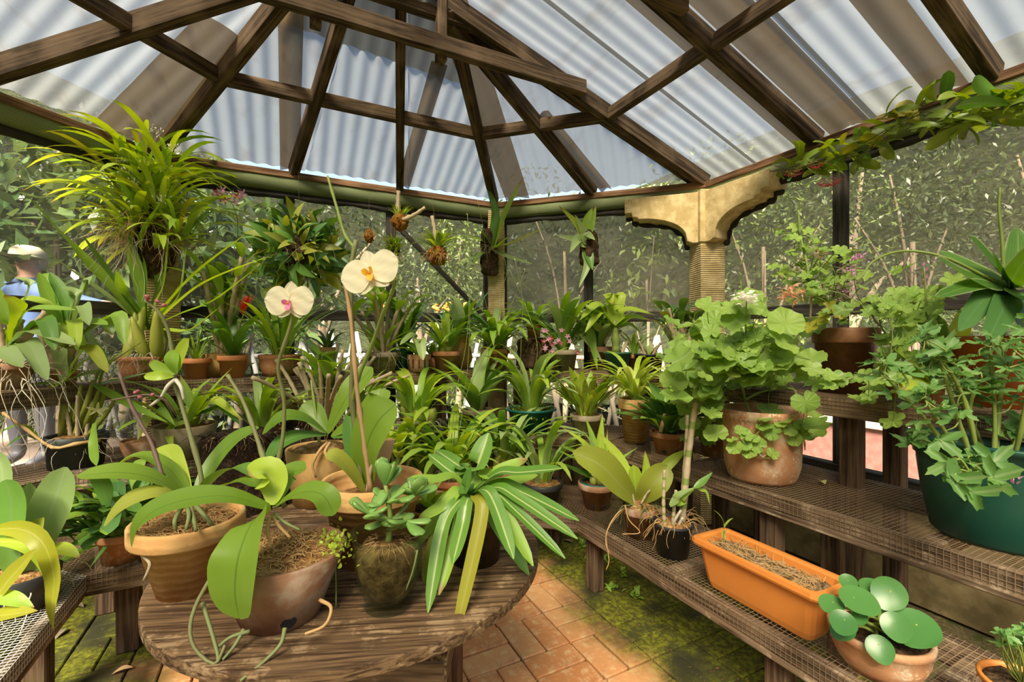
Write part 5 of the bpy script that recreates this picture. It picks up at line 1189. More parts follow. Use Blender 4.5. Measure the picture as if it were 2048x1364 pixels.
for i in range(120): a = rr.uniform(0, 6.3); r_ = 50 * s * math.sqrt(rr.uniform(.3, 1.15)); place('leaflet', ml, t, (r_ * math.cos(a), r_ * math.sin(a), z + rr.uniform(0, .03) - (.04 if r_ > 50 * s else 0)), (rr.uniform(-.5, .5), rr.uniform(-.5, .5), a), rr.uniform(.7, 1.5))
D = s * FOC
for i, pts in enumerate(([(1040, 790, D), (1042, 690, D - .05), (1045, 600, D - .08), (1030, 520, D - .1)], [(1050, 790, D), (1075, 700, D - .1), (1050, 610, D), (1020, 540, D)], [(1090, 760, D), (1092, 730, D - .1), (1098, 705, D - .12)])): spike(t, PL(pts), .0022, 'stem', 8, 'petal_yg', 60 + i)
t, z, s = pp('paddle_orchid', 'dense tuft of paddle leaves in grey stone pot with two holes', 'C2', 1172, .07, 32, 46, 'rim', 'grey_pot', holes=2, rbf=.75)
tuft(t, z, 80, 'spoon', 92 * s, 14 * s, .40, .95, ['lf_olive', 'lf_mid', 'lf_lime', 'lf_olive'], r=.05, seed=61, spread=.4, sc=(.6, 1.1), nv=5)
hstem(t, PL([(1170, 815, s * FOC), (1167, 750, s * FOC - .02), (1163, 712, s * FOC - .02)]), .003, 'stake', 'stake', 6)
t, z, s = pp('spider_plant', 'pale yellow-green spider plant in tall ochre pot', 'C2', 1270, .04, 33, 86, 'rim', 'ochre_pot', soil='soil', rbf=.66, lvl=.94)
tuft(t, z, 46, 'strap', 118 * s, 13 * s, .35, 2.0, ['lf_pale', 'lf_pale', 'lf_lime'], r=.03, seed=62, sc=(.55, 1.15), spread=.4)
t, z, s = pp('oval_leaf_orchid', 'clump of dark oval leaves with a wooden tag in low terracotta pot', 'R2', 1337, .13, 36, 44, 'rim', 'terra', holes=2, rbf=.68)
tuft(t, z, 78, 'spoon', 96 * s, 28 * s, .45, 1.45, ['lf_dark', 'lf_deep', 'lf_mid'], r=.05, seed=63, spread=.5, sc=(.55, 1.1), nv=5)
place('plant_tag', MB().box((0, 0, .04), (.018, .003, .10)).me(M['stake']), t, W(1322, 860, s * FOC - .08) - t.location, (.1, .2, -YAW))

loc, D = on_shelf('R2', 1523, .16); s = D / FOC
t, z = potted('white_geranium', 'big leafy geranium with a white flower head in large limescaled terracotta pot', loc, 'dome', 73 * s, 62 * s, 140 * s, 'terra_white', 'soil', .80)
rr = random.Random(65)
stems = [W(1500, 860, D), W(1490, 800, D), W(1470, 740, D - .05), W(1450, 720, D), W(1540, 780, D), W(1570, 700, D), W(1620, 640, D), W(1430, 680, D), W(1400, 720, D), W(1380, 780, D), W(1490, 690, D - .1), W(1590, 780, D - .05), W(1600, 870, D - .12), W(1610, 900, D - .14), W(1525, 915, D - .16), W(1485, 895, D - .16), W(1430, 650, D + .1), W(1620, 560, D)]
for a, b in ((0, 1), (1, 2), (2, 3), (1, 4), (4, 5), (5, 6), (3, 7), (7, 8), (8, 9), (2, 10), (4, 11), (11, 12), (12, 13), (12, 14), (14, 15), (7, 16), (6, 17)): hstem(t, [stems[a], (stems[a] + stems[b]) / 2 + Vector((.01, 0, .01)), stems[b]], .006 if b < 12 else .0045, 'stem' if b < 12 else 'cane', 'stem', 8, 3)
pts = []
while len(pts) < 165:
    x, y = rr.gauss(1480, 75), rr.gauss(745, 70)
    if 590 < y < 875 and 1335 < x < 1650 and not (y > 775 and 1440 < x < 1605 and rr.random() < .93) and not (y < 640 and x < 1400): pts.append(W(x, y, D + rr.uniform(-.28, .18)))
canopy(t, 'ger', ['lf_ger', 'lf_ger', 'lf_ivy'], pts, (.030, .070), stems, 66, .5)
pts = [W(x, y, D - .17) for x, y in ((1465, 880), (1490, 870), (1470, 895), (1500, 905), (1545, 908), (1480, 862), (1510, 878), (1530, 855), (1560, 845), (1580, 860), (1590, 880), (1545, 865), (1570, 840), (1600, 850), (1530, 840), (1605, 872), (1490, 890), (1515, 890))]
canopy(t, 'ger', 'lf_ger', pts, (.022, .036), [stems[13], stems[14], stems[15], stems[12]], 67, .6)
fl = empty('flower_head'); fl.parent = t; c0 = W(1493, 598, D - .32); fl.location = c0 - t.location
hstem(t, [stems[10], W(1492, 640, D - .26), c0], .0032, 'stem', 'flower_stem', 8)
me = leaf_me('oval', .024, .022, .5, 1.5, 'petal_wh', n=5, across=4)
for k in range(60): place('petal', me, fl, W(rr.gauss(1493, 9), rr.gauss(598, 6), D - .32 + rr.uniform(-.025, .025)) - c0, (rr.uniform(-.5, .5), rr.uniform(0, 1.2), rr.uniform(0, 6.3)), rr.uniform(.8, 1.2))
hstem(t, PL([(1484, 640, D), (1483, 590, D), (1482, 562, D)]), .003, 'stem', 'flower_stem', 6); 
for k in range(12): place('bud', leaf_me('lance', .014, .005, .4, 1.0, 'lf_lime', n=3), t, W(1482, 560, D) - t.location, (0, 0, k), 1)
loc, D = on_shelf('R2', 1425, .30); s = D / FOC
t, z = potted('ivy', 'ivy trailing over the middle bench left of the big geranium pot', loc, 'rim', 26 * s, 20 * s, 40 * s, 'terra_brown', 'soil', .93)
rr = random.Random(68); stems = [W(1425, 850, D), W(1410, 800, D - .05), W(1390, 760, D - .05), W(1440, 800, D - .08), W(1430, 870, D - .12), W(1405, 720, D)]
pts = [W(rr.gauss(1415, 26), rr.uniform(720, 890), D - rr.uniform(0, .16)) for _ in range(62)]
canopy(t, 'ivy', 'lf_ivy', pts, (.020, .036), stems, 69, .65)
loc, D = on_shelf('R2', 1985, .21); s = D / FOC
t, z = potted('celery_plant', 'leafy celery growing in a wide dark green oval tub', loc, 'tub', 128 * s, 96 * s, 200 * s, 'green_pl', 'soil', .84, sx=1.0, sy=.78, rz=PI / 2, cat='plant')
rr = random.Random(70)
cel = [(1955, 985, 1900, 880, 1850, 800), (1965, 985, 1920, 850, 1880, 720), (1975, 985, 1940, 830, 1960, 760), (1990, 985, 2000, 800, 2030, 700), (1985, 985, 1960, 880, 1900, 760), (1960, 990, 1860, 850, 1760, 740), (1940, 990, 1930, 960, 1945, 935), (2000, 985, 2040, 860, 2070, 780), (1995, 990, 2020, 900, 2045, 860), (1950, 985, 1870, 900, 1840, 880), (2010, 985, 2050, 820, 2060, 660), (1970, 985, 1925, 790, 1850, 680), (1980, 985, 1990, 860, 1980, 690)]
for i, (x0, y0, x1, y1, x2, y2) in enumerate(cel):
    Dd = D - .10 + .04 * (i % 5) - (.12 if i == 6 else 0); P_ = PL([(x0, y0, D - .05), (x1, y1, Dd - .03), (x2, y2, Dd - .05)]); hstem(t, P_, .0065, 'stem', 'stalk', 10, 4)
    C_ = curve_pts(P_, 10); pts = []
    for k in (7, 9, 10):
        c = C_[k]; w_ = .022 + .05 * (1 - (k - 6) / 4)
        pts += [c + CAMR * w_ + Vector((0, 0, rr.uniform(-.01, .03))), c - CAMR * w_ + Vector((0, 0, rr.uniform(-.01, .03)))]
    pts += [C_[10] + Vector((0, 0, .03)), C_[9] + TOCAM * .04, C_[8] + TOCAM * .05]
    canopy(t, 'cel', 'lf_cel', pts, (.026, .048), [C_[6], C_[8], C_[10]], 71 + i, .35, rad=.0022)
hstem(t, PL([(1950, 990, D - .15), (1938, 960, D - .22), (1940, 945, D - .25)]), .005, 'stem', 'stalk', 8)
canopy(t, 'cel', 'lf_cel', PL([(1900, 925, D - .25), (1985, 925, D - .26), (1905, 960, D - .27), (1985, 955, D - .28), (1945, 985, D - .3), (1880, 880, D - .2)]), (.05, .06), [W(1940, 945, D - .25)], 90, .75, rad=.003)
sprig = leaf_me('lance', .02, .008, .3, .9, 'petal_lil', n=3)
for i in range(60): place('flower_bud', sprig, t, W(rr.choice((1925, 2020)) + rr.gauss(0, 14), rr.gauss(955, 8), D - .16 + rr.uniform(-.03, .03)) - t.location, (rr.uniform(-.4, .4), rr.uniform(-.4, .4), rr.uniform(0, 6)), rr.uniform(.5, 1))

# ---------------------------------------------------------------- plants on the lowest benches
loc, D = on_shelf('C1', 1193, .17); s = D / FOC
t, z = potted('bulb_orchid', 'orchid in brown clay pot on the lowest bench with a teal inner pot', loc, 'rim', 37 * s, 24 * s, 50 * s, 'terra_brown', 'soil', .93, holes=2)
place('inner_pot', MB().lathe([(26 * s, 20 * s), (31 * s, 50 * s), (30 * s, 51 * s), (25 * s, 22 * s)], 24).me(M['teal_pl'], True), t)
bulbs(t, z, 5, 42 * s, 10 * s, 91, .035, 'bulb', .35)
HL(t, (1192, 960), [(1150, 905, 1112, 890, D - .05, 16, 'lf_mid'), (1170, 890, 1125, 855, D, 18, 'lf_lime'), (1185, 880, 1172, 838, D + .05, 16, 'lf_mid'), (1200, 890, 1205, 830, D + .05, 20, 'lf_lime'), (1160, 925, 1115, 900, D - .1, 16, 'lf_mid'), (1190, 900, 1165, 860, D - .05, 14, 'lf_grey'), (1225, 930, 1275, 895, D, 12, 'lf_mid'), (1235, 925, 1300, 960, D - .1, 14, 'lf_grey'), (1230, 945, 1260, 940, D - .1, 24, 'lf_lime'), (1210, 920, 1215, 860, D + .05, 12, 'lf_mid'), (1150, 940, 1120, 925, D, 14, 'lf_dark')], D, 'lance')
loc, D = on_shelf('R1', 1282, .14); s = D / FOC
t, z = potted('cattleya_orchid', 'cattleya with four stiff broad leaves in grey-brown clay pot with dangling roots', loc, 'rim', 39 * s, 27 * s, 60 * s, 'terra_brown', 'bark', .93, holes=2, dome=.35)
for pts, w, kd in (([(1272, 1005, D), (1240, 970, D - .08), (1200, 930, D - .12), (1146, 904, D - .13)], 60, 'oval'), ([(1268, 1000, D), (1252, 960, D), (1235, 915, D + .03), (1200, 868, D + .05)], 30, 'lance'), ([(1272, 1000, D), (1270, 965, D - .02), (1266, 930, D - .03)], 30, 'oval'), ([(1280, 1002, D), (1305, 970, D - .06), (1337, 932, D - .05)], 54, 'oval'), ([(1283, 1000, D + .02), (1292, 950, D + .06), (1290, 902, D + .08)], 20, 'lance'), ([(1300, 965, D + .05), (1340, 925, D + .05), (1370, 900, D + .08)], 22, 'lance')):
    hleaf(t, PL(pts), w * s, 'lf_olive' if w > 40 else 'lf_lime', TOCAM + Vector((0, 0, .6)), kd, 14, .35)
for pts in ([(1270, 1010, D - .02), (1262, 975, D - .02), (1255, 945, D - .02)], [(1282, 1008, D - .04), (1292, 990, D - .05), (1300, 980, D - .06)]): hstem(t, PL(pts), .005, 'cane', 'pseudobulb', 8, 3)
roots(t, 50, z + .02, 38 * s, .16, 'root_g', 92, rad=.0026)
for pts in ([(1250, 1015, D - .05), (1232, 1030, D - .1), (1215, 1060, D - .14), (1212, 1090, D - .15), (1222, 1110, D - .15)], [(1248, 1018, D - .05), (1228, 1040, D - .1), (1212, 1070, D - .14), (1218, 1120, D - .15), (1212, 1140, D - .15)], [(1250, 1010, D - .08), (1258, 1040, D - .09), (1280, 1065, D - .1), (1245, 1068, D - .1)], [(1300, 1020, D - .08), (1308, 1045, D - .09), (1290, 1075, D - .1)]): hstem(t, PL(pts), .0032, 'root_o', 'aerial_root', 12)
loc, D = on_shelf('R1', 1345, .13); s = D / FOC
t, z = potted('cane_orchid', 'cane orchid with bamboo-like banded canes in black plastic pot', loc, 'lip', 38 * s, 30 * s, 64 * s, 'black_pl', 'bark', .94, dome=.25)
def banded(pts, r, name='cane'):
    P_ = [p - t.location for p in curve_pts(pts, 30)]; rs = [r * (1.15 if k % 4 == 0 else 1) * (1 - .3 * k / 30) for k in range(31)]
    place(name, MB().tube(P_, rs, 7).me(M['cane'], True), t)
    for k in range(2, 30, 4): place('node_band', MB().tube(P_[k:k + 2], [rs[k] * 1.06] * 2, 7, False).me(M['stem'], True), t)
banded(PL([(1362, 1062, D), (1368, 1000, D - .02), (1378, 900, D), (1392, 800, D + .03), (1398, 735, D + .05)]), 7 * s); banded(PL([(1362, 1060, D), (1366, 990, D), (1372, 900, D + .02), (1375, 830, D + .04)]), 5 * s)
banded(PL([(1330, 1062, D - .03), (1327, 1010, D - .04), (1329, 940, D - .04)]), 4 * s); banded(PL([(1345, 1062, D - .03), (1348, 1020, D - .04), (1352, 980, D - .04)]), 4 * s)
for pts in ([(1342, 1060, D - .02), (1350, 1040, D - .05), (1362, 1020, D - .06)], [(1350, 1062, D - .02), (1360, 1045, D - .04), (1365, 1035, D - .05)]): hstem(t, PL(pts), .008, 'root_w', 'pseudobulb', 6)
HL(t, (1358, 1010), [(1365, 995, 1392, 975, D - .08, 20, 'lf_mid')], D - .06, 'lance'); HL(t, (1345, 1012), [(1360, 990, 1390, 975, D - .1, 18, 'lf_grey')], D - .06, 'lance'); HL(t, (1394, 976), [(1410, 960, 1425, 945, D - .1, 14, 'lf_dark'), (1412, 985, 1420, 1010, D - .1, 10, 'lf_mid')], D - .1, 'lance')
roots(t, 60, z + .02, 40 * s, .13, 'root_o', 93, rad=.0016)
# orange window-box planter
def planter():
    a, b = on_z(1366, 1078, .37 + .17), on_z(1642, 1195, .37 + .17)
    loc = Vector((max(1.50, (a.x + b.x) / 2 + .09), (a.y + b.y) / 2, .372)); ky = (a - b).length / .505
    L = .50; t = thing('window_box', 'long orange plastic window box with straw mulch and one seedling', 'planter', loc, 0)
    prof = [(.40, .055, 0), (.415, .060, .02), (.455, .078, .135), (.455, .078, .14), (.462, .085, .145), (.50, .096, .15), (.505, .099, .158), (.50, .096, .172), (.47, .080, .174), (.455, .074, .165), (.43, .066, .10), (.42, .06, .095)]
    def ring(hl, hw, z): r = .022; return [(sx * (hw - r) + r * math.cos(q), sy * (hl * ky * .5 - r) * 1.0 + r * math.sin(q), z) for sx, sy, q0 in ((1, 1, 0), (-1, 1, PI / 2), (-1, -1, PI), (1, -1, 1.5 * PI)) for q in (q0, q0 + PI / 4, q0 + PI / 2)]
    vs = []; fs = []; n = 12
    for hl, hw, z in prof: vs += ring(hl, hw, z)
    for i in range(len(prof) - 1): fs += [(i * n + k, i * n + (k + 1) % n, i * n + n + (k + 1) % n, i * n + n + k) for k in range(n)]
    fs.append(tuple(range(n))[::-1])
    place('box_body', mesh(vs, fs, M['orange_pl'], False), t)
    vs = []; fs = []; r5 = random.Random(5); nx, ny = 8, 30
    for i in range(nx + 1):
        for j in range(ny + 1): vs.append(((i / nx - .5) * .145, (j / ny - .5) * .435 * ky, .142 + .012 * mnoise.noise(Vector((i * .9, j * .6, 2))) + r5.uniform(-.003, .003)))
    for i in range(nx):
        for j in range(ny): q = i * (ny + 1) + j; fs.append((q, q + ny + 1, q + ny + 2, q + 1))
    place('mulch_bed', mesh(vs, fs, M['straw']), t)
    m = MB()
    for i in range(220):
        p = Vector((r5.uniform(-.062, .062), r5.uniform(-.2, .2) * ky, .148 + r5.uniform(0, .012))); a_ = r5.uniform(0, PI); l_ = r5.uniform(.015, .05)
        m.tube([p, p + Vector((math.cos(a_) * l_, math.sin(a_) * l_, r5.uniform(-.004, .012)))], .0011, 4)
    tag(place('straw', m.me(M['root_o']), t), kind='stuff')
    p = loc + Vector((0, .17 * ky, .145)); hstem(t, [p, p + Vector((0, 0, .05)), p + Vector((0, 0, .085))], .0022, 'stem', 'stem', 6)
    for k, (L_q, a_) in enumerate(((.06, 2.4), (.055, -.6), (.03, -1.5), (.035, 1.0))): place('leaf', leaf_me('lance', L_q, L_q * .32, .4, 1.1, 'lf_mid', n=6), t, p + Vector((0, 0, .085 - .02 * k)) - loc, (0, 0, a_))
    return t
planter()
loc, D = on_shelf('R1', 1758, .13); s = D / FOC
t, z = potted('round_leaf_plant', 'glossy round-leaved plant in chipped whitened clay pot at lower right', loc, 'bowl', 86 * s, 60 * s, 76 * s, 'terra_white', 'soil', .86)
rr = random.Random(95)
for (x, y, R_, tl, D_) in ((1707, 1195, 32, .55, -.1), (1782, 1180, 30, .8, -.02), (1835, 1250, 40, .5, -.08), (1688, 1240, 24, .6, -.15), (1695, 1160, 16, .6, 0), (1740, 1170, 22, .4, .03), (1790, 1245, 26, .7, -.1), (1690, 1255, 22, .7, -.12), (1760, 1220, 20, .4, .02), (1665, 1205, 22, .5, -.08), (1757, 1290, 24, .8, -.1), (1720, 1232, 14, .6, -.12), (1800, 1262, 16, .5, -.1)):
    p = W(x, y, D + D_); base = loc + Vector((rr.uniform(-.04, .04), rr.uniform(-.04, .04), z)); hstem(t, [base, (base + p) / 2 + Vector((0, 0, .015)), p], .004, 'stem', 'stem', 8, 3)
    nv = (Vector((0, 0, 1)) * (1 - tl) + (ORG - p).normalized() * tl + Vector((rr.uniform(-.2, .2), rr.uniform(-.2, .2), 0))).normalized()
    o = place('leaf', blade('pep', .05, 'lf_pep', x % 3, .12), t); sc_ = R_ * (D + D_) / FOC / .05
    o.matrix_local = Matrix.Translation(p - loc) @ nv.to_track_quat('Z', 'Y').to_matrix().to_4x4() @ Matrix.Rotation(rr.uniform(-2.2, -.6), 4, 'Z') @ Matrix.Diagonal((sc_, sc_, sc_, 1))
loc, D = on_shelf('R1', 2045, .14); s = D / FOC
t, z = potted('fern_pot', 'orange plastic pot with a small fern cut by the right picture edge', loc, 'lip', 62 * s, 44 * s, 120 * s, 'orange_pl', 'soil', .93)
rr = random.Random(96); canopy(t, 'cel', 'lf_cel', [W(rr.uniform(1985, 2070), rr.gauss(1275, 14), D - rr.uniform(0, .1)) for _ in range(24)], (.015, .024), [loc + Vector((0, 0, z))], 97, .5)

# back lowest bench, behind the table
loc, D = on_shelf('E1', 490, .22); s = D / FOC
t = thing('fern_fibre_log', 'black tree-fern fibre log standing behind the table', 'fibre log', loc)
lump(t, 'log_body', 80 * s, 56 * s, 196 * s, 'fibre', 11, .16, 32, 18, .85, ball=False)
roots(t, 200, 190 * s, 66 * s, .14, 'fibre', 98, 'fibre', .002, out=1.0); roots(t, 50, 192 * s, 60 * s, .12, 'root_o', 99, 'fibre', .0012, out=1.0)
loc, D = on_shelf('E1', 798, .14); s = D / FOC
t, z = potted('lime_leaf_plant', 'lime-leaved plant in rounded grey clay pot behind the ochre pot', loc, 'bowl', 40 * s, 28 * s, 62 * s, 'grey_pot', 'bark', .93)
canes(t, z, 7, 110 * s, 4 * s, 101, 'stem', .45, leafkind='oval', leafL=55 * s, leafW=26 * s, leafmat='lf_lime', nl=5, spread=.04)
rr = random.Random(102)
for i, (x, bk, lab, n, L, w, mts, zz) in enumerate(((905, .10, 'bulky strap-leaved orchid with pale bulbs behind the striped plant', 30, 150, 20, ['lf_mid', 'lf_lime', 'lf_mid'], 52), (1010, .10, 'large dark-green strap-leaved orchid in the back right of the lowest bench', 26, 155, 20, ['lf_mid', 'lf_dark', 'lf_grey'], 52), (850, .22, 'broad dark-leaved orchid low behind the wide ochre pot', 16, 115, 28, ['lf_dark', 'lf_mid'], 45), (1085, .12, 'young strap-leaved orchid hanging over the lowest bench corner', 18, 150, 16, ['lf_mid', 'lf_grey'], 45), (960, .28, 'upright light-green orchid in the middle of the back lowest bench', 18, 140, 20, ['lf_lime', 'lf_mid'], 50))):
    sh = 'C1' if x > 1060 else 'E1'; loc, D = on_shelf(sh, x, bk); s = D / FOC
    t, z = potted('strap_orchid', lab, loc, 'rim', 40 * s, 30 * s, zz * s, ('terra_pl', 'terra_brown', 'dark_pot', 'black_pl', 'terra')[i], 'bark', .92)
    tuft(t, z, n, 'strap', L * s, w * s, .28, 1.75, mts, r=.06, seed=103 + i, sc=(.6, 1.15), spread=.25)
    if i in (0, 1, 4): bulbs(t, z, 6, 48 * s, 15 * s, 110 + i, .07, 'bulb', .35)
    if i == 0: roots(t, 40, z + .05, 30 * s, .1, 'root_w', 112, rad=.0014); [spike(t, PL(p_), .0022, 'stem', 7, 'petal_yg', 7) for p_ in ([(905, 930, D), (912, 840, D), (935, 740, D - .05), (940, 560, D - .05), (935, 430, D - .05)], [(910, 930, D), (930, 800, D), (965, 720, D), (1010, 640, D), (1050, 540, D)], [(900, 930, D), (910, 800, D), (932, 690, D), (938, 600, D), (935, 520, D)])]
# back left, lowest bench
loc, D = on_shelf('E1', 245, .10); s = D / FOC
t, z = potted('oval_leaf_orchid', 'bushy clump of small dark oval leaves in terracotta pot behind the ringed pot', loc, 'rim', 42 * s, 32 * s, 58 * s, 'terra', 'moss', .93)
tuft(t, z, 130, 'blunt', 66 * s, 25 * s, .7, 1.7, ['lf_dark', 'lf_deep', 'lf_dark', 'lf_mid'], r=.17, seed=120, spread=.9, sc=(.6, 1.1), nv=6, droop=.5, zr=.16)
HL(t, (240, 1060), [(215, 1090, 180, 1135, D - .15, 12, 'lf_dark'), (170, 1080, 100, 1115, D - .2, 26, 'lf_dark'), (165, 1060, 110, 1075, D - .15, 26, 'lf_dark')], D, 'lance')
loc = on_z(40, 1215, .372); D = depth(loc); s = D / FOC
t, z = potted('cattleya_orchid', 'cattleya with large upright leaves in dark pot at the lower left edge', loc, 'plain', 62 * s, 48 * s, 70 * s, 'black_pl', 'bark', .95)
for pts, w, mt, up in (
    ([(50, 1160, D), (80, 1080, D + .02), (110, 1000, D + .05), (132, 934, D + .06)], 74, 'lf_grey', TOCAM + CAMR * .3), ([(25, 1160, D), (20, 1080, D - .05), (22, 1000, D - .05), (10, 960, D - .05)], 84, 'lf_dark', TOCAM), ([(5, 1150, D + .05), (2, 1050, D + .06), (5, 940, D + .08), (-15, 915, D + .1)], 60, 'lf_grey', TOCAM),
    ([(55, 1150, D + .1), (62, 1060, D + .12), (60, 965, D + .14)], 60, 'lf_grey', TOCAM), ([(-20, 1060, D - .1), (40, 1058, D - .15), (85, 1085, D - .18), (108, 1150, D - .18), (104, 1215, D - .18), (107, 1258, D - .17)], 34, 'lf_yel', TOCAM + Vector((0, 0, .5))),
    ([(-20, 1085, D - .1), (40, 1085, D - .15), (80, 1110, D - .15), (100, 1170, D - .15)], 30, 'lf_lime', UPC), ([(-30, 1230, D - .2), (10, 1170, D - .22), (45, 1130, D - .23), (72, 1098, D - .23)], 34, 'lf_yel', TOCAM + Vector((0, 0, .5))),
    ([(-30, 1195, D - .2), (20, 1198, D - .25), (68, 1215, D - .25)], 26, 'lf_mid', UPC), ([(-30, 1235, D - .22), (10, 1230, D - .27), (75, 1222, D - .28)], 30, 'lf_yel', UPC), ([(75, 1120, D + .02), (105, 1100, D), (135, 1102, D - .02), (160, 1115, D - .03)], 30, 'lf_lime', UPC), ([(60, 1110, D), (72, 1060, D - .03), (88, 1035, D - .03)], 36, 'lf_olive', TOCAM)):
    hleaf(t, PL(pts), w * s, mt, up, 'lance' if w < 50 else 'oval', 16, .25)
roots(t, 30, z, 60 * s, .2, 'root_w', 121, rad=.003)

# ---------------------------------------------------------------- hanging and mounted plants
GH = 'hanging and mounted orchids'
def on_x(x, y, X): r = ray(x, y); return ORG + r * (X / r.x)
def hook(t, top, r=.0012): hstem(t, [t.location + Vector((0, 0, .0)), (t.location + top) / 2, top], r, 'twig', 'hanging_wire', 4, 0, 4)
# large epiphyte tied to the back-left column
D = 2.62; t = thing('column_epiphyte', 'huge yellow-green epiphyte with white flower clusters tied to the column', 'plant', W(305, 480, D), 0, GH)
lump(t, 'root_ball', .12, .10, .42, 'cork', 21, .25, 24, 14, .8, ball=True).location = (0, 0, -.22)
rr = random.Random(130)
for i, (x, y, n, L) in enumerate(((285, 335, 20, 115), (335, 350, 18, 120), (255, 390, 20, 135), (320, 420, 22, 130), (290, 450, 22, 130), (355, 470, 20, 135), (260, 480, 18, 120), (310, 500, 16, 120), (300, 380, 22, 130))):
    c = W(x, y, D - .05 + .03 * (i % 3)) - t.location
    tuft(t, c.z, n, 'strap', L * D / FOC, 15 * D / FOC, .70, 1.95, ['lf_lime', 'lf_lime', 'lf_lime', 'lf_yel', 'lf_mid'], r=.07, c=(c.x, c.y), seed=131 + i, spread=.6, sc=(.5, 1.15))
for i, (x, y) in enumerate(((308, 262), (345, 300), (237, 320), (270, 365), (322, 400), (250, 345))):
    c = W(x, y, D - .15); fl = empty('flower_cluster'); fl.parent = t; fl.location = c - t.location
    hstem(t, [W(300, 380, D), (W(300, 380, D) + c) / 2 + Vector((0, 0, .02)), c], .002, 'stem', 'flower_stem', 6)
    me = leaf_me('lance', .018, .005, .6, 1.3, 'petal_wh', n=3)
    for k in range(28): place('petal', me, fl, (rr.gauss(0, .018), rr.gauss(0, .018), rr.gauss(0, .014)), (rr.uniform(-.6, .6), rr.uniform(-.6, .6), rr.uniform(0, 6.3)), rr.uniform(.7, 1.2))
roots(t, 190, .08, .13, .36, 'root_o', 140, rad=.0016, out=.4); roots(t, 60, -.02, .17, .40, 'root_w', 141, rad=.0018, out=.3)
# hanging ball of small lance leaves
D = 2.55; t = thing('hanging_orchid_ball', 'round hanging ball of small dark pointed leaves in front of the back screen', 'plant', W(600, 505, D), 0, GH)
R_ = 62 * D / FOC; lump(t, 'root_ball', R_ * .55, R_ * .55, R_ * 1.1, 'cork', 31, .2, ball=True).location = (0, 0, -R_ * .55)
vm = [leaf_me('lance', 60 * D / FOC, 16 * D / FOC, .15 + .12 * q, .9 + .25 * q, m_) for q in range(4) for m_ in ('lf_deep', 'lf_dark', 'lf_olive')]
for i in range(250):
    ph = math.acos(1 - 2 * (i + .5) / 250); a = i * 2.39996; d = Vector((math.sin(ph) * math.cos(a), math.sin(ph) * math.sin(a), math.cos(ph)))
    q = (d + Vector((0, 0, .25))).to_track_quat('Z', 'Y').to_matrix().to_4x4() @ Matrix.Rotation(rr.uniform(0, 6.3), 4, 'Z')
    o = place('leaf', vm[rr.randrange(12)], t); sc = rr.uniform(.7, 1.15); o.matrix_local = Matrix.Translation(d * R_ * rr.uniform(.5, .95)) @ q @ Matrix.Diagonal((sc, sc, sc, 1))
hook(t, W(597, 340, D + .3)); roots(t, 40, 0, R_, .3, 'root', 142, rad=.0012, out=.2)
def mount(name, label, x, y, D, parts): 
    t = thing(name, label, 'plant', W(x, y, D), 0, GH); return t, D / FOC
t, s = mount('moss_mount', 'orange moss clump with a green tuft on crossed sticks hanging at the back', 800, 440, 2.7, 0)
lump(t, 'moss_ball', 17 * s, 15 * s, 38 * s, 'omoss', 41, .3, ball=True).location = (0, 0, -22 * s)
hstem(t, PL([(797, 432, 2.7), (796, 410, 2.7), (797, 382, 2.7)]), 5 * s, 'cane', 'stick', 8, 2); hstem(t, PL([(805, 440, 2.68), (828, 430, 2.66), (850, 415, 2.64)]), 4 * s, 'cane', 'stick', 8, 2)
tuft(t, 8 * s, 34, 'grass', 24 * s, 4 * s, .5, 1.3, ['lf_mid', 'lf_lime'], r=.03, seed=143); hook(t, W(797, 375, 2.8))
t, s = mount('spiky_mount', 'dark spiky grass-leaved ball hanging left of the moss mount', 788, 497, 2.75, 0)
lump(t, 'root_ball', 12 * s, 12 * s, 32 * s, 'cork', 42, .3, ball=True).location = (0, 0, -16 * s)
for k in range(5): tuft(t, (k - 2) * 7 * s, 26, 'grass', 26 * s, 4 * s, 1.0, 1.5, ['lf_olive', 'lf_dark', 'lf_mid'], r=.03, seed=144 + k)
hook(t, W(789, 380, 2.85)); roots(t, 25, -10 * s, 10 * s, .12, 'root', 150)
t, s = mount('stick_mount', 'stick mount with orange roots and thin leaves hanging by the back screen', 875, 500, 2.8, 0)
lump(t, 'moss_ball', 20 * s, 16 * s, 40 * s, 'omoss', 43, .3, ball=True).location = (0, 0, -30 * s)
hstem(t, PL([(873, 500, 2.8), (870, 465, 2.8), (864, 432, 2.8)]), 4.5 * s, 'cane', 'stick', 8, 2); roots(t, 60, -10 * s, 20 * s, .09, 'root_o', 151, rad=.0015)
tuft(t, 5 * s, 36, 'lance', 46 * s, 7 * s, .7, 1.9, ['lf_mid', 'lf_lime', 'lf_dark'], r=.03, seed=152); hook(t, W(864, 390, 2.9))
t, s = mount('dry_moss_bundle', 'small dry brown moss bundle behind the big cream flower', 738, 472, 2.7, 0)
lump(t, 'moss_ball', 9 * s, 8 * s, 28 * s, 'omoss', 44, .35, ball=True).location = (0, 0, -14 * s); roots(t, 50, 5 * s, 9 * s, .05, 'root_o', 153, rad=.0012); hook(t, W(738, 385, 2.8))
t, s = mount('air_plant', 'small spidery air plant hanging low beside the big cream flower', 778, 568, 2.7, 0)
tuft(t, 0, 44, 'grass', 34 * s, 3 * s, .6, 2.2, ['lf_olive', 'lf_mid', 'lf_yel'], r=.02, seed=154); hook(t, W(785, 540, 2.72))
pc = P2 + Vector((-.11, -.13, 0)); Dp = depth(pc)
t = thing('cork_mount', 'orchid on a dark cork slab fixed to the slim column', 'plant', Vector((pc.x, pc.y, CAMZ + (HY - 505) / FOC * Dp)), 0, GH); s = Dp / FOC
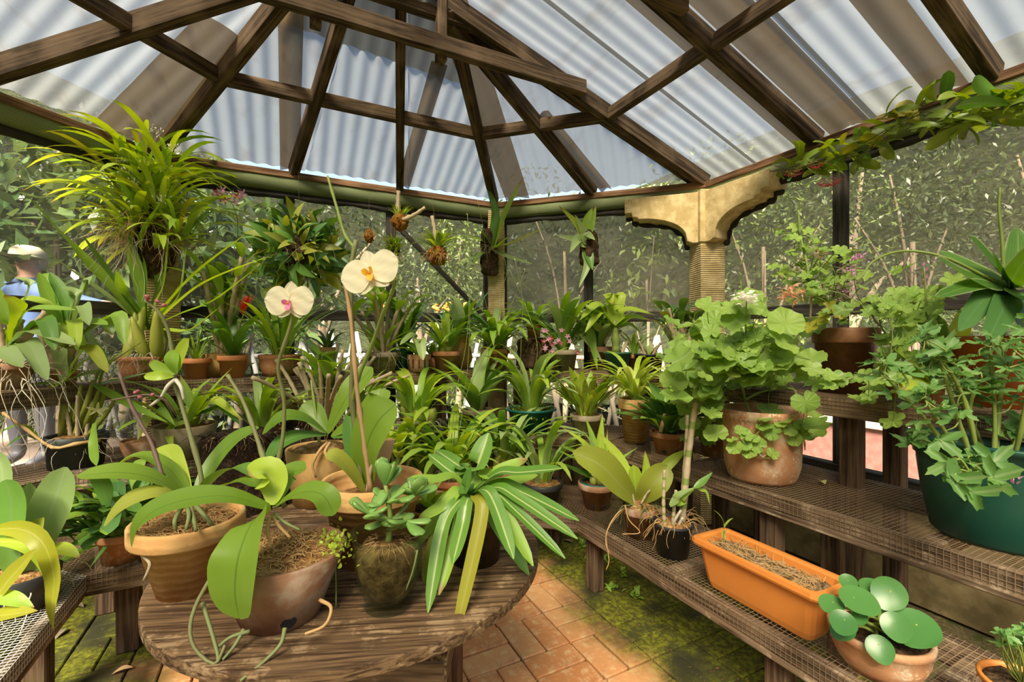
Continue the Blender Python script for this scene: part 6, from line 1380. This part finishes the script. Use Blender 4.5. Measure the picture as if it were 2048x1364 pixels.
lump(t, 'cork_slab', 19 * s, 9 * s, 92 * s, 'cork', 45, .22).location = (0, 0, -46 * s)
HL(t, (985, 500), [(990, 420, 968, 360, Dp - .05, 15, 'lf_dark'), (1010, 430, 1046, 355, Dp - .1, 18, 'lf_mid'), (960, 480, 920, 470, Dp - .1, 12, 'lf_mid'), (1030, 485, 1090, 455, Dp - .15, 16, 'lf_olive'), (1030, 520, 1065, 528, Dp - .2, 16, 'lf_grey'), (975, 480, 955, 455, Dp - .1, 16, 'lf_dark'), (1000, 490, 1020, 470, Dp - .15, 20, 'lf_mid'), (960, 510, 945, 530, Dp - .1, 12, 'lf_mid')], Dp - .02)
roots(t, 70, 10 * s, 16 * s, .12, 'root', 155, rad=.0015)
for i, pts in enumerate(([(975, 520, Dp - .1), (965, 450, Dp - .12), (955, 400, Dp - .12)], [(1000, 540, Dp - .1), (1060, 580, Dp - .2), (1080, 640, Dp - .2)])): spike(t, PL(pts), .0018, 'stem', 6, 'petal_yg', 156 + i)
cm = (P2 + P3) / 2 + Vector((-.05, .05, 0)); 
loc, Dm = on_shelf('C3', 1178, .30)
t = thing('cork_mount', 'orchid on a short cork log hanging against the back right screen', 'plant', Vector((loc.x, loc.y, CAMZ + (HY - 497) / FOC * Dm)), 0, GH); s = Dm / FOC
lump(t, 'cork_log', 20 * s, 17 * s, 68 * s, 'cork', 46, .15).location = (0, 0, -34 * s)
HL(t, (1172, 490), [(1155, 450, 1118, 412, Dm - .1, 18, 'lf_lime'), (1175, 440, 1185, 415, Dm - .05, 20, 'lf_mid'), (1185, 440, 1192, 410, Dm - .05, 14, 'lf_mid'), (1150, 480, 1112, 470, Dm - .1, 18, 'lf_grey'), (1155, 480, 1140, 505, Dm - .15, 24, 'lf_grey'), (1165, 460, 1150, 430, Dm - .1, 18, 'lf_grey'), (1175, 530, 1158, 575, Dm - .12, 18, 'lf_grey'), (1180, 520, 1185, 540, Dm - .12, 18, 'lf_dark'), (1175, 470, 1190, 480, Dm - .15, 20, 'lf_grey')], Dm - .03, 'lance', TOCAM + Vector((0, 0, .4)))
tuft(t, 10 * s, 24, 'grass', 26 * s, 4 * s, .6, 1.4, ['lf_olive', 'lf_mid'], r=.02, seed=158); hook(t, W(1185, 425, Dm))
# mauve spray on the tan-pot cane orchid
t = bpy.data.objects['cane_orchid']; Dc = depth(t.location)
spike(t, [t.location + Vector((0, 0, .15)), W(470, 520, Dc), W(475, 440, Dc), W(455, 395, Dc - .05), W(430, 385, Dc - .08)], .002, 'stem_p')
for i, (x, y) in enumerate(((432, 385), (445, 380), (452, 400), (465, 390), (475, 392), (485, 388), (440, 395), (470, 405))): small_flower(t, W(x, y, Dc - .05), .032, ('petal_dred', 'petal_lil')[i % 2], i, 5, lip='petal_pink', wf=.3)
# wax-flower vine along the right eave
t = thing('wax_flower_vine', 'vine with fleshy leaves and red flower umbels along the right eave', 'vine', Vector((2.66, 1.3, 2.30)))
rr = random.Random(160)
def eave(x, y, X=2.62): return on_x(x, y, X)
vine = [eave(1548, 338, 2.6), eave(1600, 335), eave(1660, 318), eave(1720, 300), eave(1790, 262), eave(1850, 235), eave(1900, 245), eave(1960, 230), eave(2030, 215), eave(2100, 195)]
for k in range(4): hstem(t, [p + Vector((rr.uniform(-.04, .03), rr.uniform(-.03, .03), rr.uniform(-.035, .035))) for p in vine], .0028, 'stem_d', 'vine_stem', 40)
VC = curve_pts(vine, 60)
for i in range(125):
    f = min(60, int(rr.random() ** .8 * 61)); p = VC[f] + Vector((rr.uniform(-.09, .02), rr.uniform(-.05, .05), rr.uniform(-.07, .06)))
    me = leaf_me('oval', .15, .052, .6 + .2 * (i % 3), 1.5 + .3 * (i % 4), 'lf_hoya' if i % 4 else ('lf_dark' if i % 8 else 'lf_yel'), .3, 8, 1.2, 4)
    place('leaf', me, t, p - t.location, (rr.uniform(-1.0, 1.0), rr.uniform(-.5, .9), rr.uniform(0, 6.3)), rr.uniform(.6, 1.25))
for (x, y, R_) in ((1660, 364, .055), (1588, 346, .045), (1632, 330, .03), (1655, 366, .04)):
    c = eave(x, y, 2.55); fl = empty('flower_umbel'); fl.parent = t; fl.location = c - t.location
    hstem(t, [VC[8], (VC[8] + c) / 2, c + Vector((0, 0, .03))], .0016, 'stem', 'flower_stem', 6)
    star = leaf_me('oval', .008, .006, 1.2, 1.6, 'petal_dred', n=3)
    for k in range(90):
        a, f = k * 2.4, math.sqrt((k + .5) / 90); d = Vector((R_ * f * math.cos(a), R_ * f * math.sin(a), .02 * (f * f) - .012)); place('floret', star, fl, d, (PI + rr.uniform(-.4, .4), rr.uniform(-.4, .4), a), rr.uniform(.8, 1.6))
# small ferns in the floor joints and fallen leaves
fm = leaf_me('lance', .05, .022, .5, 1.5, 'lf_mid', n=4)
for i, (x, y) in enumerate(((1215, 1120), (1250, 1150), (1165, 1090), (1270, 1190), (1230, 1180), (1180, 1120))):
    t = thing('floor_fern', ('little fern sprouting from mossy paving under the right bench', 'little fern beside the right bench leg', 'little fern at the shaded paving near the striped leaves', 'farthest-right seedling fern on the mossy paving', 'low fern in a dark paving joint by the bench leg', 'tiny fern between table and right bench')[i], 'fern', on_z(x, y, 0), 0, 'ferns growing on the floor')
    for k in range(16): place('leaflet', fm, t, (rr.uniform(-.03, .03), rr.uniform(-.03, .03), 0), (rr.uniform(-.3, .3), rr.uniform(-.3, .6), rr.uniform(0, 6.3)), rr.uniform(.5, 1))
fl_lab = ('curled pale fallen leaf on the floor left of the table', 'grey dead leaf on the dark floor by the left bench', 'brown dead leaf under the left bench', 'yellow fallen leaf on the middle bench right of the big pot', 'dead leaf by the right bench leg')
for i, (x, y, zz, mt) in enumerate(((245, 1345, .002, 'stake'), (122, 1270, .002, 'grey_pot'), (155, 1215, .002, 'cane_b'), (1645, 968, .684, 'petal_yg'), (1135, 1085, .002, 'cane_b'))):
    vs = []; fs = []; n = 8; 
    for k in range(n + 1):
        f = k / n; hw = .014 * math.sin(PI * (f * .94 + .03))
        for q in (-1, 0, 1): vs.append(((f - .5) * .065, q * hw, .004 + .012 * abs(q) * math.sin(PI * f) + .006 * f))
    for k in range(n): fs += [(k * 3, k * 3 + 1, k * 3 + 4, k * 3 + 3), (k * 3 + 1, k * 3 + 2, k * 3 + 5, k * 3 + 4)]
    tag(place('fallen_leaf', mesh(vs, fs, M[mt]), None, on_z(x, y, zz), (0, 0, i * 1.3)), fl_lab[i], 'fallen leaf', 'fallen leaves')

# ---------------------------------------------------------------- the garden outside
def mat_ground():
    t = NT('garden_ground'); co = t.wcoord(); br = t.n('ShaderNodeTexBrick'); t.l(co, br.inputs['Vector']); br.inputs['Scale'].default_value = 4.2; br.inputs['Color1'].default_value = (.27, .18, .15, 1); br.inputs['Color2'].default_value = (.23, .16, .13, 1); br.inputs['Mortar'].default_value = (.30, .24, .18, 1); br.inputs['Mortar Size'].default_value = .015
    n = t.noise(co, .9, 4); n2 = t.noise(co, 12, 4); c = t.mix(t.ramp(n, .42, .6), br.outputs['Color'], (.27, .21, .17)); c = t.mix(t.math('MULTIPLY', n2, .4), c, (.36, .30, .25))
    sp = t.n('ShaderNodeVectorMath', operation='LENGTH'); t.l(co, sp.inputs[0])
    g = t.mix(t.ramp(t.noise(co, 6, 4), .35, .65), (.055, .10, .02), (.15, .17, .05))
    c = t.mix(t.ramp(t.math('ADD', sp.outputs['Value'], t.math('MULTIPLY', n, 2)), 8.2, 9.4), c, g)
    return t.done(t.pbr(c, .9, None, .2))
M['ground'] = mat_ground()
def mat_hill():
    t = NT('wooded_hillside'); co = t.wcoord(); n = t.noise(co, .7, 5, .7); n2 = t.noise(co, 3.0, 4, .7)
    c = t.mix(t.ramp(n, .35, .65), (.008, .011, .005), (.030, .036, .014)); c = t.mix(t.ramp(n2, .5, .7), c, (.05, .048, .028)); return t.done(t.pbr(c, .95, t.bump(n2, 1.0, .5), .1))
M['hill'] = mat_hill()
ring = []; rf = []; nA, nR = 72, 10
for i in range(nA):
    a = 2 * PI * i / nA
    for k in range(nR):
        R_ = 10 + 3.2 * k; zz = -.15 if k == 0 else (.52 * (R_ - 10) * (1 + .25 * math.sin(a * 3 + 1)) + 1.6 * mnoise.noise(Vector((math.cos(a) * 3, math.sin(a) * 3, k * .7))))
        ring.append((R_ * math.cos(a), R_ * math.sin(a), zz))
for i in range(nA):
    for k in range(nR - 1): j = (i + 1) % nA; rf.append((i * nR + k, j * nR + k, j * nR + k + 1, i * nR + k + 1))
tag(place('hillside', mesh(ring, rf, M['hill'])), kind='structure')
tag(place('ground', MB().lathe([(0, -.11), (12.5, -.11)], 48).me(M['ground'])), kind='structure')
def mat_fol(name, a, b, gl=.35, tr=.3):
    t = NT(name); g = t.n('ShaderNodeNewGeometry'); r = g.outputs['Random Per Island']; c = t.mix(r, a, b); p = t.pbr(c, gl, None, .5); x = t.n('ShaderNodeBsdfTranslucent'); t.l(t.mix(.4, c, (.16, .20, .03)), x.inputs[0]); return t.done(t.mixsh(tr, p, x.outputs[0]))
M['fol_gloss'] = mat_fol('glossy_foliage', (.035, .075, .02), (.13, .19, .07), .18); M['fol_light'] = mat_fol('light_foliage', (.04, .08, .014), (.21, .27, .06), .45); M['fol_dark'] = mat_fol('dark_foliage', (.015, .03, .008), (.05, .075, .022), .45); M['fol_mid'] = mat_fol('mid_foliage', (.02, .04, .01), (.15, .19, .07), .35)
def tree(name, label, loc, blobs, n, leaf, mat, seed, trunk=.05, group='trees and shrubs outside'):
    loc = Vector(loc); t = thing(name, label, 'tree' if 'tree' in name else 'shrub', loc, 0, group); rg = np.random.default_rng(seed); V = []; F = []
    m = MB(); cz = sum(b[2] for b in blobs) / len(blobs)
    m.tube(curve_pts([Vector((0, 0, 0)), Vector((.05, .03, cz * .5)), Vector((0, .02, cz))], 8), [trunk * (1 - .07 * k) for k in range(9)], 7)
    for b in blobs:
        e = Vector(b[:3]); m.tube(curve_pts([Vector((.02, .02, cz * .45)), Vector((e.x * .4, e.y * .4, cz * .45 + (e.z - cz * .45) * .6)), e], 6), [trunk * .5 * (1 - .1 * k) for k in range(7)], 5)
    place('trunk', m.me(M['twig'], True), t)
    tot = sum(b[3] ** 2 * b[4] for b in blobs) ; base = 0
    for b in blobs:
        k = max(30, int(n * b[3] ** 2 * b[4] / tot)); d = rg.normal(size=(k, 3)); d /= np.linalg.norm(d, axis=1)[:, None]; r = rg.uniform(.35, 1, k) ** .5
        c = np.array(b[:3]) + d * r[:, None] * np.array([b[3], b[3], b[4]])
        ax = rg.normal(size=(k, 3)) + d * .6; ax[:, 2] -= .35; ax /= np.linalg.norm(ax, axis=1)[:, None]; up = rg.normal(size=(k, 3)) * .6 + np.array([0, 0, 1.0]); sd = np.cross(ax, up); sd /= np.linalg.norm(sd, axis=1)[:, None] + 1e-9; nn = np.cross(sd, ax)
        L = leaf * rg.uniform(.6, 1.2, k)[:, None]; w = L * .36
        q = np.stack([c, c + ax * L * .45 + sd * w * .5 + nn * w * .12, c + ax * L, c + ax * L * .45 - sd * w * .5 + nn * w * .12], 1)
        V.append(q.reshape(-1, 3)); F.append(np.arange(base, base + 4 * k).reshape(-1, 4)); base += 4 * k
    V = np.concatenate(V); F = np.concatenate(F); me = bpy.data.meshes.new('foliage'); me.vertices.add(len(V)); me.vertices.foreach_set('co', V.ravel()); me.loops.add(F.size); me.loops.foreach_set('vertex_index', F.ravel().astype(np.int32)); me.polygons.add(len(F)); me.polygons.foreach_set('loop_start', np.arange(0, F.size, 4, dtype=np.int32)); me.polygons.foreach_set('loop_total', np.full(len(F), 4, dtype=np.int32)); me.update(calc_edges=True); me.validate()
    me.materials.append(M[mat]); tag(place('foliage', me, t), kind='stuff'); return t
def gp(x, D, z=-.11): p = W(x, HY, D); return Vector((p.x, p.y, z))
tree('laurel_shrub', 'glossy broad-leaved shrub close behind the left screen', gp(110, 4.1), [(0, 0, 2.2, .8, .8), (.5, .5, 1.7, .7, .7), (-.6, -.3, 1.8, .8, .9), (.3, .2, 2.8, .7, .6), (-.3, .2, 2.9, .7, .5), (.7, .8, 2.5, .6, .6)], 2400, .24, 'fol_gloss', 1)
tree('laurel_shrub', 'glossy broad-leaved shrub at the far left picture edge', gp(-150, 4.5), [(0, 0, 2.0, .8, .9), (-.5, .3, 2.4, .8, .8), (.4, .3, 2.6, .6, .6)], 1400, .24, 'fol_gloss', 2)
tree('laurel_shrub', 'broad-leaved shrub behind the mauve orchid spray', gp(470, 5.0), [(0, 0, 2.4, .8, .6), (.6, .2, 2.1, .7, .6), (-.6, 0, 2.5, .7, .6), (.1, 0, 1.5, .7, .6)], 1500, .24, 'fol_gloss', 3)
tree('garden_tree', 'dark tree beyond the left shrubs', gp(250, 7.0), [(0, 0, 2.6, 1.5, 1.4), (1.0, .3, 2.0, 1.2, 1.1), (-1.2, 0, 2.4, 1.2, 1.2), (0, .3, 4.0, 1.4, 1.0)], 2600, .16, 'fol_dark', 4, .1)
tree('garden_tree', 'slim-trunked tree with a clipped crown behind the hanging mounts', gp(835, 6.6), [(0, 0, 2.3, .75, .5), (.5, 0, 2.1, .5, .45), (-.5, 0, 2.2, .5, .45)], 2200, .085, 'fol_mid', 5, .08)
tree('garden_tree', 'bright light-green tree seen left of the slim column', gp(915, 7.2), [(0, 0, 2.4, .55, .8), (.2, 0, 1.6, .5, .6), (.05, 0, 3.0, .4, .5)], 2000, .10, 'fol_light', 6, .06)
tree('garden_tree', 'dark leafy tree behind the hanging leaf ball', gp(640, 7.5), [(0, 0, 2.8, 1.2, 1.2), (-1.0, 0, 2.2, 1.0, 1.0), (.9, 0, 3.2, 1.0, .8)], 2200, .12, 'fol_dark', 7, .1)
tree('garden_tree', 'shadowy tree behind the back right screen', gp(1130, 7.5), [(0, 0, 2.4, 1.1, 1.3), (.9, .2, 2.8, 1.0, 1.0), (-.6, 0, 3.4, .8, .8)], 2200, .11, 'fol_dark', 8, .05)
tree('young_tree', 'young tree with drooping leaf clusters behind the bracketed column', gp(1295, 5.2), [(0, 0, 2.1, .35, .3), (-.4, 0, 1.9, .3, .25), (.3, 0, 1.75, .3, .25), (.1, 0, 2.6, .4, .3)], 420, .13, 'fol_light', 9, .02)
tree('creeper_thicket', 'pale-leaved thicket right of the bracketed column', gp(1530, 4.6), [(0, 0, 2.3, .8, .9), (.3, .2, 1.6, .6, .5), (-.4, .3, 2.9, .8, .6), (.6, -.2, 2.6, .7, .7)], 3600, .065, 'fol_light', 10, .04)
tree('creeper_thicket', 'tangled grey-green thicket behind the right screen', gp(1830, 4.6), [(0, 0, 2.2, 1.0, .9), (.7, 0, 2.6, .9, .9), (-.7, .2, 2.6, .8, .7), (0, 0, 1.4, .8, .4), (.2, .3, 3.2, .9, .7)], 4200, .07, 'fol_mid', 11, .05)
tree('creeper_thicket', 'dark thicket at the far right picture edge', gp(2100, 4.0), [(0, 0, 2.2, .9, 1.0), (.6, -.3, 2.6, .9, .9), (0, .2, 3.1, .8, .6)], 3000, .075, 'fol_mid', 12, .05)
tree('garden_tree', 'large dark tree far behind the right screen', gp(1700, 8.0), [(0, 0, 2.8, 1.6, 1.6), (1.6, -.3, 3.0, 1.5, 1.4), (-1.5, .3, 2.8, 1.4, 1.5), (.4, 0, 4.4, 1.5, 1.0)], 3200, .12, 'fol_dark', 13, .15)
tree('flower_border', 'low green border along the pole fence behind the back benches', gp(760, 6.2), [(0, 0, .8, .8, .5), (1.2, .2, .8, .8, .5), (-1.3, 0, .8, .9, .5), (-2.4, -.3, .9, .9, .6)], 2400, .09, 'fol_light', 14, .02)
tree('flower_border', 'low green border behind the crossed poles at back right', gp(1250, 6.0), [(0, 0, .7, .8, .5), (1.0, -.5, .8, .8, .5), (-1.0, .4, .7, .8, .5)], 1700, .08, 'fol_mid', 15, .02)
# marigolds behind the back screen
mg = thing('marigold_bed', 'orange marigolds blooming in the border beyond the back screen', 'flowers', gp(885, 5.6), 0)
hstem(mg, [mg.location, mg.location + Vector((0, 0, .6)), mg.location + Vector((0, 0, 1.2))], .02, 'stem', 'stem', 6)
rr = random.Random(170)
fh = MB().lathe([(0, 0), (.035, .006), (.04, .018), (.025, .03), (0, .034)], 9).me(M['petal_or'], True)
for i in range(26): p = W(rr.choice((rr.gauss(885, 18), rr.gauss(915, 22), rr.gauss(768, 8))), rr.gauss(617, 7), 5.6 + rr.uniform(-.2, .2)); place('flower', fh, mg, p - mg.location, (rr.uniform(-.6, .9), rr.uniform(-.5, .5), 0), rr.uniform(.6, 1.1)); hstem(mg, [mg.location + Vector((0, 0, .7)), (p + mg.location + Vector((0, 0, .7))) / 2, p], .006, 'stem', 'stem', 4, 0, 4)
# rustic fence of crossed poles
def fence(label, path, h, mat, seed):
    t = thing('pole_fence', label, 'fence', path[0]); rr = random.Random(seed); O = t.location
    pole = MB().tube([(0, 0, -.5), (.008, .004, 0), (0, 0, .5)], [.030, .028, .024], 6).me(M[mat], True)
    def put(a, b, th=1): d = b - a; L = d.length; o = place('pole', pole, t); o.matrix_local = Matrix.Translation((a + b) / 2 - O) @ d.to_track_quat('Z', 'Y').to_matrix().to_4x4() @ Matrix.Diagonal((th, th, L, 1))
    for a, b in zip(path, path[1:]):
        d = b - a; L = d.length; n = max(2, int(L / .26)); u = d.normalized()
        for z_ in (h * .16, h * .86): put(a + Vector((0, 0, z_)), b + Vector((0, 0, z_)), 1.1)
        for i in range(n):
            p = a + u * (L * i / n)
            for sg in (-1, 1): put(p + u * (.26 * (0 if sg > 0 else 1)) + Vector((0, 0, .02)), p + u * (.26 * (1 if sg > 0 else 0) + rr.uniform(-.05, .05)) + Vector((0, 0, h * rr.uniform(.96, 1.06))), rr.uniform(.8, 1.15))
    return t
M['pole'] = mat_plain('peeled_pole', (.38, .31, .22), .8, .25, .2, 8); M['pole_w'] = mat_plain('whitened_pole', (.40, .39, .39), .8, .15, .2, 8)
fence('whitewashed fence of crossed poles behind the back benches', [gp(-150, 4.6), gp(200, 4.9), gp(560, 5.2), gp(960, 5.3)], 1.42, 'pole_w', 1)
fence('tan fence of crossed poles behind the back right corner', [gp(985, 5.3), gp(1200, 5.0), gp(1420, 4.7)], 1.40, 'pole', 2)
# pink retaining wall with pale coping and a step, seen under the right bench
M['pink'] = mat_clay('pink_render', (.19, .075, .063), (.24, .108, .092)); M['coping'] = mat_clay('pale_coping', (.30, .26, .21), (.36, .32, .26)); M['cobble'] = mat_clay('yellow_paver', (.25, .19, .13), (.30, .24, .17))
t = thing('retaining_wall', 'low pink rendered wall with pale coping beyond the right mesh', 'wall', (5.4, 1.2, -.11))
ibox('wall_body', t, (0, .6, .26), (.25, 6.5, .52), M['pink']); ibox('coping', t, (0, .6, .55), (.33, 6.5, .06), M['coping'])
ibox('step', t, (-.55, -.6, .1), (.85, 1.2, .2), M['pink']); ibox('step_coping', t, (-.55, -.6, .215), (.9, 1.25, .03), M['coping'])
pv = MB().box((0, 0, 0), (.235, .235, .04)).me(M['cobble'], bevel=.006)
pav = tag(place('paving_outside', MB().box((0, 0, 0), (2.4, 5.2, .03)).me(M['joint']), None, (4.1, 1.0, -.115)), kind='structure')
for i in range(9):
    for j in range(17): place('paver', pv, pav, (-1.1 + i * .245 + .02 * math.sin(j), -2.0 + j * .245, .022), (0, 0, rr.uniform(-.02, .02)))
for i in range(7):
    p = on_z(1790 + i * 8 + rr.uniform(-6, 6), 922 + rr.uniform(-4, 6), -.07)
    m = MB(); q = thing('white_pebble', 'white pebble in the little heap at the foot of the pink wall', 'stone', p, 0, 'white pebbles by the pink wall'); lump(q, 'stone', .035 + .01 * (i % 3), .03, .04, 'root_w', 50 + i, .25, 9, 4, .6)

# visitor outside the left screen
def person():
    base = gp(62, 3.55, .32); f = -TOCAM; r = CAMR
    t = thing('person', 'person in a blue sweater and pale cap outside the left screen, arm stretched out', 'person', base)
    H = CAMZ + (HY - 484) / FOC * 3.55 - .32     # top of the cap above the ground
    def P_(a, b, z): return r * a + f * b + Vector((0, 0, z))
    J = [('pelvis', P_(0, 0, H * .52), .16), ('waist', P_(0, 0, H * .60), .145), ('chest', P_(.0, 0, H * .72), .175), ('neckb', P_(.0, 0, H * .80), .085), ('neck', P_(.005, -.01, H * .855), .058), ('head', P_(.01, -.03, H * .905), .085), ('crown', P_(.01, -.02, H * .955), .075),
         ('shL', P_(-.19, 0, H * .785), .075), ('elL', P_(-.26, -.04, H * .62), .055), ('wrL', P_(-.16, -.2, H * .56), .038), ('haL', P_(-.12, -.26, H * .56), .035),
         ('shR', P_(.19, 0, H * .785), .075), ('elR', P_(.42, -.06, H * .735), .055), ('wrR', P_(.64, -.10, H * .715), .038), ('haR', P_(.72, -.11, H * .712), .035),
         ('hipL', P_(-.10, 0, H * .48), .105), ('knL', P_(-.11, -.01, H * .27), .068), ('anL', P_(-.11, .02, H * .045), .045), ('toL', P_(-.12, -.14, .03), .035),
         ('hipR', P_(.10, 0, H * .48), .105), ('knR', P_(.11, -.01, H * .27), .068), ('anR', P_(.11, .02, H * .045), .045), ('toR', P_(.12, -.14, .03), .035)]
    ix = {j[0]: i for i, j in enumerate(J)}
    ed = [('pelvis', 'waist'), ('waist', 'chest'), ('chest', 'neckb'), ('neckb', 'neck'), ('neck', 'head'), ('head', 'crown'), ('chest', 'shL'), ('shL', 'elL'), ('elL', 'wrL'), ('wrL', 'haL'), ('chest', 'shR'), ('shR', 'elR'), ('elR', 'wrR'), ('wrR', 'haR'), ('pelvis', 'hipL'), ('hipL', 'knL'), ('knL', 'anL'), ('anL', 'toL'), ('pelvis', 'hipR'), ('hipR', 'knR'), ('knR', 'anR'), ('anR', 'toR')]
    # five fingers on each hand and a nose
    for h_, d0 in (('haL', (f * -.6 + r * .5)), ('haR', r * 1.0)):
        d0 = d0.normalized(); sd = d0.cross(Vector((0, 0, 1))).normalized(); c = J[ix[h_]][1]
        for k in range(5):
            o = (k - 1.5) * .019 if k < 4 else -.045; ln = (.075, .085, .08, .06, .055)[k]
            a = c + sd * o * .8 + d0 * (.025 if k < 4 else .0); b = a + d0 * ln * (.55) + sd * (o * .25 if k < 4 else -.02) + Vector((0, 0, -.004)); e = b + d0 * ln * .45 + Vector((0, 0, -.018))
            for nm, p, rd in (('f0', a, .011), ('f1', b, .009), ('f2', e, .0075)): J.append((h_ + nm + str(k), p, rd)); ix[h_ + nm + str(k)] = len(J) - 1
            ed += [(h_, h_ + 'f0' + str(k)), (h_ + 'f0' + str(k), h_ + 'f1' + str(k)), (h_ + 'f1' + str(k), h_ + 'f2' + str(k))]
    me = bpy.data.meshes.new('body'); me.from_pydata([j[1] for j in J], [(ix[a], ix[b]) for a, b in ed], [])
    o = bpy.data.objects.new('body_tmp', me); COL.objects.link(o)
    o.modifiers.new('s', 'SKIN'); 
    for i, j in enumerate(J): me.skin_vertices[0].data[i].radius = (j[2], j[2] * (.78 if j[0] in ('chest', 'waist', 'pelvis') else 1))
    me.skin_vertices[0].data[0].use_root = True
    sb = o.modifiers.new('u', 'SUBSURF'); sb.levels = 2
    dg = bpy.context.evaluated_depsgraph_get(); em = bpy.data.meshes.new_from_object(o.evaluated_get(dg)); bpy.data.objects.remove(o)
    for c in (('skin', (.48, .27, .19)), ('blue_knit', (.055, .10, .23)), ('dark_trousers', (.03, .03, .04))): em.materials.append(mat_plain(*c, .7))
    for p in em.polygons:
        c = p.center; p.use_smooth = True; x = c.dot(r)
        p.material_index = 0 if c.z > H * .835 or x > .655 or (x < -.08 and c.dot(f) < -.19 and c.z > H * .5) else (1 if c.z > H * .53 else 2)
    place('body', em, t)
    hc = J[ix['head']][1]
    place('cap', MB().lathe([(.098, .0), (.102, .02), (.095, .06), (.06, .09), (0, .10)], 20, sy=1.1).me(mat_plain('pale_cap', (.50, .46, .33), .85), True), t, hc + Vector((0, 0, .035)), (0, .06, -YAW))
    bm = MB(); bm.add([(.098 * math.cos(a) * (1 if q == 0 else 1.05), -.098 * math.sin(a) * (1 if q == 0 else 1.75), -.006 * q) for q in (0, 1) for a in [PI * k / 12 for k in range(13)]], [(k, k + 1, 14 + k, 13 + k) for k in range(12)])
    place('cap_brim', bm.me(mat_plain('cap_brim', (.46, .42, .30), .85), True), t, hc + Vector((0, 0, .045)), (0, 0, -YAW))
    place('hair', MB().lathe([(.070, -.05), (.085, -.01), (.088, .04)], 18).me(mat_plain('grey_hair', (.35, .30, .25), .9), True), t, hc + f * .030)
    face = hc - f * .085; place('nose', MB().lathe([(0, -.022), (.012, -.014), (.010, .0), (.004, .018), (0, .02)], 8).me(em.materials[0], True), t, face + Vector((0, 0, .0)))
    for sg in (-1, 1): place('eye', MB().lathe([(0, -.006), (.007, 0), (0, .006)], 8).me(M['hole'], True), t, face + r * .03 * sg + f * .008 + Vector((0, 0, .02))); place('ear', MB().lathe([(0, -.022), (.012, -.01), (.014, .01), (0, .022)], 8, sx=.5).me(em.materials[0], True), t, hc + r * .088 * sg)
    place('mouth', MB().box((0, 0, 0), (.036, .006, .006)).me(M['petal_dred'], bevel=.002), t, face + f * .006 + Vector((0, 0, -.034)), (0, 0, -YAW))
tr_ = tag(place('garden_terrace', MB().box((0, 0, 0), (1.4, 2.6, .43)).me(M['ground'])), kind='structure'); tr_.location = gp(10, 4.0, .10); tr_.rotation_euler = (0, 0, math.radians(45))
person()
